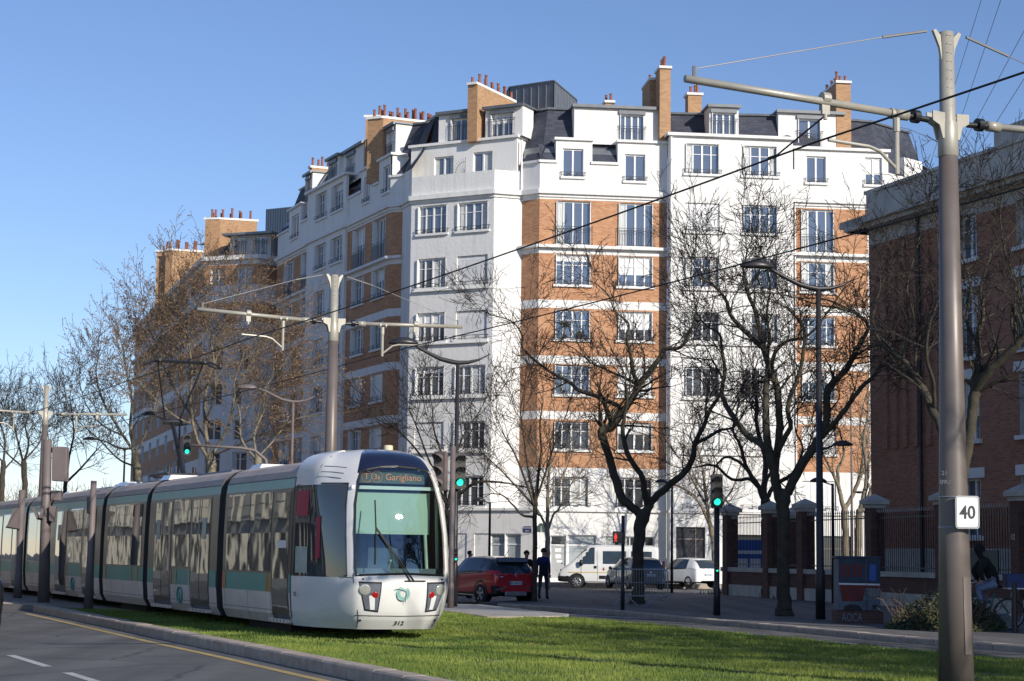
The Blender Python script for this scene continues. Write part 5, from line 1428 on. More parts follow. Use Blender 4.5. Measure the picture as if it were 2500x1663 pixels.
# end and rear walls close the block
for a, b in ((pc_[0], V2(L0)), (V2(path[-1]), pc_[-1])):
    f = Fac(a, b); roof.quad(f.P(0, GZ), f.P(f.L, GZ), f.P(f.L, Z7W), f.P(0, Z7W), 1)
roof.build('roof', mt('slate', 'zinc'), bw)
def attic(f0, xl, xr, yref, wins, z0=None, z1=None, inset=.45, wmat='white_render'):
    """attic block: white front standing before the slate, zinc lid, windows = (xl, xr)"""
    f = f0.shift(-inset); ua, ub = f.u(xl, yref), f.u(xr, yref); z0 = z0 or Z7D - .05; z1 = z1 or ZA1 - .02
    mb = MB(); holes = []
    for q in wins:
        holes.append((f.u(q[0], yref), f.u(q[1], yref), z0 + .06, z1 - .36))
    wall(mb, f, z0, z1, holes, lambda u, z: 0, u0=ua, u1=ub, reveal=.2)
    for u_, s in ((ua, 1), (ub, -1)):
        a, b = f.P(u_, z0, -1.3), f.P(u_, z0)
        q = (a, b, b + UZ * (z1 - z0), a + UZ * (z1 - z0)); mb.quad(*(q if s > 0 else q[::-1]), 0)
    o = mb.build('dormer', mt(wmat), bw)
    mb = MB(); fbox(mb, f, ua - .12, ub + .12, z1, z1 + .10, -1.8, .22); fbox(mb, f, ua - .12, ub + .12, z1 - .07, z1 + .0, .1, .22); mb.build('dormer_roof', 'zinc_dark', o)
    for h in holes:
        window_unit(bw, f, *h, 'french', .2, 'glass_sky')
        mb = MB(); fbox(mb, f, h[0] - .06, h[1] + .06, h[3], h[3] + .2, 0.0, .12); mb.build('blind_box', 'zinc_dark', o)
    return o
attic(fA, 1402, 1611, 300, [(1513, 1572.6)])
attic(fC, 1071, 1148, 320, [(1101, 1147)], z0=Z7D + .34, inset=.98); attic(fC, 1185, 1276, 300, [(1199, 1254)], z0=Z7D + .34, inset=.98)
attic(fB, 1732, 1803, 285, [(1737, 1796)], z0=lev(322), z1=lev(246)); attic(fW, 1900, 2058, 290, [(1947, 2004)], z0=Z7D + .1, z1=lev(246))
attic(fL3, 835, 888, 400, [(848, 867)]); attic(fL2, 801, 828, 420, [(805, 823)], z0=lev(322) - .1); attic(fL3, 944, 966, 350, [(947, 962)]); attic(fL1, 745, 762, 480, [(748, 758)])
# zinc penthouses with standing seams
def penthouse(P, z0, z1s):
    mb = MB(); n = len(P)
    mb.prism(P, z0, z1s, 0)
    for i in range(n):
        a, b = V2(P[i]), V2(P[(i + 1) % n]); L = (b - a).length; k = max(1, int(L / .55))
        for j in range(k + 1):
            q = a.lerp(b, j / k); zt = z1s[i] * (1 - j / k) + z1s[(i + 1) % n] * j / k; mb.cyl((q.x, q.y, z0), (q.x, q.y, zt + .03), .03, n=4)
    for i in range(n): mb.tube([(*P[i], z1s[i] + .04), (*P[(i + 1) % n], z1s[(i + 1) % n] + .04)], .06, 4)
    return mb.build('zinc_penthouse', 'zinc_dark', bw)
g1 = atY(1243, 250, 107); g2 = atY(1352, 250, 104.5); g3 = atY(1408, 250, 109)
zz1 = atY(1243, 215, 107).z; zz2 = atY(1352, 199, 104.5).z; zz3 = atY(1408, 246, 109).z
penthouse([(g1.x, g1.y), (g2.x, g2.y), (g3.x, g3.y), (g3.x - 5, g3.y + 5)], ZA1, [zz1, zz2, zz3, zz3])
h1 = atY(650, 520, 134); h2 = atY(740, 520, 126)
penthouse([(h1.x, h1.y), (h2.x, h2.y), (h2.x + 3, h2.y + 5), (h1.x + 3, h1.y + 6)], 20, [atY(650, 514, 134).z, atY(740, 505, 126).z, 27, 27])

# --- chimney stacks: brick slab, white coping, terracotta pots
def chimney(bld, xf, Y, ftop, fdir, fw, ldir, ll, z0, matf='brick_yellow', pots=10, steps=1, two_rows=True, coping='white_render', xfb=None):
    p = atY(xf, ftop, Y); fd = Vector(fdir).normalized(); ld = Vector(ldir).normalized(); z1 = p.z
    a = Vector((p.x, p.y)); c = [a, a + fd * fw, a + fd * fw + ld * ll, a + ld * ll]
    if (c[1] - c[0]).cross(c[2] - c[1]) < 0: c = c[::-1]
    mb = MB(); mb.prism([tuple(q) for q in c], z0, z1 - .14); o = mb.build('chimney', matf, bld)
    cen = (c[0] + c[1] + c[2] + c[3]) / 4
    mb = MB(); e = [cen + (q - cen) + (q - cen).normalized() * .12 for q in c]; mb.prism([tuple(q) for q in e], z1 - .14, z1); mb.build('coping', coping, o)
    r = random.Random(int(xf)); mb = MB()
    for k in range(pots):
        t = (k + .5) / pots; q = a + fd * fw * (.5 if not two_rows else (.3 if k % 2 else .7)) + ld * ll * t; h = r.choice([.35, .45, .6, .72])
        mb = MB(); mb.tube([(q.x, q.y, z1), (q.x, q.y, z1 + h * .9), (q.x, q.y, z1 + h * .9), (q.x, q.y, z1 + h)], [.085, .072, .09, .09], 10); mb.build('chimney_pot', 'terracotta', o)
    return o
inC = (-fC.n.x, -fC.n.y); inL = (-fL3.n.x, -fL3.n.y); inA = (-fA.n.x, -fA.n.y)
chimney(bw, 1166, 100.9, 200, (-fC.d.x, -fC.d.y), .62, inC, 4.6, Z7D + .2, pots=12)
chimney(bw, 936, 106.3, 283, (-.9, .42), 1.05, inL, 3.9, Z7W, pots=16); chimney(bw, 893, 109.6, 281, (1, 0), .9, inL, .9, Z7D, pots=2)
chimney(bw, 762, 119.2, 404, (-.44, .9), .5, inL, 3.6, lev(500), pots=11)
chimney(bw, 1611, 100.2, 161, (dA.x, dA.y), .62, inA, 1.2, Z7D - .2, 'brick_yellow', pots=3, two_rows=False)
chimney(bw, 1586, 101.6, 190, (dA.x, dA.y), .8, inA, 2.2, ZA1 - .3, 'brick_yellow', pots=3)
chimney(bw, 2041, 101.8, 197, (dA.x, dA.y), .86, inA, 3.4, Z7D, 'brick_yellow', pots=7)
chimney(bw, 1478, 104, 245, (dA.x, dA.y), .5, inA, .8, ZA1, pots=2); chimney(bw, 1680, 104, 226, (dA.x, dA.y), .8, inA, .8, ZA1, pots=3)
# drain pipes
def pipe(f, x, y, z0, z1, mat='pvc_white', r=.05):
    u = f.u(x, y); mb = MB(); mb.cyl(f.P(u, z0, .09), f.P(u, z1, .09), r, n=8); mb.build('drain_pipe', mat, bw)
pipe(fR, 1272, 440, ZCT, Z7D + .1); pipe(fB, 1637.5, 600, GZ, lev(330)); pipe(fW, 1940, 600, GZ, ZCOR, 'pvc_white')

# --- ground floor shop fronts
def glazing(f, ua, ub, za, zb, bars_u, bars_z, gl, fr='pvc_white', nm='shop_window', door=None):
    mb = MB(); r = -.14; t = .07
    for q in [(ua, ua + t, za, zb), (ub - t, ub, za, zb), (ua + t, ub - t, za, za + t), (ua + t, ub - t, zb - t, zb)]: fbox(mb, f, *q, r - .06, r)
    for u_ in bars_u: fbox(mb, f, u_ - t / 2, u_ + t / 2, za + t, zb - t, r - .055, r + .004)
    for z_ in bars_z: fbox(mb, f, ua + t, ub - t, z_ - t / 2, z_ + t / 2, r - .05, r + .008)
    o = mb.build(nm, fr, bw)
    mb = MB(); mb.quad(f.P(ua, za, r - .03), f.P(ub, za, r - .03), f.P(ub, zb, r - .03), f.P(ua, zb, r - .03)); mb.build('pane', gl, o)
    return o
zm = lev(1331)
h = shopA[0]; d_ = glazing(fA, *h, [], [zm], 'glass_dark', nm='shop_door')
mb = MB(); fbox(mb, fA, h[0] + .07, h[1] - .07, h[2] + .05, zm - .04, -.2, -.135); mb.build('door_leaf', 'grey_door', d_)
for (x0, x1, y0, y1) in ((1356, 1371, 1339, 1348), (1357, 1371, 1354, 1364), (1360, 1373, 1368, 1374)):
    mb = MB(); fbox(mb, fA, fA.u(x0, 1350), fA.u(x1, 1350), lev(y1), lev(y0), -.134, -.125); mb.build('notice', 'sign_white', d_)
mb = MB(); fbox(mb, fA, h[1] - .2, h[1] - .1, lev(1376), lev(1373), -.13, -.07); mb.build('door_handle', 'steel_galv', d_)
glazing(fA, *shopA[1], [], [zm], 'frosted'); g_ = glazing(fA, *shopA[2], [(shopA[2][0] + shopA[2][1]) / 2], [lev(1331)], 'glass_dark')
mb = MB(); h = shopA[2]
for a, b in ((.03, .2), (.28, .45), (.72, .82)):
    n = 8
    for q in range(n):
        x0 = h[0] + (h[1] - h[0]) * (a + (b - a) * q / n); x1 = h[0] + (h[1] - h[0]) * (a + (b - a) * (q + 1) / n); k0, k1 = .012 * (q % 2), .012 * ((q + 1) % 2)
        mb.quad(fA.P(x0, zm + .05, -.165 + k0), fA.P(x1, zm + .05, -.165 + k1), fA.P(x1, h[3] - .06, -.165 + k1), fA.P(x0, h[3] - .06, -.165 + k0))
mb.build('curtain', 'curtain', g_)
for i, h in enumerate(shopC):
    gg = glazing(fG, *h, [], [lev(1331)], 'frosted')
    if i == 0:
        c = fG.P((h[0] + h[1]) / 2, lev(1316.5), -.155); dd = Vector((fC.d.x, fC.d.y, 0))
        text_obj('lettering', 'CROIX-ROUGE', c + UZ * .04, dd, UZ, .22, 'letter_grey', gg, bold=.01); text_obj('lettering', 'FRANÇAISE', c - UZ * .28, dd, UZ, .22, 'letter_grey', gg, bold=.01)
    if i == 2:
        uu = fG.u(1127, 1316); cz = lev(1317)
        mb = MB(); fbox(mb, fG, uu - .08, uu + .08, cz - .24, cz + .24, -.165, -.155); fbox(mb, fG, uu - .24, uu + .24, cz - .08, cz + .08, -.163, -.152); mb.build('red_cross', 'red_mark', gg)
h = shopB[0]; glazing(fB, *h, [h[1] - .5], [h[3] - .65], 'glass_dark', 'signal_grey'); h = shopB[1]; glazing(fB, *h, [], [], 'frosted')
h = shopB[2]; glazing(fB, *h, [(h[0] + h[1]) / 2], [h[3] - .7], 'glass_dark', 'signal_grey'); h = shopW[0]; glazing(fW, *h, [], [h[3] - .7], 'glass_dark', 'signal_grey')
# plant pots on two sills
def pot_plant(label, f, x, y, zb, h, r):
    u = f.u(x, y); p = f.P(u, zb + .002, -.02)
    t = thing('potted_plant', label, 'potted plant', tuple(p), 'potted plants on the window sills')
    mb = MB(); mb.tube([p, p + UZ * .2], [.08, .11], 10); mb.build('pot', 'terracotta', t)
    rr = random.Random(int(x)); mb = MB(); cc = p + UZ * h
    if h > .6: mb.cyl(p + UZ * .2, cc, .015, n=5)
    for k in range(160):
        d = Vector((rr.gauss(0, 1), rr.gauss(0, 1), rr.gauss(0, 1))).normalized() * r * rr.uniform(.4, 1); q = cc + d; s = .035; a = Vector((rr.uniform(-1, 1), rr.uniform(-1, 1), rr.uniform(-1, 1))).normalized() * s; b = a.orthogonal().normalized() * s
        mb.quad(q - a, q - b, q + a, q + b)
    mb.build('foliage', 'bush_leaf', t)
pot_plant('little round-headed tree in a pot on the sill of the fourth-floor brick window', fA, 1379, 825, ZR[4][0], .85, .22); pot_plant('low rounded bush in a dark pot on the same fourth-floor sill', fA, 1416, 825, ZR[4][0], .3, .2)
pot_plant('bushy plant on the left end of a sill of the white bay', fB, 1678, 808, ZR[4][0], .4, .28)
# street name plates
def plaque(label, f, x0, x1, y0, y1, rows, mat, arch=False):
    u0, z1_ = f.uz(x0, y0); u1, z0_ = f.uz(x1, y1); c = f.P((u0 + u1) / 2, (z0_ + z1_) / 2, .02)
    t = thing('street_sign', label, 'street sign', tuple(c)); w_ = u1 - u0; h_ = z1_ - z0_; dd = Vector((f.d.x, f.d.y, 0)); nn = Vector((f.n.x, f.n.y, 0))
    P = rrect(c, dd, UZ, w_, h_, .02, 2)
    mb = MB(); mb.extr([p + nn * .01 for p in P], -nn * .025)
    if arch: mb.extr([c + nn * .01 + UZ * (h_ / 2) + dd * (w_ * .3 * cos(a)) + UZ * (.16 * sin(a)) for a in [pi * k / 8 for k in range(9)]], -nn * .024)
    mb.build('plate', mat, t); n = len(rows)
    for i, s_ in enumerate(rows): text_obj('lettering', s_, c + nn * .014 + UZ * (h_ / 2 - h_ * (i + .78) / n), dd, UZ, h_ / n * .5, 'sign_white', t, sx=.75)
plaque('dark blue street plate with white letters left of the two slim tree trunks', fG, 1278.5, 1297.5, 1285, 1299.5, ['BOULEVARD', 'SOULT'], 'sign_blue')
plaque('arched dark green street plate partly behind the slim tree trunk', fGr, 1309, 1331, 1284, 1299.5, ['RUE', 'ERNEST', 'LEFEBURE'], 'iron_green', True)
# fan-shaped iron guard on the corner balcony
mb = MB(); p = fC.P(fC.u(1129, 420), zP + .1, -.3); q = Vector((fC.n.x, fC.n.y, 0))
dd = Vector((fC.d.x, fC.d.y, 0))
mb.cyl(p, p + UZ * .95, .015, n=5)
for k in range(9): a = pi / 2 + pi / 2 * k / 8; mb.cyl(p, p + dd * (.8 * cos(a)) + UZ * (.95 * sin(a)), .009, n=4)
mb.tube([p + dd * (.62 * cos(a)) + UZ * (.72 * sin(a)) for a in [pi / 2 + pi / 2 * k / 8 for k in range(9)]], .012, 5); mb.build('fan_guard', 'iron_dark', bw)
# ---------------------------------------------------------------- older building behind, at the left
nb = thing('apartment_building', 'brown-brick and white stepped apartment building behind the plane trees', 'building', (-20, 134, .2))
Ya = 126.0
n1, n2, n3 = atY(500, 640, 126.6), atY(632, 640, 125), atY(690, 640, 126.5); n0 = atY(334, 730, 169)
fN0, fN1, fN2 = Fac((n0.x, n0.y), (n1.x, n1.y)), Fac((n1.x, n1.y), (n2.x, n2.y)), Fac((n2.x, n2.y), (n3.x, n3.y))
zn = lambda y: atY(600, y, Ya).z
nw = MB(); NT = zn(637)
rowsN = [(zn(700), zn(655), 'small'), (zn(790), zn(748), 'small'), (zn(905), zn(845), 'old'), (zn(990), zn(935), 'old'), (zn(1075), zn(1025), 'old'), (zn(1155), zn(1105), 'old')]
def mN(u, z):
    if z > zn(648): return 0
    if z > zn(697): return 1
    if z > zn(745): return 0
    if z > zn(790): return 1
    return 2
CZ = [zn(q) for q in (648, 697, 745, 790)]
holes = []; un = []
for (a, b) in ((514, 550), (580, 615)):
    for z0_, z1_, st in rowsN: holes.append((fN1.u(a, 670), fN1.u(b, 670), z0_, z1_)); un.append((fN1, *holes[-1], st))
wall(nw, fN1, .2, NT, holes, mN, cuts_z=CZ); wall(nw, fN2, .2, NT, [], mN, cuts_z=CZ)
holes = []
for k in range(7):
    ua = 3 + k * (fN0.L - 6) / 7; ub = ua + 1.7
    for z0_, z1_, st in rowsN: holes.append((ua, ub, z0_, z1_)); un.append((fN0, *holes[-1], st))
def mN0(u, z):
    m = mN(u, z); return m if (m != 2 or z < 4) else (0 if (z - 4) % 3.0 < .9 else 1)
wall(nw, fN0, .2, NT, holes, mN0, cuts_z=CZ + [4 + 3.0 * k + d for k in range(6) for d in (0, .9)])
nw.build('wall', mt('white_render', 'brick_orange', 'white_render'), nb)
for q in un: window_unit(nb, q[0], *q[1:5], q[5], .22, 'glass_dark' if q[5] == 'old' else 'glass_sky', sill=False)
mb = MB()
for f in (fN0, fN1, fN2):
    fbox(mb, f, -.1, f.L + .1, NT, NT + .3, -.6, .3); fbox(mb, f, -.1, f.L + .1, zn(742), zn(734), -.05, .35); fbox(mb, f, -.1, f.L + .1, zn(806), zn(798), -.05, .3)
mb.build('cornice', 'white_render', nb)
mb = MB(); pathN = [(n0.x, n0.y), (n1.x, n1.y), (n2.x, n2.y), (n3.x, n3.y)]
i1, i2, i3 = inpath(pathN, .8), inpath(pathN, 2.2), inpath(pathN, 10); zt = zn(565)
for i in range(3):
    mb.quad((*i1[i], NT + .25), (*i1[i + 1], NT + .25), (*i2[i + 1], zt), (*i2[i], zt), 0); mb.quad((*i2[i], zt), (*i2[i + 1], zt), (*i3[i + 1], zt + .3), (*i3[i], zt + .3), 1)
mb.build('roof', mt('slate', 'zinc'), nb)
f = fN1.shift(-.7); ua, ub = f.u(562, 600), f.u(655, 600); z0_, z1_ = NT + .3, zn(574)
mb = MB(); hl = [(f.u(571, 600), f.u(599, 600), z0_ + .1, z1_ - .15), (f.u(622, 600), f.u(650, 600), z0_ + .1, z1_ - .15)]
wall(mb, f, z0_, z1_, hl, lambda u, z: 0, u0=ua, u1=ub + .2, reveal=.15)
mb.quad(f.P(ua, z0_, -2.2), f.P(ua, z0_), f.P(ua, z1_), f.P(ua, z1_, -2.2)); mb.quad(f.P(ub + .2, z0_), f.P(ub + .2, z0_, -2.2), f.P(ub + .2, z1_, -2.2), f.P(ub + .2, z1_))
dm = mb.build('dormer', 'old_render', nb); mb = MB(); fbox(mb, f, ua - .4, ub + .5, z1_, z1_ + .15, -2.4, .5); mb.build('dormer_roof', 'zinc', dm)
for h in hl: window_unit(nb, f, *h, 'french', .15, 'glass_sky')
chimney(nb, 538, 128.5, 531, (-1, .15), 1.1, (1, .25), 2.6, NT, pots=8); chimney(nb, 502, 129.2, 531, (1, 0), .9, (.3, 1), .8, NT, pots=2)
chimney(nb, 421, 144, 607, (-1, .4), .6, (1, .3), 2.4, NT - 2, pots=7); chimney(nb, 383, 145, 611, (1, 0), 1.1, (.2, 1), 1, NT - 2, pots=3)

# ---------------------------------------------------------------- brick building at the right (in its own shade)
rb = thing('brick_building', 'dark red brick building with pale cornice behind the fence at the right', 'building', (16.5, 62, .1))
RA = Vector((13.6, 69.6)); RD = Vector((.337, -.941)).normalized(); fR_ = Fac(RA, RA + RD * 19.5)
fE = Fac(RA + Vector((.941, .337)) * 7, RA)
zr = lambda x, y: fR_.uz(x, y)[1]
ZB = zr(2129, 599); ZP = zr(2132, 470); ZF = ZB + (ZP - ZB) * .28
rows = [(zr(2365, 633), zr(2365, 524)), (zr(2365, 872), zr(2365, 704)), (zr(2368, 1075), zr(2368, 926)), (zr(2370, 1310), zr(2370, 1168))]
holes = []; cu = [(2341, 2386, 700), (2484, 2532, 700)]
step = fR_.u(2484, 700) - fR_.u(2341, 700); wd_ = fR_.u(2386, 700) - fR_.u(2341, 700)
starts = [fR_.u(2341, 700) + step * k for k in range(0, 9)]
for s_ in starts:
    if s_ + wd_ < fR_.L - .5:
        for a, b in rows: holes.append((s_, s_ + wd_, a, b))
rw = MB()
wall(rw, fR_, .1, ZF, holes, lambda u, z: 2 if z > ZB else (1 if z < 2.05 else 0), cuts_z=[2.05, ZB], reveal=.3, mrev=1)
wall(rw, fE, .1, ZF, [], lambda u, z: 2 if z > ZB else (1 if z < 2.05 else 0), cuts_z=[2.05, ZB])
bk = RA + Vector((.941, .337)) * 7
rw.quad((*(bk + RD * 19.5), .1), (*bk, .1), (*bk, ZF), (*(bk + RD * 19.5), ZF), 0)
rw.quad((*(RA + RD * 19.5), .1), (*(bk + RD * 19.5), .1), (*(bk + RD * 19.5), ZF), (*(RA + RD * 19.5), ZF), 0)
rw.build('wall', mt('brick_red', 'stone', 'stone'), rb)
mb = MB()
fbox(mb, fR_, -.75, fR_.L, ZF, ZF + .16, -.6, .55); fbox(mb, fR_, -.9, fR_.L, ZF + .16, ZF + .42, -.6, .75); fbox(mb, fR_, -.1, fR_.L, ZF + .42, ZP, -.5, .0); fbox(mb, fR_, -.2, fR_.L, ZP, ZP + .12, -.6, .08)
u_ = fR_.u(2425, 420); fbox(mb, fR_, u_, u_ + 3.2, ZP + .12, ZP + .75, -.5, -.05); fbox(mb, fR_, u_ + 3.3, fR_.L, ZP + .12, ZP + .62, -.5, -.08)
fbox(mb, fE, 0, fE.L + .75, ZF, ZF + .42, -.6, .6); fbox(mb, fE, 0, fE.L + .1, ZF + .42, ZP + .12, -.5, .0)
mb.build('cornice', 'stone', rb)
mb = MB(); mb.quad((*RA, ZP - .3), (*(RA + RD * 19.5), ZP - .3), (*(bk + RD * 19.5), ZP - .3), (*bk, ZP - .3)); mb.build('roof', 'zinc', rb)
mb = MB()
for x in (2163, 2186, 2210, 2236, 2268): u_ = fR_.u(x, 800); fbox(mb, fR_, u_ - .14, u_ + .14, zr(2210, 1093), ZB - .15, 0, .09)
mb.build('pilaster_strip', 'brick_red', rb)
mb = MB(); u_ = fR_.u(2253, 1000); mb.cyl(fR_.P(u_, .2, .1), fR_.P(u_, ZF, .1), .06, n=8); mb.build('drain_pipe', 'iron_dark', rb)
for i, h in enumerate(holes):
    if h[0] > fR_.u(2560, 700): continue
    w_ = window_unit(rb, fR_, *h, 'old', .3, 'glass_sky', sill=False)
    mb = MB(); fbox(mb, fR_, h[0] - .15, h[1] + .15, h[2] - .14, h[2], -.05, .14); mb.build('window_sill', 'white_render', rb)
    if i % 4 in (1, 2, 3): mb = MB(); fbox(mb, fR_, h[0] - .25, h[1] + .25, h[3], h[3] + .35, -.04, .05); mb.build('lintel', 'white_render', rb)
    if i % 4 == 1:
        mb = MB()
        for z in (.15, .95): fbox(mb, fR_, h[0], h[1], h[2] + z, h[2] + z + .03, .04, .07)
        for k in range(9): u_ = h[0] + (h[1] - h[0]) * k / 8; fbox(mb, fR_, u_ - .01, u_ + .01, h[2] + .15, h[2] + .95, .045, .065)
        mb.build('railing', 'iron_dark', rb)

# unseen taller block, added outside the right edge to shade the right-hand roadway
t = thing('brick_building', 'unseen taller brick block added beyond the right edge for its shade', 'building', (22, 48, .1))
q0 = RA + RD * 20; q1 = RA + RD * 62; qn = Vector((.941, .337)) * 12
mb = MB(); mb.prism([tuple(q0), tuple(q0 + qn), tuple(q1 + qn), tuple(q1)][::-1], .1, 22.0); mb.build('wall', 'brick_red', t)
mb = MB(); mb.prism([tuple(q0), tuple(q0 + qn), tuple(q1 + qn), tuple(q1)][::-1], 22.0, 22.6); mb.build('roof', 'zinc_dark', t)
# ---------------------------------------------------------------- fence of brick piers and iron railings
FA = Vector((8.75, 76.3)); FD = Vector((.238, -.971)).normalized()
ff = Fac(FA, FA + FD * 34)
fz = {}
def u_at(x, y=1400): return ff.u(x, y)
fen = thing('iron_fence', 'spiked dark iron railing on a low brick wall with stone coping', 'fence', (FA.x, FA.y, .12))
piers = [u_at(1775), u_at(1874), u_at(1958), u_at(2127), u_at(2300), u_at(2487)]
mb = MB(); fbox(mb, ff, 0, ff.L, .1, .56, -.25, .03, 0); mb.build('stone_base', 'stone', fen)
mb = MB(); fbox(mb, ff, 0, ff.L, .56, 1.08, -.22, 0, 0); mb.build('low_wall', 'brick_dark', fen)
mb = MB(); fbox(mb, ff, -.02, ff.L, 1.08, 1.25, -.3, .07, 0); mb.build('coping', 'stone', fen)
pb2 = sorted(piers + [ff.L])
for i in range(len(pb2) - 1):
    a, b = pb2[i] + .3, pb2[i + 1] - .3
    if b - a < .3: continue
    mb = MB()
    fbox(mb, ff, a, b, 3.0, 3.04, -.13, -.09); fbox(mb, ff, a, b, 1.36, 1.40, -.13, -.09)
    n = max(2, int((b - a) / .155))
    for k in range(n + 1):
        u_ = a + (b - a) * k / n; c = ff.P(u_, 0, -.11); mb.cyl(c + UZ * 1.25, c + UZ * 3.2, .0125, n=5)
    pn = mb.build('railing_panel', 'iron_dark', fen)
    mb = MB()
    for k in range(n + 1):
        u_ = a + (b - a) * k / n; c = ff.P(u_, 3.18, -.11); mb.tube([c, c + UZ * .05, c + UZ * .16], [.009, .026, .003], 5)
    mb.build('spear_tips', 'concrete', pn)
for i, u_ in enumerate(piers):
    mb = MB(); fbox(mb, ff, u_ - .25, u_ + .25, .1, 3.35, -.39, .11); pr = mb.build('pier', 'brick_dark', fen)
    mb = MB(); fbox(mb, ff, u_ - .29, u_ + .29, 3.35, 3.48, -.43, .15); fbox(mb, ff, u_ - .38, u_ + .38, 3.48, 3.62, -.52, .24)
    q = [ff.P(u_ - .38, 3.62, .24), ff.P(u_ + .38, 3.62, .24), ff.P(u_ + .38, 3.62, -.52), ff.P(u_ - .38, 3.62, -.52)]; ap = ff.P(u_, 3.84, -.14); mb.add([*q, ap], [(0, 1, 4), (1, 2, 4), (2, 3, 4), (3, 0, 4)])
    mb.build('pier_cap', 'stone', pr)
    if i == 5:
        text_obj('house_number', '12', ff.P(u_ - .0, 2.25, .16), Vector((FD.x, FD.y, 0)), UZ, .16, 'sign_white', pr)
    if i in (4,):
        mb = MB(); fbox(mb, ff, u_ + .5, u_ + 3.4, .15, 1.95, -.1, -.06); mb.build('gate_leaf', 'iron_green', fen)
# gate piers standing back from the railing
for x, y_, Y, lb_ in ((1941, 1232, 78, 'left of two brick gate piers standing back behind the railing'), (1968, 1232, 74, 'right of two brick gate piers standing back behind the railing')):
    p = atY(x, 1300, Y); t = thing('gate_pier', lb_, 'pier', (p.x, Y, .1), 'gate piers behind the railing')
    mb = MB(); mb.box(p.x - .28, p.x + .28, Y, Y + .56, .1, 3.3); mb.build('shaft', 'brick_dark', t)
    mb = MB(); mb.box(p.x - .38, p.x + .38, Y - .1, Y + .66, 3.3, 3.6); mb.add([(p.x - .38, Y - .1, 3.6), (p.x + .38, Y - .1, 3.6), (p.x + .38, Y + .66, 3.6), (p.x - .38, Y + .66, 3.6), (p.x, Y + .28, 3.85)], [(0, 1, 4), (1, 2, 4), (2, 3, 4), (3, 0, 4)]); mb.build('cap', 'stone', t)
# blue notice board behind the fence
p = atY(1828, 1390, 80); t = thing('notice_board', 'blue and white notice board seen through the iron railing', 'notice board', (p.x, 80, .1))
mb = MB(); mb.box(p.x - .75, p.x + .75, 80, 80.1, .5, 2.4); mb.cyl((p.x - .6, 80.05, .1), (p.x - .6, 80.05, .5), .04); mb.cyl((p.x + .6, 80.05, .1), (p.x + .6, 80.05, .5), .04); mb.build('board', 'poster_blue', t)
mb = MB(); mb.box(p.x - .55, p.x - .05, 79.985, 79.998, 1.0, 1.6); mb.box(p.x + .05, p.x + .5, 79.985, 79.998, 1.1, 1.6); mb.box(p.x - .6, p.x + .6, 79.985, 79.998, 1.8, 1.95); mb.build('paper', 'shutter_white', t)
sheet('courtyard', [(9.2, 78.5), (11.5, 97), (40, 99), (40, 60), (24, 50), (14.8, 50.5), (13.2, 58)], .115, 'asphalt', .2)

# ---------------------------------------------------------------- sunlit houses across the left carriageway (they show only as reflections)
for i, (d0, d1, hgt) in enumerate(((6, 34, 19), (34.5, 66, 22), (66.5, 100, 18.5))):
    base = Vector((-19.5, 34.0)); dr = Vector((-.43, .903)).normalized(); f = Fac(base + dr * d0, base + dr * d1)
    t = thing('limestone_building', ['cream stone building nearest on the far left side of the street', 'taller cream stone building in the middle of the far left side', 'cream stone building farthest along the left side'][i], 'building', (f.A.x, f.A.y, 0))
    mb = MB(); nc = int(f.L / 3.1); hs = []
    for c in range(nc):
        u_ = 1.2 + c * (f.L - 2) / nc
        for r_ in range(int((hgt - 4) / 3.2)): hs.append((u_, u_ + 1.5, 4.1 + r_ * 3.2, 6.6 + r_ * 3.2))
        hs.append((u_ - .6, u_ + 2.0, .4, 3.3))
    wall(mb, f, 0, hgt, hs, lambda u, z: 0 if z > 3.6 else 1, cuts_z=[3.6], reveal=.3)
    q = [f.P(0, 0), f.P(f.L, 0), f.P(f.L, 0, -10), f.P(0, 0, -10)]; q = [(p.x, p.y) for p in q]
    mb.prism(q[::-1] if False else [q[0], q[1], q[2], q[3]], hgt, hgt + 2.5, 2)
    fbox(mb, f, 0, f.L, .0, hgt, -.62, -.6, 3)
    mb.build('wall', mt('cream_wall', 'concrete', 'zinc_dark', 'interior_dark'), t)
    mb = MB()
    for h in hs[:-1]:
        if h[2] > 4: fbox(mb, f, h[0] - .2, h[1] + .2, h[2] + .0, h[2] + .05, 0, .3); fbox(mb, f, h[0] - .2, h[1] + .2, h[2] + .75, h[2] + .8, .25, .3)
    mb.build('balcony_rails', 'iron_dark', t)
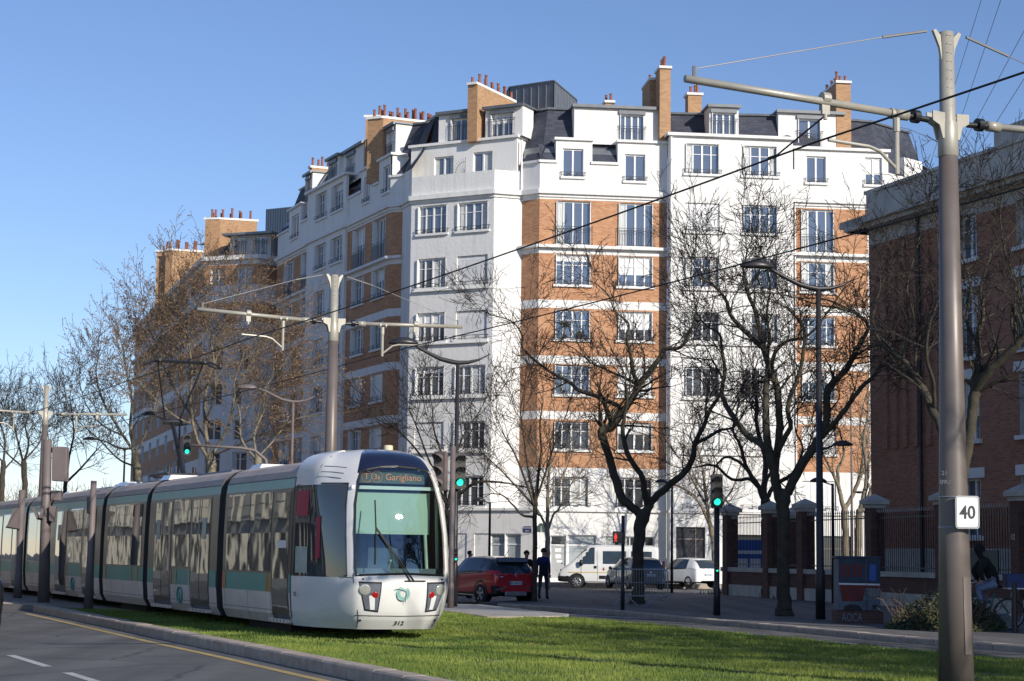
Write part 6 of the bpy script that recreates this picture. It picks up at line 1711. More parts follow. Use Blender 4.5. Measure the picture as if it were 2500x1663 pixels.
# ---------------------------------------------------------------- bare winter trees
class TreeG:
    def __init__(s, seed): s.r = random.Random(seed); s.trunk = MB(); s.twig = MB(); s.tips = []
    def limb(s, pts, rad, n=9):
        # smooth the traced line
        P = [Vector(p) for p in pts]; out = []; rr = []
        m = max(2, len(P) * 4)
        for k in range(m + 1):
            t = k * (len(P) - 1) / m; out.append(catmull(P, t)); i = int(min(t, len(P) - 2)); f = t - i; rr.append(rad[i] * (1 - f) + rad[i + 1] * f)
        for k in range(1, m): out[k] = out[k] + Vector((s.r.uniform(-1, 1), s.r.uniform(-1, 1), s.r.uniform(-1, 1))) * rr[k] * .18
        s.trunk.tube(out, rr, n, 0, True); return out, rr
    def grow(s, p, d, L, r, lvl, curl, up, maxl, dens, rmin):
        n = max(3, int(L / (.32 if lvl < 2 else .2))); st = L / n; P = [p.copy()]; R_l = [r]; d = d.normalized()
        bend = Vector((s.r.gauss(0, 1), s.r.gauss(0, 1), s.r.gauss(0, 1))) * curl * .35
        for k in range(n):
            j = Vector((s.r.gauss(0, 1), s.r.gauss(0, 1), s.r.gauss(0, 1))) * curl
            d = (d + j * .55 + bend + UZ * up * .35).normalized(); P.append(P[-1] + d * st); R_l.append(max(rmin, r * (1 - .72 * (k + 1) / n)))
        (s.trunk if lvl == 0 else s.twig).tube(P, R_l, 5 if lvl == 0 else (4 if lvl == 1 else 3), 0, False)
        if lvl >= maxl: s.tips.append((P[-1], d)); return
        cnt = int(L * dens[lvl] + s.r.random())
        for k in range(cnt):
            t = s.r.uniform(.18, 1.0) * n; i = int(min(t, n - 1)); q = P[i].lerp(P[i + 1], t - i); dd = (P[i + 1] - P[i]).normalized()
            a = dd.orthogonal().normalized(); a.rotate(Matrix.Rotation(s.r.uniform(0, 2 * pi), 3, dd)); ang = s.r.uniform(.5, 1.1)
            nd = dd * cos(ang) + a * sin(ang)
            s.grow(q, nd, L * s.r.uniform(.38, .68) * (1.05 - .35 * t / n), max(rmin, R_l[i] * s.r.uniform(.45, .7)), lvl + 1, curl, up, maxl, dens, rmin)
        s.grow(P[-1], d, L * .5, R_l[-1], lvl + 1, curl, up, maxl, dens, rmin)
def tree(name, label, group, Y, base, limbs, seed, bark='bark_dark', twig='twig_dark', start=.25, per_m=1.5, L0=2.2, curl=.2, up=.12, maxl=3, dens=(2.2, 3.0, 0), rmin=.007, spread=1.0, leaves=0, tipL=1.0, trunk_tw=False, r0k=.5, base_z=.12, thin=1.0, squash=None):
    """limbs: list of polylines in photo pixels [(x, y, radius px, depth offset m)], first one starts at the base"""
    s_ = F_ / Y; g_ = TreeG(seed); bx = atY(base[0], base[1], Y)
    t = thing(name, label, 'tree', (bx.x, Y, base_z), group)
    for li, lm in enumerate(limbs):
        pts = [atY(x if not squash else (base[0] + (x - base[0]) * squash[1]), y if y > 1130 or not squash else 1130 - (1130 - y) * squash[0], Y + dy) for x, y, r, dy in lm]; rad = [r / s_ * (thin if li else 1) for x, y, r, dy in lm]
        if li == 0: pts[0].z = base_z - .05
        P, Rr = g_.limb(pts, rad)
        Lm = sum((P[i + 1] - P[i]).length for i in range(len(P) - 1))
        if li == 0: g_.trunk.ball(P[-1], Rr[-1] * 1.02, 12, 8, 0, (1, 1, 1.25))
        if li == 0 and not trunk_tw: continue
        cnt = int(Lm * per_m)
        for k in range(cnt):
            f = start + (1 - start) * (g_.r.random() ** .8); i = int(min(f * (len(P) - 1), len(P) - 2)); q = P[i].lerp(P[i + 1], f * (len(P) - 1) - i); dd = (P[i + 1] - P[i]).normalized()
            a = dd.orthogonal().normalized(); a.rotate(Matrix.Rotation(g_.r.uniform(0, 2 * pi), 3, dd)); ang = g_.r.uniform(.6, 1.25)
            g_.grow(q, dd * cos(ang) + a * sin(ang) * spread + UZ * .15, L0 * g_.r.uniform(.5, 1.0), max(.012, Rr[i] * g_.r.uniform(.25, r0k)), 0, curl, up, maxl, dens, rmin)
        dd = (P[-1] - P[-2]).normalized()
        for k in range(2): g_.grow(P[-1], dd + Vector((g_.r.gauss(0, .3), g_.r.gauss(0, .3), g_.r.gauss(0, .3))), L0 * tipL, max(.012, Rr[-1] * .8), 0, curl, up, maxl, dens, rmin)
    g_.trunk.build('trunk', bark, t, smooth=True); g_.twig.build('crown', twig, t)
    if leaves:
        mb = MB(); r = g_.r
        for p, d in g_.tips:
            if r.random() < leaves:
                s1 = r.uniform(.028, .06); q = p - UZ * s1; a = Vector((r.uniform(-1, 1), r.uniform(-1, 1), r.uniform(-1, 1))).normalized() * s1; b = a.orthogonal().normalized() * s1 * .8
                mb.quad(q - a, q - b, q + a, q + b)
        o = mb.build('dead_leaves', 'dead_leaf', t); o['kind'] = 'stuff'
    return t, g_
NT_ = 0
GT = 'bare pollarded trees along the right pavement'
tA = [
 [(1556, 1478, 22, 0), (1557, 1460, 16, 0), (1558, 1400, 14, 0), (1559, 1321, 14, 0), (1569, 1263, 17, 0)],
 [(1567, 1268, 11, 0), (1558, 1250, 11, 0), (1518, 1215, 11, 0), (1499, 1160, 10.5, .2), (1479.5, 1091, 9.5, .4), (1468, 1058, 11, .4), (1474, 1049, 11, .5), (1495, 1040, 10, .5), (1521, 1003, 9.5, .5), (1556, 953, 8, .3), (1563, 935, 8, .2), (1615, 871, 6, 0), (1622, 852, 5.5, 0), (1664, 846, 4.5, -.3), (1692, 791, 3, -.5), (1703, 740, 1.8, -.6)],
 [(1522, 1000, 6, .5), (1479, 976, 5.5, .8), (1414, 953, 5, 1.2), (1391, 934, 4.5, 1.4), (1330, 898, 3.6, 1.8), (1277, 852, 2.6, 2.1), (1276, 823, 2.2, 2.2), (1250, 785, 1.7, 2.3), (1195, 768, 1.1, 2.4)],
 [(1560, 934, 6, .2), (1545, 908, 5, 0), (1541, 871, 4.2, -.3), (1529, 823, 3.4, -.6), (1535, 791, 2.8, -.7), (1501, 759, 2, -.9), (1486, 721, 1.5, -1), (1457, 695, 1, -1.1)],
 [(1562, 942, 5, .2), (1530, 925, 3.8, .8), (1500, 912, 3, 1.2), (1440, 885, 2, 1.6)],
 [(1581, 1232, 9, 0), (1574, 1205, 8, -.2), (1567, 1164, 7, -.5), (1537, 1118, 6.5, -.7), (1521, 1060, 5.5, -.8), (1524, 1020, 4.5, -.9), (1531, 970, 3, -1.2), (1527, 930, 2, -1.3)],
 [(1574, 1258, 12, 0), (1592, 1222, 9.5, 0), (1636, 1183, 8.5, -.3), (1682, 1141, 7.5, -.6), (1698, 1080, 6.5, -.8), (1714, 1048, 5.5, -1), (1733, 1003, 4.8, -1.1), (1761, 958, 4, -1.2), (1765, 930, 3, -1.3), (1740, 880, 2, -1.4)],
 [(1700, 1083, 5, -.8), (1728, 1068, 4.3, -.5), (1755, 1052, 3.6, -.2), (1795, 1040, 2.6, .2), (1820, 1000, 1.8, .5)],
 [(1470, 1050, 4, .4), (1480, 1010, 3, .9), (1465, 960, 2.2, 1.2), (1470, 900, 1.4, 1.4)]]
tree('bare_tree', 'dark bare tree with a crooked forked trunk beside the crowd barrier', GT, 60.2, (1556, 1478), tA, 21, 'bark_moss', 'twig_dark', per_m=2.6, L0=1.75, curl=.24, maxl=3, dens=(3.0, 3.6, 3.6), rmin=.0082)
tB = [
 [(1915, 1508, 27, 0), (1914, 1494, 20, 0), (1914, 1460, 17, 0), (1913, 1360, 15, 0), (1914, 1280, 15, 0), (1912, 1215, 18, 0)],
 [(1906, 1225, 12, 0), (1893, 1170, 12, -.1), (1884, 1130, 11, -.2), (1873, 1080, 10, -.3), (1871, 1030, 9, -.3), (1870, 960, 8, -.2), (1874, 900, 7, 0), (1869, 860, 6.5, 0), (1841, 830, 6, .2), (1787, 775, 5, .4), (1771, 730, 4.2, .5), (1739, 695, 3.4, .6), (1712, 680, 2.2, .7), (1690, 640, 1.4, .8)],
 [(1874, 1096, 9, -.3), (1850, 1078, 8.5, .2), (1828, 1067, 8, .5), (1803, 1035, 7.5, .8), (1774, 993, 6.5, 1.1), (1762, 955, 5.5, 1.3), (1770, 907, 4.8, 1.4), (1762, 850, 4, 1.5), (1755, 814, 3.2, 1.6), (1722, 794, 2.4, 1.7), (1700, 760, 1.6, 1.8)],
 [(1892, 1150, 10, 0), (1900, 1080, 9.5, .2), (1903, 1009, 9, .3), (1896, 945, 8.5, .4), (1873, 882, 7.5, .5), (1855, 800, 6.5, .5), (1841, 753, 5.2, .5), (1822, 705, 4, .5), (1815, 660, 2.6, .5), (1825, 610, 1.6, .5)],
 [(1872, 880, 5, .5), (1878, 820, 4, .8), (1872, 765, 3.2, 1), (1880, 700, 2.4, 1.1), (1870, 640, 1.6, 1.2)],
 [(1883, 905, 5.5, .4), (1893, 860, 5, -.2), (1922, 833, 4.4, -.5), (1965, 823, 3.6, -.8), (1997, 794, 2.8, -1), (2061, 705, 1.4, -1.3)],
 [(1896, 1112, 7, 0), (1918, 1065, 6.5, -.5), (1931, 1038, 6, -.7), (1922, 995, 5.5, -.8), (1943, 936, 5, -.9), (1958, 882, 4.4, -1), (1965, 815, 3.8, -1.1), (1962, 800, 3, -1.1), (1930, 760, 2, -1.2)],
 [(1922, 1205, 12, 0), (1956, 1137, 10.5, -.3), (2001, 1070, 10, -.6), (2017, 1025, 9, -.7), (2020, 961, 8.5, -.8), (2037, 930, 8, -.8), (2064, 905, 7, -.9), (2083, 872, 6.5, -.9), (2098, 840, 5.5, -1), (2120, 797, 4.2, -1), (2090, 765, 4.5, -1), (2074, 758, 4.5, -1)],
 [(2008, 1066, 7, -.6), (2040, 1030, 6.5, -.9), (2074, 985, 6, -1.1), (2100, 950, 5.4, -1.3), (2128, 923, 5, -1.4), (2150, 895, 4.5, -1.5), (2177, 884, 4, -1.6), (2210, 850, 2.4, -1.8)],
 [(1905, 1175, 5, 0), (1935, 1155, 4, .5), (1960, 1100, 3, .8), (1945, 1060, 2.2, 1)],
 [(2085, 872, 4, -.9), (2120, 850, 3.2, -1.2), (2170, 835, 2, -1.4)]]
tree('bare_tree', 'largest dark bare tree, spreading from a straight trunk left of the tall street lamp', GT, 49.4, (1915, 1508), tB, 33, 'bark_moss', 'twig_dark', per_m=3.0, L0=1.7, curl=.25, maxl=3, dens=(3.2, 3.8, 4.0), rmin=.0072, up=.14)
tC = [
 [(2335, 1552, 24, 0), (2336, 1400, 19, 0), (2342, 1240, 17, 0), (2350, 1150, 16, 0)],
 [(2350, 1160, 15, 0), (2362, 1090, 13, 0), (2374, 1020, 13, 0), (2380, 955, 14, 0), (2387, 905, 10, 0), (2389, 860, 8, .2), (2386, 825, 7, .3), (2400, 770, 5, .5), (2395, 700, 3.5, .6), (2420, 620, 2.2, .7)],
 [(2380, 955, 12, 0), (2405, 918, 11, -.3), (2432, 889, 10, -.5), (2483, 843, 9, -.8), (2510, 800, 7, -1), (2560, 740, 5, -1.2), (2590, 640, 3, -1.3)],
 [(2345, 1180, 13, 0), (2320, 1100, 12, .2), (2291, 1028, 11, .4), (2254, 953, 10, .7), (2228, 905, 9, .9), (2203, 876, 8, 1), (2170, 852, 7, 1.2), (2148, 835, 5, 1.3), (2130, 780, 3.2, 1.4), (2150, 700, 2.2, 1.5)],
 [(2203, 876, 5, 1), (2215, 830, 4, .8), (2230, 770, 3.2, .6), (2215, 700, 2.4, .5), (2240, 600, 1.6, .4)],
 [(2280, 1000, 6, .5), (2278, 930, 5, 0), (2262, 870, 4.2, -.3), (2270, 790, 3.3, -.5), (2300, 700, 2.4, -.6), (2290, 600, 1.5, -.7)],
 [(2386, 840, 5, .3), (2360, 780, 4, .6), (2370, 700, 3, .8), (2340, 600, 2, .9)],
 [(2484, 843, 5, -.8), (2470, 780, 4, -.5), (2480, 700, 3, -.3), (2450, 600, 2.2, -.2), (2440, 500, 1.4, 0)]]
tree('bare_tree', 'dark bare tree whose trunk is hidden by the near catenary mast', GT, 39.6, (2335, 1552), tC, 45, 'bark_moss', 'twig_dark', per_m=2.8, L0=1.65, curl=.25, maxl=3, dens=(3.0, 3.6, 3.8), rmin=.0065, up=.14)
tD = [
 [(1872, 1400, 14, 0), (1871, 1300, 12, 0), (1869, 1225, 12, 0)],
 [(1868, 1232, 8, 0), (1866, 1190, 8, 0), (1868, 1121, 6.5, 0), (1848, 1041, 5, .3), (1848, 984, 3.6, .5), (1838, 930, 2.2, .7), (1850, 880, 1.4, .8)],
 [(1866, 1225, 7, 0), (1850, 1185, 6, -.2), (1822, 1140, 5, -.4), (1808, 1090, 4, -.6), (1790, 1050, 3, -.8), (1800, 1000, 2, -.9)],
 [(1852, 1190, 5, 0), (1828, 1170, 4.4, .3), (1787, 1171, 3.8, .6), (1745, 1137, 3.2, .9), (1700, 1140, 2, 1.2)],
 [(1826, 1150, 4, 0), (1800, 1125, 3.5, .2), (1770, 1117, 3, .4), (1745, 1140, 2.4, .5)],
 [(1872, 1220, 6, 0), (1890, 1185, 5, .3), (1930, 1162, 3.6, .6), (1960, 1120, 2.4, .8)],
 [(1862, 1195, 4, 0), (1890, 1130, 3, -.5), (1905, 1060, 2, -.9), (1940, 1010, 1.4, -1)]]
tree('bare_tree', 'dark bare tree rising from behind a brick fence pier', GT, 72, (1872, 1400), tD, 51, 'bark_dark', 'twig_dark', per_m=2.2, L0=2.0, curl=.22, maxl=3, dens=(2.6, 3.2, 3.2), rmin=.0095)
GM = 'young slender street trees in front of the white building'
tE = [
 [(1305, 1470, 7, 0), (1305, 1400, 6, 0), (1306, 1255, 5.5, 0), (1308, 1229, 5.5, 0)],
 [(1307, 1235, 5, 0), (1311, 1190, 4.5, 0), (1315, 1150, 3.8, 0), (1322, 1100, 2.8, .2), (1318, 1040, 1.8, .3), (1326, 980, 1.1, .4)],
 [(1300, 1262, 3.5, 0), (1275, 1257, 3, .2), (1254, 1235, 2.4, .4), (1228, 1210, 1.7, .6), (1200, 1205, 1.1, .7)],
 [(1306, 1240, 3.6, 0), (1285, 1180, 3, -.2), (1262, 1120, 2.2, -.4), (1235, 1070, 1.5, -.5)],
 [(1306, 1225, 3.4, 0), (1290, 1150, 2.6, .3), (1280, 1080, 2, .5), (1270, 1000, 1.3, .6)],
 [(1309, 1220, 3.4, 0), (1330, 1160, 2.6, -.3), (1352, 1090, 1.9, -.5), (1375, 1030, 1.2, -.6)],
 [(1307, 1240, 3, 0), (1262, 1190, 2.2, .6), (1215, 1140, 1.6, 1), (1180, 1110, 1, 1.2)]]
tree('young_tree', 'slender dark young tree between the red car and the walking person', GM, 61.5, (1305, 1470), tE, 61, 'bark_dark', 'twig_dark', per_m=1.9, L0=1.9, curl=.13, maxl=2, dens=(3.2, 3.4), rmin=.0075, up=.2)
tF = [
 [(1336, 1432, 7, 0), (1337, 1350, 6.5, 0), (1336, 1290, 6, 0)],
 [(1336, 1300, 5, 0), (1337, 1240, 4.5, 0), (1338, 1180, 3.6, 0), (1345, 1110, 2.6, .2), (1340, 1040, 1.6, .3)],
 [(1334, 1292, 3.6, 0), (1322, 1262, 3, 0), (1310, 1248, 2.4, .3), (1295, 1180, 1.6, .5)],
 [(1340, 1290, 3.2, 0), (1352, 1255, 2.6, 0), (1366, 1240, 2.2, -.2), (1395, 1180, 1.6, -.4), (1430, 1140, 1.1, -.5)],
 [(1338, 1230, 3.2, 0), (1365, 1180, 2.4, .4), (1392, 1120, 1.7, .7), (1410, 1060, 1.1, .8)]]
tree('young_tree', 'slender brown young tree nearest the white shop door', GM, 91, (1336, 1432), tF, 62, 'bark_light', 'twig_brown', per_m=1.7, L0=2.4, curl=.13, maxl=2, dens=(2.8, 3.0), rmin=.010, up=.2, base_z=.05)
tG = [
 [(1748, 1420, 8, 0), (1744, 1340, 7, 0), (1736, 1290, 7, 0)],
 [(1738, 1300, 5, 0), (1727, 1240, 4.5, 0), (1722, 1200, 4, 0), (1715, 1140, 3, .3), (1700, 1080, 1.8, .5)],
 [(1736, 1290, 4.5, 0), (1712, 1235, 3.8, 0), (1680, 1200, 3, -.3), (1640, 1180, 2, -.5)],
 [(1742, 1310, 4, 0), (1760, 1240, 3, .2), (1790, 1190, 2.2, .4), (1810, 1130, 1.4, .6)],
 [(1728, 1240, 3, 0), (1700, 1190, 2.4, .4), (1670, 1130, 1.6, .7)]]
tree('young_tree', 'pale-barked slender tree behind the green traffic light', GM, 95.3, (1748, 1420), tG, 63, 'bark_light', 'twig_brown', per_m=1.7, L0=2.6, curl=.13, maxl=2, dens=(2.6, 2.8), rmin=.010, up=.2, base_z=.05)
tH = [
 [(2066, 1400, 9, 0), (2064, 1300, 8, 0), (2062, 1240, 8, 0)],
 [(2062, 1245, 6, 0), (2050, 1200, 5, 0), (2045, 1150, 4, .2), (2060, 1110, 3, .4), (2050, 1050, 2, .5)],
 [(2064, 1240, 5.5, 0), (2085, 1200, 5, 0), (2100, 1160, 4.4, -.2), (2108, 1100, 3.4, -.4), (2100, 1040, 2.4, -.5), (2110, 980, 1.5, -.6)],
 [(2052, 1200, 4, 0), (2030, 1150, 3, -.3), (2010, 1110, 2, -.5)],
 [(2100, 1165, 4, 0), (2125, 1120, 3, .3), (2140, 1060, 2, .5)]]
tree('bare_tree', 'light brown pollarded tree behind the railing near the brick building', 'bare trees in the courtyard', 91, (2066, 1400), tH, 64, 'bark_light', 'twig_brown', per_m=1.8, L0=2.2, curl=.16, maxl=2, dens=(2.8, 3.2), rmin=.0095, up=.2)
tI = [
 [(2095, 1400, 9, 0), (2096, 1300, 9, 0), (2098, 1250, 8, 0)],
 [(2098, 1255, 7, 0), (2112, 1200, 6, 0), (2116, 1140, 5, .2), (2108, 1080, 3.6, .3), (2120, 1010, 2.4, .4)],
 [(2100, 1250, 6, 0), (2120, 1215, 5, -.2), (2135, 1170, 4, -.3), (2150, 1110, 2.5, -.4)]]
tree('bare_tree', 'second light brown pollarded tree close to the brick building wall', 'bare trees in the courtyard', 88, (2095, 1400), tI, 65, 'bark_light', 'twig_brown', per_m=1.8, L0=2.1, curl=.16, maxl=2, dens=(2.8, 3.2), rmin=.0095, up=.2)
tJ = [
 [(1086, 1462, 8, 0), (1088, 1350, 7, 0), (1092, 1260, 7, 0)],
 [(1092, 1265, 5, 0), (1120, 1210, 4.4, 0), (1160, 1180, 3.6, -.3), (1195, 1176, 2.8, -.5), (1240, 1180, 1.8, -.7)],
 [(1092, 1262, 5, 0), (1085, 1180, 4, .3), (1078, 1110, 3, .5), (1060, 1050, 2.2, .7), (1055, 990, 1.3, .8)],
 [(1092, 1240, 4, 0), (1110, 1150, 3.2, .3), (1120, 1090, 2.4, .5), (1150, 1030, 1.5, .6)],
 [(1090, 1230, 4, 0), (1050, 1150, 3.2, 0), (1010, 1090, 2.2, -.2), (960, 1040, 1.4, -.3)],
 [(1091, 1200, 3.4, 0), (1050, 1130, 2.6, .8), (1020, 1050, 1.8, 1.2), (1000, 1000, 1.2, 1.4)]]
tree('young_tree', 'dark bushy-crowned bare tree behind the tram front and its signal poles', GM, 68, (1086, 1462), tJ, 66, 'bark_dark', 'twig_dark', per_m=1.9, L0=2.1, curl=.17, maxl=2, dens=(3.0, 3.4), rmin=.0085, up=.16)
# plane trees, pale bark, dead leaves hanging on
GP_ = 'plane trees with dry leaves behind the tram'
tP = [
 [(522, 1420, 16, 0), (520, 1250, 14, 0), (514, 1120, 13, 0)],
 [(514, 1130, 9, 0), (503, 1050, 9, 0), (500, 960, 8, .3), (512, 880, 7, .6), (540, 800, 5, 1), (560, 720, 3.5, 1.2), (580, 660, 2, 1.4)],
 [(514, 1125, 8, 0), (480, 1060, 7, -.5), (465, 960, 6, -.8), (468, 860, 5, -1), (455, 760, 4, -1.2), (430, 690, 3, -1.4), (420, 620, 2, -1.5)],
 [(516, 1110, 7, 0), (560, 1020, 6, .3), (575, 930, 5, .6), (610, 850, 4, .8), (650, 790, 3, 1), (690, 740, 2, 1.2)],
 [(512, 1080, 6, 0), (470, 1000, 5, 1), (425, 920, 4.4, 1.5), (395, 840, 3.6, 1.9), (370, 760, 2.6, 2.2), (350, 700, 1.6, 2.4)],
 [(503, 1010, 6, 0), (525, 930, 5, -.8), (520, 820, 4, -1.3), (500, 720, 3, -1.6), (505, 640, 2, -1.8)],
 [(516, 1110, 5, 0), (580, 1080, 4.4, -1), (640, 1050, 3.4, -1.8), (700, 1020, 2.2, -2.2)],
 [(560, 1010, 4, .3), (620, 960, 3.2, .5), (670, 920, 2.4, .7), (730, 880, 1.4, .9)],
 [(470, 1020, 4.5, -.5), (430, 1000, 4, -1.2), (380, 950, 3, -1.8), (340, 900, 2, -2.2)]]
tree('plane_tree', 'tall pale-barked plane tree full of brown leaves before the stepped brick building', GP_, 96, (522, 1420), tP, 71, 'bark_plane', 'twig_brown', per_m=5.2, L0=2.3, curl=.16, maxl=3, dens=(1.9, 2.4, 2.6), rmin=.009, up=.14, leaves=1.0, thin=.55, squash=(.86, 1.0))
tQ = [
 [(345, 1420, 13, 0), (340, 1250, 11, 0), (332, 1110, 10, 0)],
 [(332, 1115, 8, 0), (318, 1030, 7, 0), (322, 950, 5.5, .3), (308, 860, 4, .6), (300, 790, 2.4, .8)],
 [(332, 1110, 7, 0), (290, 1030, 6, -.5), (255, 960, 4.6, -.8), (235, 880, 3.2, -1), (240, 820, 2, -1.2)],
 [(334, 1110, 6, 0), (362, 1020, 5, .4), (385, 930, 4, .7), (395, 850, 2.6, .9)],
 [(300, 1050, 4.4, 0), (250, 1020, 3.6, 1), (210, 960, 2.6, 1.4), (195, 900, 1.8, 1.6)],
 [(334, 1140, 5, 0), (290, 1120, 4, 1), (240, 1060, 3, 1.8), (200, 1020, 2, 2.2)]]
tree('plane_tree', 'smaller plane tree leaning left against the sky beside the taller one', GP_, 104, (345, 1420), tQ, 72, 'bark_plane', 'twig_brown', per_m=3.6, L0=2.2, curl=.16, maxl=3, dens=(1.9, 2.4, 2.5), rmin=.0095, up=.14, leaves=.8, thin=.55, squash=(.84, 1.0))
tR = [
 [(640, 1420, 11, 0), (636, 1250, 10, 0), (630, 1120, 9, 0)],
 [(630, 1125, 6, 0), (620, 1050, 5.4, 0), (640, 980, 4.4, .3), (650, 900, 3, .5), (690, 830, 1.8, .7)],
 [(630, 1125, 5.4, 0), (590, 1060, 5, 0), (585, 980, 4, -.3), (570, 900, 3, -.5), (590, 820, 1.8, -.6)],
 [(632, 1110, 5, 0), (670, 1060, 4, .3), (700, 1010, 2.8, .5), (740, 990, 1.8, .6)]]
tree('plane_tree', 'thin plane tree at the right of the group, just left of the grey street lamp', GP_, 92, (640, 1420), tR, 73, 'bark_plane', 'twig_brown', per_m=3.4, L0=2.2, curl=.16, maxl=3, dens=(1.8, 2.2, 2.4), rmin=.009, up=.14, leaves=.9, thin=.55, squash=(.8, 1.0))
# dark trees at the far left
GF = 'far dark bare trees at the left edge'
tS = [
 [(62, 1330, 8, 0), (60, 1200, 7, 0), (58, 1130, 7, 0)],
 [(58, 1135, 5, 0), (45, 1060, 4, 0), (35, 1000, 3, 1), (20, 940, 1.6, 1.5)],
 [(58, 1130, 5, 0), (70, 1060, 4, -1), (62, 1000, 3, -1.5), (75, 940, 1.6, -1.8)],
 [(60, 1120, 4, 0), (95, 1060, 3, 1), (108, 1000, 2, 1.5)], [(56, 1140, 4, 0), (20, 1100, 3, -1), (-10, 1040, 2, -1.5)]]
tree('bare_tree', 'far dark bare tree left of the farthest catenary mast', GF, 128, (62, 1330), tS, 81, 'bark_dark', 'twig_dark', per_m=3.4, L0=2.4, curl=.14, maxl=3, dens=(1.7, 2.2, 2.5), rmin=.011, up=.14, thin=.6, squash=(.68, 1.0))
tT = [
 [(0, 1330, 8, 0), (5, 1200, 7, 0), (8, 1130, 6, 0)],
 [(8, 1135, 5, 0), (12, 1050, 4, 0), (0, 980, 3, 0), (10, 930, 1.6, 0)],
 [(8, 1130, 4, 0), (-30, 1060, 3, 0), (-40, 990, 2, 0)], [(8, 1150, 4, 0), (40, 1100, 3, 1), (50, 1040, 2, 1.5)]]
tree('bare_tree', 'far dark bare tree cut by the left edge of the picture', GF, 122, (0, 1330), tT, 82, 'bark_dark', 'twig_dark', per_m=3.4, L0=2.4, curl=.14, maxl=3, dens=(1.7, 2.2, 2.5), rmin=.011, up=.14, thin=.6, squash=(.68, 1.0))
tU = [
 [(160, 1330, 6, 0), (158, 1220, 5, 0), (160, 1180, 5, 0)],
 [(160, 1185, 4, 0), (168, 1120, 3, 0), (180, 1060, 2, 0), (176, 1010, 1.2, 0)], [(160, 1180, 3.5, 0), (140, 1130, 2.6, 1), (120, 1080, 1.6, 1.5)], [(160, 1180, 3.4, 0), (200, 1140, 2.4, -1), (235, 1100, 1.5, -1.5)]]
tree('bare_tree', 'far dark bare tree seen beyond the tall blank sign box', GF, 140, (160, 1330), tU, 83, 'bark_dark', 'twig_dark', per_m=1.4, L0=3.4, curl=.12, maxl=3, dens=(1.3, 1.9, 2.2), rmin=.015, up=.2)
# dense scrub of bare branches on the horizon at the left
def scrub(name, label, Y, x0, x1, ytop, n, seed, mat='twig_dark'):
    g_ = TreeG(seed); r = g_.r
    for k in range(n):
        x = r.uniform(x0, x1); p = atY(x, 1340, Y + r.uniform(-3, 3)); p.z = 0
        hh = atY(x, ytop + r.uniform(-10, 30), Y).z
        g_.grow(p, Vector((r.gauss(0, .15), 0, 1)), hh * .5, .035, 0, .13, .12, 2, (2.0, 2.4), .012)
    g_.twig.v and None
    b = len(g_.trunk.v); g_.trunk.v += g_.twig.v; g_.trunk.f += [tuple(i + b for i in f) for f in g_.twig.f]; g_.trunk.m += g_.twig.m
    o = g_.trunk.build(name, mat); o['kind'] = 'stuff'; tag(o, label, 'shrubs')
scrub('distant_scrub', 'dense dark bare scrub on the horizon behind the tram roof at the left', 150, -20, 330, 1135, 190, 91)
mb = MB(); p0, p1 = atY(-40, 1300, 175), atY(330, 1300, 175); rr = random.Random(6); x = p0.x
while x < p1.x:
    wd = rr.uniform(5, 11); h = rr.uniform(3.5, 6); mb.box(x, x + wd, 175, 182, 0, h); x += wd + rr.uniform(0, 2)
o = mb.build('distant_wall', 'concrete'); tag(o, 'low distant brown wall glimpsed under the far trees at the left', 'wall')
# ivy heap by the near mast
def bush(name, label, c, rx, ry, h, n, seed, mat='bush_leaf'):
    r = random.Random(seed); t = thing(name, label, 'bush', tuple(c)); mb = MB(); c = Vector(c)
    for k in range(n):
        a = r.uniform(0, 2 * pi); q = sqrt(r.random()); z = (1 - q * q) ** .7 * h * r.uniform(.35, 1.08) * (.75 + .35 * sin(a * 3 + 1))
        p = c + Vector((cos(a) * q * rx, sin(a) * q * ry, max(.02, z))); s_ = r.uniform(.025, .05); u = Vector((r.uniform(-1, 1), r.uniform(-1, 1), r.uniform(-.6, 1))).normalized() * s_; v = u.orthogonal().normalized() * s_ * .8
        mb.quad(p - u, p - v, p + u, p + v)
    mb.build('leaves', mat, t); g_ = TreeG(seed)
    for k in range(90):
        a = r.uniform(0, 2 * pi); q = sqrt(r.random()) * .8; g_.grow(c + Vector((cos(a) * q * rx, sin(a) * q * ry, .05)), Vector((cos(a) * .5, sin(a) * .5, .8)), h * r.uniform(.5, .95), .012, 1, .2, -.06, 2, (2, 2), .005)
    g_.twig.build('stems', 'twig_brown', t); return t
p = atz(2340, 1540, .12); bush('ivy_bush', 'low sprawling heap of ivy and brambles at the foot of the near mast', (p.x - .15, p.y + .5, .12), 1.35, 1.0, .78, 5200, 7)
for i, (x, y, l_) in enumerate(((1810, 1452, 'weeds at the foot of the fence base left of the largest trunk'), (1970, 1462, 'weeds at the foot of the fence base right of the largest trunk'))):
    p = atz(x, y, .12); r = random.Random(i); mb = MB()
    for k in range(500):
        q = p + Vector((r.gauss(0, .6), r.gauss(0, .12), 0)); h = r.uniform(.05, .25); mb.add([q - Vector((.02, 0, 0)), q + Vector((.02, 0, 0)), q + Vector((r.uniform(-.06, .06), r.uniform(-.06, .06), h))], [(0, 1, 2)])
    o = mb.build('weeds', 'bush_leaf'); o['kind'] = 'stuff'; tag(o, l_, 'weeds')
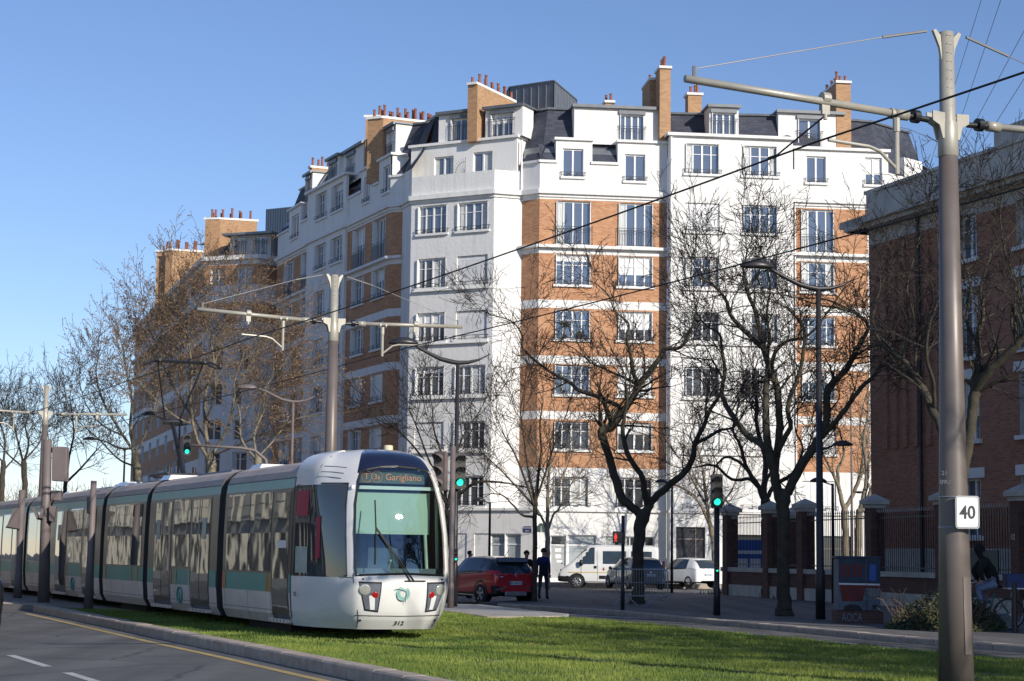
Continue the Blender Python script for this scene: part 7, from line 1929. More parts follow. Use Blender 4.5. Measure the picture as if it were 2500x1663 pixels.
# trees farther along the pavement, outside the right edge: they throw the streaky shade on the grass
for i, (x, y, s_) in enumerate(((14.8, 22.0, 5), (17.5, 13.0, 6), (20.5, 6.5, 7))):
    g_ = TreeG(100 + i); t = thing('bare_tree', ['bare tree just outside the right edge of the picture', 'second bare tree outside the right edge', 'third bare tree outside the right edge'][i], 'tree', (x, y, .12), GT)
    g_.trunk.tube([(x, y, .05), (x, y, 2.2), (x + .1, y, 3.4)], [.3, .22, .24], 9)
    for k in range(6): a = k * 1.05; g_.grow(Vector((x + .1, y, 3.3)), Vector((cos(a) * .8, sin(a) * .8, 1)), 5.6, .17, 0, .09, .14, 3, (1.9, 2.2, 2.4), .018)
    g_.trunk.build('trunk', 'bark_moss', t); g_.twig.build('crown', 'twig_dark', t)
# ---------------------------------------------------------------- vehicles (modelled along +x = front, then turned and placed)
def plate_text(o, s_, c, r, h): text_obj('lettering', s_, c, r, UZ, h, 'ink', o, thick=.002)
def wheel(t, x, y, r, wd, side, spokes=5, rim='alloy'):
    """tyre with a rim and spokes; side = +1/-1 outer face direction in y"""
    mb = MB(); n = 28; prof = [(r * .66, -.5), (r * .93, -.5), (r, -.34), (r, .34), (r * .93, .5), (r * .66, .5)]
    V = []
    for k in range(n):
        a = 2 * pi * k / n
        for pr, q in prof: V.append((x + pr * cos(a), y + q * wd * side, r + pr * sin(a)))
    m = len(prof); F = [(k * m + j, ((k + 1) % n) * m + j, ((k + 1) % n) * m + j + 1, k * m + j + 1) for k in range(n) for j in range(m - 1)]
    mb.add(V, F); w_ = mb.build('wheel', 'tyre', t, smooth=True)
    mb = MB(); yo = y + wd * .5 * side
    mb.cyl((x, yo - .06 * side, r), (x, yo - .055 * side, r), r * .66, n=n)
    mb.build('rim_well', 'black_plastic', w_)
    mb = MB(); R1_ = r * .66; R0_ = r * .60
    for k in range(n):
        a, b = 2 * pi * k / n, 2 * pi * (k + 1) / n
        q = [(x + R0_ * cos(a), yo + .002 * side, r + R0_ * sin(a)), (x + R1_ * cos(a), yo - .01 * side, r + R1_ * sin(a)), (x + R1_ * cos(b), yo - .01 * side, r + R1_ * sin(b)), (x + R0_ * cos(b), yo + .002 * side, r + R0_ * sin(b))]
        mb.quad(*(q if side < 0 else q[::-1]))
    for k in range(spokes):
        a = 2 * pi * k / spokes + .3
        for da in ((-.13, .13) if spokes == 5 else (0,)):
            mb.cyl((x, yo - .015 * side, r), (x + R0_ * cos(a + da), yo - .01 * side, r + R0_ * sin(a + da)), r * .055, r * .06, 6)
    mb.cyl((x, yo - .03 * side, r), (x, yo + .004 * side, r), r * .14, n=12); mb.build('rim', rim, w_)
def arch(mb, x, y, r, side, th=.05):
    n = 16
    for k in range(n):
        a, b = -.15 + (pi + .3) * k / n, -.15 + (pi + .3) * (k + 1) / n
        for (r0, r1, y0, y1) in ((r * 1.02, r * 1.02 + th, y, y),):
            q = [(x + r0 * cos(a), y, r * .97 + r0 * sin(a)), (x + r1 * cos(a), y - .004 * side, r * .97 + r1 * sin(a)), (x + r1 * cos(b), y - .004 * side, r * .97 + r1 * sin(b)), (x + r0 * cos(b), y, r * .97 + r0 * sin(b))]
            mb.quad(*(q if side < 0 else q[::-1]))
    mb.poly([(x + r * 1.03 * cos(2 * pi * k / 24), y - .006 * side, r * .97 + r * 1.03 * sin(2 * pi * k / 24)) for k in range(24)][::(1 if side < 0 else -1)], 1)
class Body:
    """car shell: stations along x, each a half ring of (y, z); sampled smooth and split by a class function"""
    def __init__(s, st, t, nu=60, nv=36):
        s.st = st; s.t = t; s.nu, s.nv = nu, nv
        G = [[Vector((x, y, z)) for y, z in ring] for x, ring in st]
        s.S = surf(G, nu, nv)
    def split(s, cls, mats, names=None):
        groups = {}
        for a in range(s.nu):
            for b in range(s.nv):
                c = (s.S[a][b] + s.S[a + 1][b + 1]) / 2
                n = (s.S[a + 1][b] - s.S[a][b]).cross(s.S[a][b + 1] - s.S[a][b]); n.normalize() if n.length else None
                groups.setdefault(cls(c, (b + .5) * (len(s.st[0][1]) - 1) / s.nv, (a + .5) * (len(s.st) - 1) / s.nu, n), []).append((a, b))
        out = {}
        for nm, cells in groups.items():
            if nm is None: continue
            mb = MB(); idx = {}
            for side in (1, -1):
                if nm in ('side_window', 'front_window') and side < 0: out[nm] = mb.build(nm, mats[nm], s.t, smooth=True); mb = MB(); idx = {}
                for a, b in cells:
                    f = []
                    for i, j in ((a, b), (a + 1, b), (a + 1, b + 1), (a, b + 1)):
                        k = (side, i, j)
                        if k not in idx:
                            p = s.S[i][j]; idx[k] = len(mb.v); mb.v.append((p.x, p.y * side, p.z))
                        f.append(idx[k])
                    if side > 0: f.reverse()
                    mb.f.append(tuple(f)); mb.m.append(0)
            if nm == 'body':
                for q, rv in ((0, False), (s.nu, True)):
                    L_ = [(p.x, p.y, p.z) for p in s.S[q]] + [(p.x, -p.y, p.z) for p in reversed(s.S[q][:-1])]
                    mb.add(L_[::-1] if rv else L_, [tuple(range(len(L_)))])
            out[nm] = mb.build(nm if not names else names.get(nm, nm), mats[nm], s.t, smooth=True)
        return out
def ring(zb, zs, zbelt, zr, ws, wb, wr, wi=None):
    """sill bottom, shoulder, belt, roof heights with half widths"""
    return [(ws * .72, zb), (ws * .96, zb + .03), (ws, zb + .16), (wb * 1.0, zs), (wb * .985, zbelt - .04), (wb * .955, zbelt), (wb * .9 + wr * .1, zbelt + (zr - zbelt) * .12), (wr * 1.05, zbelt + (zr - zbelt) * .82), (wr * .93, zr - .035), (wr * .55, zr), (0, zr + .012)]
def place(t, x, y, z, ang): t.location = (x, y, z); t.rotation_euler = (0, 0, ang)

# --- red crossover, black roof, seen from behind on its left side
t = thing('parked_car', 'glossy red crossover car with a black roof standing right of the tram front', 'car', (0, 0, 0), world=False)
st = [(-2.10, ring(.42, .70, .95, 1.00, .62, .70, .50)), (-2.04, ring(.30, .70, 1.02, 1.10, .80, .83, .56)), (-1.86, ring(.27, .72, 1.06, 1.34, .86, .88, .58)), (-1.62, ring(.26, .72, 1.07, 1.50, .885, .90, .61)), (-1.2, ring(.25, .70, 1.04, 1.57, .895, .90, .63)), (-.5, ring(.24, .68, 1.0, 1.585, .895, .895, .65)), (.1, ring(.24, .68, .97, 1.55, .895, .89, .64)), (.55, ring(.24, .68, .96, 1.36, .89, .885, .60)), (.95, ring(.24, .68, .98, 1.10, .89, .87, .56)), (1.4, ring(.25, .66, .93, 1.00, .88, .85, .55)), (1.85, ring(.28, .62, .86, .91, .84, .80, .5)), (2.08, ring(.34, .58, .74, .78, .66, .66, .42))]
B_ = Body(st, t, 84, 44)
def cls(c, v, u, n):
    if c.z < .40 + (.22 if c.x < -1.93 else 0): return 'lower_trim'
    if c.x < -1.62 and v > 7.15 and 1.03 < c.z < 1.46: return 'rear_window'
    if c.x > .3 and v > 7.1 and c.z > 1.06 and c.x < .98: return 'windscreen'
    if 5.35 < v < 7.35 and -1.45 < c.x < .72: return 'side_window'
    if v >= 5.35 and c.z > 1.12: return 'roof'
    return 'body'
ps = B_.split(cls, dict(lower_trim='black_plastic', rear_window='car_glass', windscreen='car_glass', side_window='car_glass', roof='car_black', body='car_red'))
for x in (-1.30, 1.28):
    for s in (1, -1): wheel(t, x, s * .80, .345, .22, s)
    mb = MB()
    for s in (1, -1): arch(mb, x, s * .905, .37, s, .07)
    mb.build('wheel_arch', mt('black_plastic', 'black_plastic'), t)
mb = MB(); mb.box(-2.12, -2.06, -.42, .42, .30, .44); mb.build('skid_plate', 'steel_galv', t, bevel=.02)
for s in (1, -1):
    mb = MB(); mb.extr([(-2.105, s * .46, .50), (-2.06, s * .76, .48), (-2.06, s * .76, .53), (-2.105, s * .53, .55), (-2.11, s * .43, .62), (-2.115, s * .39, .62)][::s], (-.02, 0, 0)); mb.build('chrome_strip', 'chrome', t)
    mb = MB(); mb.extr([(-2.085, s * .45, .90), (-2.03, s * .80, .90), (-1.90, s * .868, .95), (-1.93, s * .862, 1.02), (-2.05, s * .70, 1.02), (-2.085, s * .45, .98)][::s], (-.025, s * .01, 0)); tl = mb.build('tail_lamp', 'tail_red', t)
    mb = MB(); mb.tube([(-2.11, s * .50, .92), (-2.07, s * .78, .92), (-2.07, s * .80, 1.0), (-2.1, s * .62, 1.0)], .011, 5); mb.build('light_bar', 'chrome', tl)
    mb = MB(); mb.ball((.62, s * 1.0, 1.0), .13, 12, 8, 0, (.7, .8, .7)); mb.cyl((.62, s * .86, .97), (.62, s * .96, .98), .03); mb.build('wing_mirror', 'car_black', t, smooth=True)
    mb = MB(); mb.cyl((-.95, s * .915, .30), (.8, s * .915, .33), .018, n=6); mb.build('sill_strip', 'chrome', t)
    for x in (-.55, .35): mb = MB(); mb.box(x - .09, x + .09, s * .91 - .012, s * .91 + .012, .86, .89); mb.build('door_handle', 'car_red', t)
    mb = MB(); mb.tube([(-1.42, s * .80, 1.24), (-1.15, s * .875, 1.065), (-.6, s * .875, 1.03), (.55, s * .862, .985)], .010, 5); mb.build('window_trim', 'chrome', t)
    mb = MB(); mb.box(-.28, -.22, s * .80 - .03, s * .80 + .01, 1.03, 1.5); 
mb = MB(); mb.box(-2.125, -2.105, -.26, .26, .66, .78); pl = mb.build('number_plate', 'plate_white', t)
mb = MB(); mb.box(-2.130, -2.126, .225, .26, .66, .78); mb.box(-2.130, -2.126, -.26, -.225, .66, .78); mb.build('plate_band', 'plate_blue', pl)
plate_text(pl, 'FT-740-KQ', (-2.128, 0, .685), (0, -1, 0), .068)
mb = MB(); e_ = [(-2.10, 0, 1.035), (-2.10, -.045, .965), (-2.10, 0, .895), (-2.10, .045, .965)]; mb.tube(e_ + e_[:1], .012, 5, 0, False); mb.build('emblem', 'chrome', t)
mb = MB(); mb.extr([(-1.95, -.55, 1.36), (-1.95, .55, 1.36), (-1.72, .55, 1.50), (-1.72, -.55, 1.50)], (-.02, 0, .05)); mb.build('spoiler', 'car_black', t)
mb = MB(); mb.cyl((-1.35, 0, 1.57), (-1.62, 0, 1.80), .01, n=5); mb.build('aerial', 'black_plastic', t)
mb = MB(); mb.cyl((-1.93, 0.05, 1.10), (-1.86, -.4, 1.14), .012, n=5); mb.build('rear_wiper', 'black_plastic', t)
rc = atz(1178, 1476, 0); ang = 2.12
lx, ly = -1.30, .80
place(t, rc.x - (lx * cos(ang) - ly * sin(ang)), rc.y - (lx * sin(ang) + ly * cos(ang)), 0, ang)

# --- white minibus, red cross markings, side on
t = thing('parked_van', 'white minibus with a yellow stripe and red cross parked in front of the shop', 'van', (0, 0, 0), world=False)
def vr(zb, zbelt, zr, ws, wr): return [(ws * .8, zb), (ws * .97, zb + .03), (ws, zb + .2), (ws, (zb + zbelt) / 2), (ws * .995, zbelt - .05), (ws * .985, zbelt), (ws * .97, zbelt + (zr - zbelt) * .12), (wr * 1.06, zbelt + (zr - zbelt) * .8), (wr * .96, zr - .07), (wr * .6, zr), (0, zr + .02)]
st = [(-2.50, vr(.42, 1.2, 2.02, .90, .80)), (-2.44, vr(.34, 1.2, 2.12, .96, .85)), (-1.8, vr(.32, 1.2, 2.17, .985, .86)), (0, vr(.32, 1.2, 2.17, .99, .86)), (.85, vr(.32, 1.2, 2.14, .99, .85)), (1.15, vr(.32, 1.18, 2.02, .985, .82)), (1.5, vr(.32, 1.16, 1.66, .98, .80)), (1.80, vr(.32, 1.14, 1.36, .975, .78)), (2.1, vr(.32, 1.02, 1.16, .95, .72)), (2.4, vr(.34, .82, .92, .88, .6)), (2.52, vr(.38, .62, .70, .70, .45))]
B_ = Body(st, t, 84, 44)
def cls(c, v, u, n):
    if c.z < .62 and c.x > 1.25: return 'bumper'
    if 1.06 < c.x < 1.83 and v > 7.0 and c.z > 1.38: return 'windscreen'
    if 5.25 < v < 7.5:
        if .62 < c.x < 1.50 - (c.z - 1.2) * .75 and c.z > 1.22: return 'front_window'
        if -.95 < c.x < .30 and 1.25 < c.z < 1.92: return 'side_window'
        if -2.2 < c.x < -1.12 and 1.25 < c.z < 1.92: return 'side_window'
    return 'body'
ps = B_.split(cls, dict(bumper='black_plastic', windscreen='car_glass', front_window='car_glass', side_window='car_glass', body='van_white'))
for x in (-1.62, 1.55):
    for s in (1, -1): wheel(t, x, s * .90, .335, .2, s, 8, 'steel_galv')
    mb = MB()
    for s in (1, -1): arch(mb, x, s * .995, .36, s, .06)
    mb.build('wheel_arch', mt('black_plastic', 'black_plastic'), t)
s = 1; yv = .997
mb = MB(); mb.box(-2.3, 1.95, yv, yv + .004, .80, .83); mb.build('yellow_stripe', 'yellow_line', t)
mb = MB(); mb.box(-1.1, .42, yv, yv + .02, .50, .66); mb.build('rub_strip', 'black_plastic', t)
mb = MB()
for x in (.50, 1.32): mb.box(x, x + .012, yv, yv + .003, .42, 1.9)
mb.box(-1.02, -1.008, yv, yv + .003, .42, 1.95); mb.build('door_gap', 'ink', t)
mb = MB(); mb.box(.55, .68, yv, yv + .02, 1.02, 1.14); mb.build('door_handle', 'black_plastic', t)
for s in (1, -1):
    mb = MB(); mb.ball((1.32, s * 1.12, 1.28), .17, 12, 8, 0, (.6, .6, 1.0)); mb.cyl((1.35, s * .95, 1.2), (1.33, s * 1.08, 1.24), .035); mb.build('wing_mirror', 'black_plastic', t, smooth=True)
    mb = MB(); mb.ball((2.28, s * .72, .90), .16, 12, 8, 0, (.9, .9, .75)); mb.build('headlight', 'head_glass', t, smooth=True)
mb = MB(); mb.box(-.10, .0 + .06, yv, yv + .004, .965, 1.005); mb.box(-.04, .0, yv, yv + .0035, .905, 1.065)
mb2 = MB(); mb2.box(.12, .28, yv, yv + .004, .965, 1.005); mb2.box(.18, .22, yv, yv + .005, .905, 1.065); mb2.build('red_cross', 'red_mark', t)
text_obj('lettering', 'CROIX-ROUGE FRANÇAISE', (-1.02, yv + .004, .935), (-1, 0, 0), UZ, .105, 'ink', t, thick=.002)
mb = MB(); mb.box(.7, .712, .985, .99, 1.2, 1.9)
fw = atz(1408, 1437, 0); Yv = 93.2; xw = atY(1408, 1437, Yv).x
ang = pi - .10
lx, ly = 1.55, .88
place(t, xw - (lx * cos(ang) - ly * sin(ang)), Yv - (lx * sin(ang) + ly * cos(ang)), atY(1408, 1437, Yv).z - .0, ang)
van_z = t.location.z

def hatch(label, kind, L, W, H_, paint, px, py, Y, ang, lxy, plate, rear_up, red_side=False, belt=.92):
    t = thing('parked_car', label, 'car', (0, 0, 0), 'small cars parked before the white building', world=False)
    h = L / 2; w_ = W / 2
    st = [(-h, ring(.36, .62, belt - .05, belt, w_ * .72, w_ * .80, w_ * .6)), (-h + .06, ring(.26, .66, belt, belt + .12, w_ * .92, w_ * .95, w_ * .66)), (-h + .24, ring(.22, .68, belt + .03, H_ * .86, w_ * .98, w_, w_ * .68)), (-h + .5, ring(.2, .68, belt + .03, H_ * .965, w_, w_ * 1.01, w_ * .71)), (-h * .35, ring(.2, .66, belt, H_, w_, w_, w_ * .74)), (h * .05, ring(.2, .66, belt - .02, H_ * .985, w_, w_, w_ * .73)), (h * .32, ring(.2, .66, belt - .03, H_ * .86, w_, w_ * .99, w_ * .70)), (h * .56, ring(.2, .64, belt - .02, belt + .1, w_ * .99, w_ * .97, w_ * .66)), (h * .82, ring(.24, .58, belt - .16, belt - .08, w_ * .93, w_ * .9, w_ * .6)), (h, ring(.32, .5, .62, .66, w_ * .66, w_ * .7, w_ * .4))]
    B_ = Body(st, t, 70, 40)
    def cls(c, v, u, n):
        if c.z < .30: return 'lower_trim'
        if c.x < -h + .62 and v > 7.15 and belt + .05 < c.z < H_ * .93: return 'rear_window'
        if c.x > h * .12 and v > 7.1 and c.z > belt + .09: return 'windscreen'
        if 5.35 < v < 7.35 and -h * .55 < c.x < h * .46: return 'side_window'
        return 'body'
    B_.split(cls, dict(lower_trim='black_plastic', rear_window='car_glass', windscreen='car_glass', side_window='car_glass', body=paint))
    for x in (-h * .64, h * .64):
        for s in (1, -1): wheel(t, x, s * (w_ - .082), .30, .19, s)
        mb = MB()
        for s in (1, -1): arch(mb, x, s * (w_ + .004), .32, s, .03)
        mb.build('wheel_arch', mt(paint, 'black_plastic'), t)
    for s in (1, -1):
        mb = MB(); z0 = (.62 if not red_side else .78); z1 = (.86 if not red_side else H_ * .9)
        mb.ball((-h + .085 + (.05 if red_side else 0), s * w_ * .84, (z0 + z1) / 2), .5, 12, 10, 0, (.14, .17, (z1 - z0))); mb.build('tail_lamp', 'tail_red', t, smooth=True)
        mb = MB(); mb.ball((h * .36, s * (w_ + .09), belt + .03), .11, 10, 7, 0, (.6, .8, .7)); mb.build('wing_mirror', paint, t, smooth=True)
    mb = MB(); mb.cyl((-h + .03, -w_ * .8, .40), (-h + .03, w_ * .8, .40), .018, n=6); mb.build('bumper_strip', 'chrome', t)
    mb = MB(); mb.box(-h - .02, -h + .0, -.25, .25, .60, .71); pl = mb.build('number_plate', 'plate_white', t)
    mb = MB(); mb.box(-h - .024, -h - .021, .215, .25, .60, .71); mb.build('plate_band', 'plate_blue', pl)
    plate_text(pl, plate, (-h - .022, 0, .625), (0, -1, 0), .06)
    mb = MB(); mb.tube([(-h + .01, -.07, .80), (-h + .0, 0, .84), (-h + .01, .07, .80), (-h, 0, .77), (-h + .01, -.07, .80)], .01, 5); mb.build('emblem', 'chrome', t)
    mb = MB(); mb.cyl((-h + .55, 0, H_), (-h + .42, 0, H_ + .16), .008, n=5); mb.build('aerial', 'black_plastic', t)
    q = atY(px, py, Y); lx, ly = lxy
    place(t, q.x - (lx * cos(ang) - ly * sin(ang)), Y - (lx * sin(ang) + ly * cos(ang)), q.z, ang); return t
hatch('small rounded white hatchback parked left of the green-lit signal post', 'w', 3.55, 1.63, 1.50, 'car_white', 1683, 1435, 94.0, pi - .98, (-3.55 / 2 * .64, .72), 'EB-302-BT', 0)
hatch('grey hatchback mostly hidden behind the leaning tree trunk and barrier', 'g', 4.0, 1.68, 1.46, 'car_grey', 1560, 1440, 84.0, pi / 2 + .30, (-2.0, .55), 'BG-427-QN', 0, True)
# dark car leaving the frame at the left edge
hatch('dark car nose just entering at the left edge of the road', 'd', 4.2, 1.75, 1.5, 'car_black', 5, 1545, 35.9, pi * .5 + .42, (-2.1, -.84), 'CX-518-LT', 0)
# ---------------------------------------------------------------- people
def skinned(name, joints, bones, regions, mats, parent=None, sub=2):
    """one continuous skinned body; joints {k: (pos, r)}, bones [(a, b)], regions {bone: material index}"""
    keys = list(joints); me = bpy.data.meshes.new(name); me.from_pydata([joints[k][0] for k in keys], [(keys.index(a), keys.index(b)) for a, b in bones], [])
    o = bpy.data.objects.new(name, me); COL.objects.link(o)
    md = o.modifiers.new('skin', 'SKIN'); md.use_smooth_shade = True
    sv = me.skin_vertices[0].data
    for i, k in enumerate(keys):
        r = joints[k][1]; sv[i].radius = r if isinstance(r, tuple) else (r, r); sv[i].use_root = (k == 'pelvis')
    sb = o.modifiers.new('sub', 'SUBSURF'); sb.levels = sub; sb.render_levels = sub
    dg = bpy.context.evaluated_depsgraph_get(); nm = bpy.data.meshes.new_from_object(o.evaluated_get(dg))
    bpy.data.objects.remove(o); bpy.data.meshes.remove(me)
    nm.materials.clear()
    for m in mats: nm.materials.append(MATS[m])
    seg = [(Vector(joints[a][0]), Vector(joints[b][0]), regions.get((a, b), 0)) for a, b in bones]
    for p in nm.polygons:
        c = p.center; best = 1e9; bi = 0
        for a, b, mi in seg:
            ab = b - a; t = max(0, min(1, (c - a).dot(ab) / max(1e-9, ab.length_squared))); d = (c - a - ab * t).length
            if d < best: best = d; bi = mi
        p.material_index = bi; p.use_smooth = True
    nm.name = name
    return nm
def hand_mesh(mb, wrist, d, side_v, mi):
    """palm and five separate slightly curled fingers"""
    d = Vector(d).normalized(); s = Vector(side_v).normalized(); n = d.cross(s)
    w_ = Vector(wrist); mb.tube([w_, w_ + d * .04, w_ + d * .09], [.022, .036, .034], 8, mi)
    for k, (o_, L) in enumerate(((-.028, .066), (-.010, .076), (.009, .072), (.027, .056))):
        b = w_ + d * .085 + s * o_; m1 = b + d * L * .5 + n * .012; mb.tube([b, m1, m1 + d * L * .42 + n * .022], [.0095, .0085, .006], 6, mi)
    b = w_ + d * .03 - s * .03; mb.tube([b, b + d * .028 - s * .022 + n * .01, b + d * .055 - s * .026 + n * .02], [.011, .009, .007], 6, mi)
def head_parts(t, c, fd, hair_mat='hair_dark', hood=False, hairr=.105):
    """face features and hair on a head centred at c looking along fd"""
    f = Vector(fd).normalized(); r = f.cross(UZ).normalized(); c = Vector(c)
    mb = MB()
    G = []
    nu, nv = 14, 9
    for j in range(nv + 1):
        ph = pi * .62 * j / nv
        for i in range(nu):
            th = 2 * pi * i / nu; d = r * (sin(ph) * cos(th)) + f * (sin(ph) * sin(th)) + UZ * cos(ph)
            front = max(0, sin(th)) if ph > .7 else 0
            rr = hairr * (1.0 + .06 * sin(5 * th + 3 * ph)) * (1 - .16 * front)
            G.append(c + d * rr - f * .012 + UZ * .02)
    mb.v = [tuple(p) for p in G]
    for j in range(nv):
        for i in range(nu):
            th = 2 * pi * (i + .5) / nu; ph = pi * .62 * (j + .5) / nv
            if ph > 1.05 and sin(th) > .35 and not hood: continue
            mb.f.append((j * nu + i, (j + 1) * nu + i, (j + 1) * nu + (i + 1) % nu, j * nu + (i + 1) % nu)); mb.m.append(0)
    mb.build('hair' if not hood else 'hood', hair_mat, t, smooth=True)
def person(label, loc, heading, H_, top, bottom, lean=0.0, stride=.0, arms='down', head_tilt=0.0, skinmat='skin', shoe='cloth_black', coat=True, lower_sleeve=None, hood=False, look=None):
    """standing or walking figure; heading = facing angle; built in world coordinates"""
    t = thing('person', label, 'person', tuple(loc)); L = Vector(loc); f = Vector((cos(heading), sin(heading), 0)); r = Vector((sin(heading), -cos(heading), 0)); k = H_ / 1.75
    def P(x, y, z): return L + (f * x + r * y + UZ * z) * k
    st = stride
    J = {'pelvis': (P(0, 0, .95), (.135 * k, .115 * k)), 'waist': (P(.01 + lean * .1, 0, 1.10), (.13 * k, .11 * k)), 'chest': (P(lean * .3, 0, 1.32), (.165 * k, .125 * k)), 'neckb': (P(lean * .42, 0, 1.46), (.085 * k, .07 * k)), 'neck': (P(.02 + lean * .5, 0, 1.52), .052 * k), 'head': (P(.035 + lean * .6 + head_tilt * .05, 0, 1.62), (.082 * k, .092 * k)), 'crown': (P(.03 + lean * .62 + head_tilt * .09, 0, 1.69), (.07 * k, .078 * k))}
    bones = [('pelvis', 'waist'), ('waist', 'chest'), ('chest', 'neckb'), ('neckb', 'neck'), ('neck', 'head'), ('head', 'crown')]
    reg = {b: 0 for b in bones[:3]}; reg[('neckb', 'neck')] = 2; reg[('neck', 'head')] = 2; reg[('head', 'crown')] = 2
    for s, nm in ((1, 'R'), (-1, 'L')):
        sw = st * s
        J['hip' + nm] = (P(0, .095 * s, .90), .095 * k); J['knee' + nm] = (P(.20 * sw + .03, .10 * s, .50), .062 * k)
        J['ank' + nm] = (P(.34 * sw - (.06 if sw < 0 else 0), .10 * s, .10 + (.05 if sw < -.1 else 0)), .043 * k); J['toe' + nm] = (P(.34 * sw + .15, .115 * s, .045), (.045 * k, .032 * k)); J['heel' + nm] = (P(.34 * sw - .05, .10 * s, .05 + (.06 if sw < -.1 else 0)), .036 * k)
        J['sho' + nm] = (P(lean * .36, .175 * s, 1.41), .068 * k)
        if arms == 'down': e = (lean * .3 - .03 - .08 * sw, .225 * s, 1.13); w_ = (lean * .3 + .04 - .16 * sw, .235 * s, .88)
        elif arms == 'front': e = (lean * .3 + .02, .23 * s, 1.15); w_ = (lean * .3 + .25, .12 * s, 1.12)
        else: e = (lean * .3 + .15, .22 * s, 1.22); w_ = (lean * .3 + .42, .2 * s, 1.12)
        J['elb' + nm] = (P(*e), .05 * k); J['wri' + nm] = (P(*w_), .034 * k)
        bs = [('pelvis', 'hip' + nm), ('hip' + nm, 'knee' + nm), ('knee' + nm, 'ank' + nm), ('ank' + nm, 'toe' + nm), ('ank' + nm, 'heel' + nm), ('chest', 'sho' + nm), ('sho' + nm, 'elb' + nm), ('elb' + nm, 'wri' + nm)]
        bones += bs; reg[bs[0]] = 0; reg[bs[1]] = 1; reg[bs[2]] = 1; reg[bs[3]] = 3; reg[bs[4]] = 3; reg[bs[5]] = 0; reg[bs[6]] = 0; reg[bs[7]] = 4 if lower_sleeve else 0
    me = skinned('body', J, bones, reg, [top, bottom, skinmat, shoe, lower_sleeve or top])
    o = bpy.data.objects.new('body', me); COL.objects.link(o); o.parent = t; o.matrix_parent_inverse = Matrix.Translation(t.location).inverted()
    hm = MB()
    for s, nm in ((1, 'R'), (-1, 'L')):
        w_ = Vector(J['wri' + nm][0]); d = (w_ - Vector(J['elb' + nm][0])).normalized(); hand_mesh(hm, w_, d, f if arms == 'down' else r * -s, 0)
    hm.build('hands', skinmat, t, smooth=True)
    hc = Vector(J['head'][0]) + UZ * .03; lf = Vector((cos(look), sin(look), -.1)) if look is not None else f
    head_parts(t, hc, lf, 'hair_dark' if not hood else top, hood, .108 * k)
    rr = lf.cross(UZ).normalized(); mb = MB()
    mb.ball(hc + lf * .088 - UZ * .02, .016, 6, 5, 0, (1, 1, 1.6))
    for s in (1, -1): mb.ball(hc + rr * s * .083 - UZ * .01, .02, 6, 5, 0, (.5, 1, 1.6))
    mb.build('nose_and_ears', skinmat, t, smooth=True)
    mb = MB()
    for s in (1, -1): mb.ball(hc + lf * .083 + rr * s * .03 + UZ * .012, .009, 6, 4)
    mb.cyl(hc + lf * .086 + rr * .02 - UZ * .055, hc + lf * .086 - rr * .02 - UZ * .055, .005, n=5); mb.build('eyes_and_mouth', 'hair_dark', t)
    if coat:     # jacket hem with a slight flare
        mb = MB(); V = []; n = 20
        for z, a, b in ((1.28, .165, .125), (1.10, .155, .125), (.95, .165, .135), (.82, .172, .142)):
            for i in range(n):
                th = 2 * pi * i / n; V.append(P(lean * .25 * (z - .8) / .5 + b * cos(th), a * sin(th), z))
        mb.add(V, [(j * n + i, j * n + (i + 1) % n, (j + 1) * n + (i + 1) % n, (j + 1) * n + i) for j in range(3) for i in range(n)]); mb.build('jacket', lower_sleeve or top, t, smooth=True)
    return t, J, P
p3 = atz(1326, 1465, .12); t3, J3, P3 = person('person walking away in a blue and black jacket and dark trousers, hands at the sides', (p3.x, p3.y, .12), pi * .42, 1.74, 'cloth_blue', 'cloth_slate', stride=.42, lower_sleeve='cloth_navy', look=pi * .45)
p2 = atY(1283, 1480, 66.5); person('dark-haired person in a black hooded jacket looking down behind the red car', (p2.x, 66.5, .0), -pi * .42, 1.78, 'cloth_black', 'cloth_slate', lean=.1, arms='front', look=-pi * .40)
p1 = atY(1142, 1480, 68.5); person('short-haired person in a dark jacket facing right, half hidden by the red car roof', (p1.x, 68.5, .0), -.15, 1.75, 'cloth_navy', 'cloth_slate', lean=.05, look=-.2)

# ---------------------------------------------------------------- cyclist and bicycle
cb = atz(2440, 1536, .12); Yc = 41.6; bx = atY(2450, 1500, Yc).x
bt = thing('bicycle', 'turquoise city bicycle with a blue crate behind the saddle, heading left', 'bicycle', (bx, Yc, .12))
sc_ = F_ / Yc
def bp(x, y, dy=0.0): return atY(x, y, Yc + dy)
rw_, fw_ = Vector((bp(2464, 1507).x, Yc, .12 + .35)), Vector((bp(2464, 1507).x - 1.08, Yc, .12 + .35))
for c in (rw_, fw_):
    mb = MB(); P = [c + Vector((cos(a) * .335, 0, sin(a) * .335)) for a in [2 * pi * k / 32 for k in range(33)]]; mb.tube(P, .02, 8, 0, False); wh = mb.build('wheel', 'tyre', bt, smooth=True)
    mb = MB(); P = [c + Vector((cos(a) * .312, 0, sin(a) * .312)) for a in [2 * pi * k / 32 for k in range(33)]]; mb.tube(P, .010, 5, 0, False)
    for k in range(16): a = 2 * pi * k / 16; mb.cyl(c, c + Vector((cos(a) * .31, 0, sin(a) * .31)), .0022, n=3)
    mb.cyl(c - Vector((0, .04, 0)), c + Vector((0, .04, 0)), .03, n=10); mb.build('rim', 'alloy', wh)
bb = Vector((rw_.x - .45, Yc, .12 + .30)); seat = Vector((rw_.x - .30, Yc, .12 + .92)); head = Vector((fw_.x + .22, Yc, .12 + .86)); headb = Vector((fw_.x + .15, Yc, .12 + .66))
mb = MB(); stb = bb.lerp(seat, .82)
for a, b, r in ((bb, stb, .02), (bb, headb, .026), (bb.lerp(seat, .4), head, .02), (head, headb, .024)): mb.cyl(a, b, r, n=8)
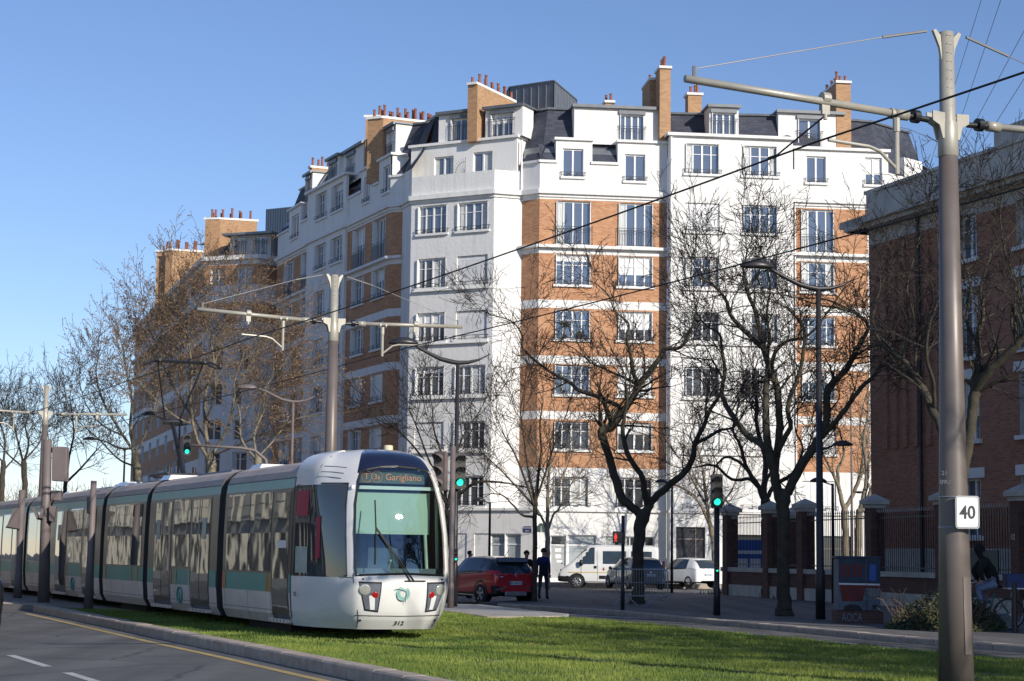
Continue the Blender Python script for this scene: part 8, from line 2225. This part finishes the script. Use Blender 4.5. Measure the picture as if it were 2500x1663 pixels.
for s in (-.05, .05): mb.cyl(bb + Vector((0, s, 0)), rw_ + Vector((0, s, 0)), .011, n=6); mb.cyl(stb, rw_ + Vector((0, s, 0)), .010, n=6); mb.cyl(headb, fw_ + Vector((0, s, 0)), .014, n=6)
mb.build('frame', 'bike_teal', bt)
mb = MB(); hb = head + Vector((.05, 0, .16)); mb.cyl(head, hb, .014); mb.tube([hb + Vector((.16, -.28, .0)), hb + Vector((0, -.2, .02)), hb, hb + Vector((0, .2, .02)), hb + Vector((.16, .28, 0))], .012, 7); mb.build('handlebar', 'alloy', bt, smooth=True)
mb = MB(); mb.ball(seat + Vector((.02, 0, .03)), .14, 12, 7, 0, (1, .6, .3)); mb.build('saddle', 'black_plastic', bt, smooth=True)
mb = MB(); cr0 = seat + Vector((.24, 0, -.02)); mb.box(cr0.x - .02, cr0.x + .55, Yc - .2, Yc + .2, cr0.z + .0, cr0.z + .03); mb.cyl((rw_.x, Yc - .05, rw_.z), (rw_.x + .1, Yc - .1, cr0.z), .008); mb.cyl((rw_.x, Yc + .05, rw_.z), (rw_.x + .1, Yc + .1, cr0.z), .008); mb.build('carrier', 'steel_galv', bt)
mb = MB(); mb.cyl(bb - Vector((0, .06, 0)), bb + Vector((0, .06, 0)), .05, n=12); mb.cyl(bb + Vector((0, -.07, 0)), bb + Vector((-.12, -.07, -.12)), .012); mb.cyl(bb + Vector((0, .07, 0)), bb + Vector((.12, .07, .12)), .012)
mb.box(bb.x - .17, bb.x - .07, Yc - .16, Yc - .08, bb.z - .14, bb.z - .11); mb.box(bb.x + .07, bb.x + .17, Yc + .08, Yc + .16, bb.z + .11, bb.z + .14); mb.build('pedals', 'alloy', bt)
mb = MB(); x0, x1 = cr0.x - .02, cr0.x + .55
mb.box(x0, x1, Yc - .21, Yc + .21, cr0.z + .031, cr0.z + .06)
for (a, b, c, d) in ((x0, x1, Yc - .21, Yc - .19), (x0, x1, Yc + .19, Yc + .21), (x0, x0 + .02, Yc - .19, Yc + .19), (x1 - .02, x1, Yc - .19, Yc + .19)): mb.box(a, b, c, d, cr0.z + .06, cr0.z + .30); mb.box(a - .01, b + .01, c - .01, d + .01, cr0.z + .30, cr0.z + .34)
o = mb.build('crate', 'crate_blue'); tag(o, 'dark blue plastic crate strapped on the bicycle carrier', 'crate')
# rider
t = thing('person', 'hooded cyclist in a black jacket and pale jeans riding the turquoise bicycle', 'person', (seat.x, Yc, seat.z))
f = Vector((-1, 0, 0)); S = seat + Vector((0, 0, .07))
def Q(x, y, z): return (S.x - x, Yc - y, S.z + z)
J = {'pelvis': (Q(0, 0, .08), (.15, .14)), 'waist': (Q(.08, 0, .25), (.19, .17)), 'chest': (Q(.2, 0, .45), (.21, .19)), 'neckb': (Q(.28, 0, .57), (.09, .09)), 'neck': (Q(.32, 0, .63), .06), 'head': (Q(.37, 0, .73), (.09, .1)), 'crown': (Q(.36, 0, .80), (.08, .085))}
bones = [('pelvis', 'waist'), ('waist', 'chest'), ('chest', 'neckb'), ('neckb', 'neck'), ('neck', 'head'), ('head', 'crown')]; reg = {('neckb', 'neck'): 0, ('neck', 'head'): 0, ('head', 'crown'): 0}
for s, nm, kn, an in ((1, 'R', (.42, -.10), (.30, -.60)), (-1, 'L', (.40, -.02), (.12, -.36))):
    J['hip' + nm] = (Q(.02, .1 * s, .02), .105); J['knee' + nm] = (Q(kn[0], .12 * s, kn[1]), .07); J['ank' + nm] = (Q(an[0], .11 * s, an[1]), .048); J['toe' + nm] = (Q(an[0] + .15, .12 * s, an[1] - .05), .04); J['heel' + nm] = (Q(an[0] - .05, .11 * s, an[1] - .04), .036)
    J['sho' + nm] = (Q(.24, .19 * s, .52), .10); J['elb' + nm] = (Q(.42, .25 * s, .30), .085); hp = hb + Vector((.10, -.26 * s, .02)); J['wri' + nm] = ((hp.x + .09, hp.y, hp.z + .03), .05)
    bs = [('pelvis', 'hip' + nm), ('hip' + nm, 'knee' + nm), ('knee' + nm, 'ank' + nm), ('ank' + nm, 'toe' + nm), ('ank' + nm, 'heel' + nm), ('chest', 'sho' + nm), ('sho' + nm, 'elb' + nm), ('elb' + nm, 'wri' + nm)]
    bones += bs; reg[bs[0]] = 0; reg[bs[1]] = 1; reg[bs[2]] = 1; reg[bs[3]] = 3; reg[bs[4]] = 3
me = skinned('body', J, bones, reg, ['cloth_black', 'jeans_pale', 'skin', 'cloth_black'])
o = bpy.data.objects.new('body', me); COL.objects.link(o); o.parent = t; o.matrix_parent_inverse = Matrix.Translation(t.location).inverted()
mb = MB()
for nm in 'RL':
    w_ = Vector(J['wri' + nm][0]); hand_mesh(mb, w_, Vector((-1, 0, -.25)), Vector((0, 1, 0)), 0)
mb.build('hands', 'skin', t, smooth=True)
hc = Vector(J['head'][0]) + UZ * .03; head_parts(t, hc, (-1, 0, 0), 'cloth_black', True, .14)
mb = MB(); mb.ball(hc + Vector((-.09, 0, -.02)), .018, 6, 5); mb.build('nose', 'skin', t)
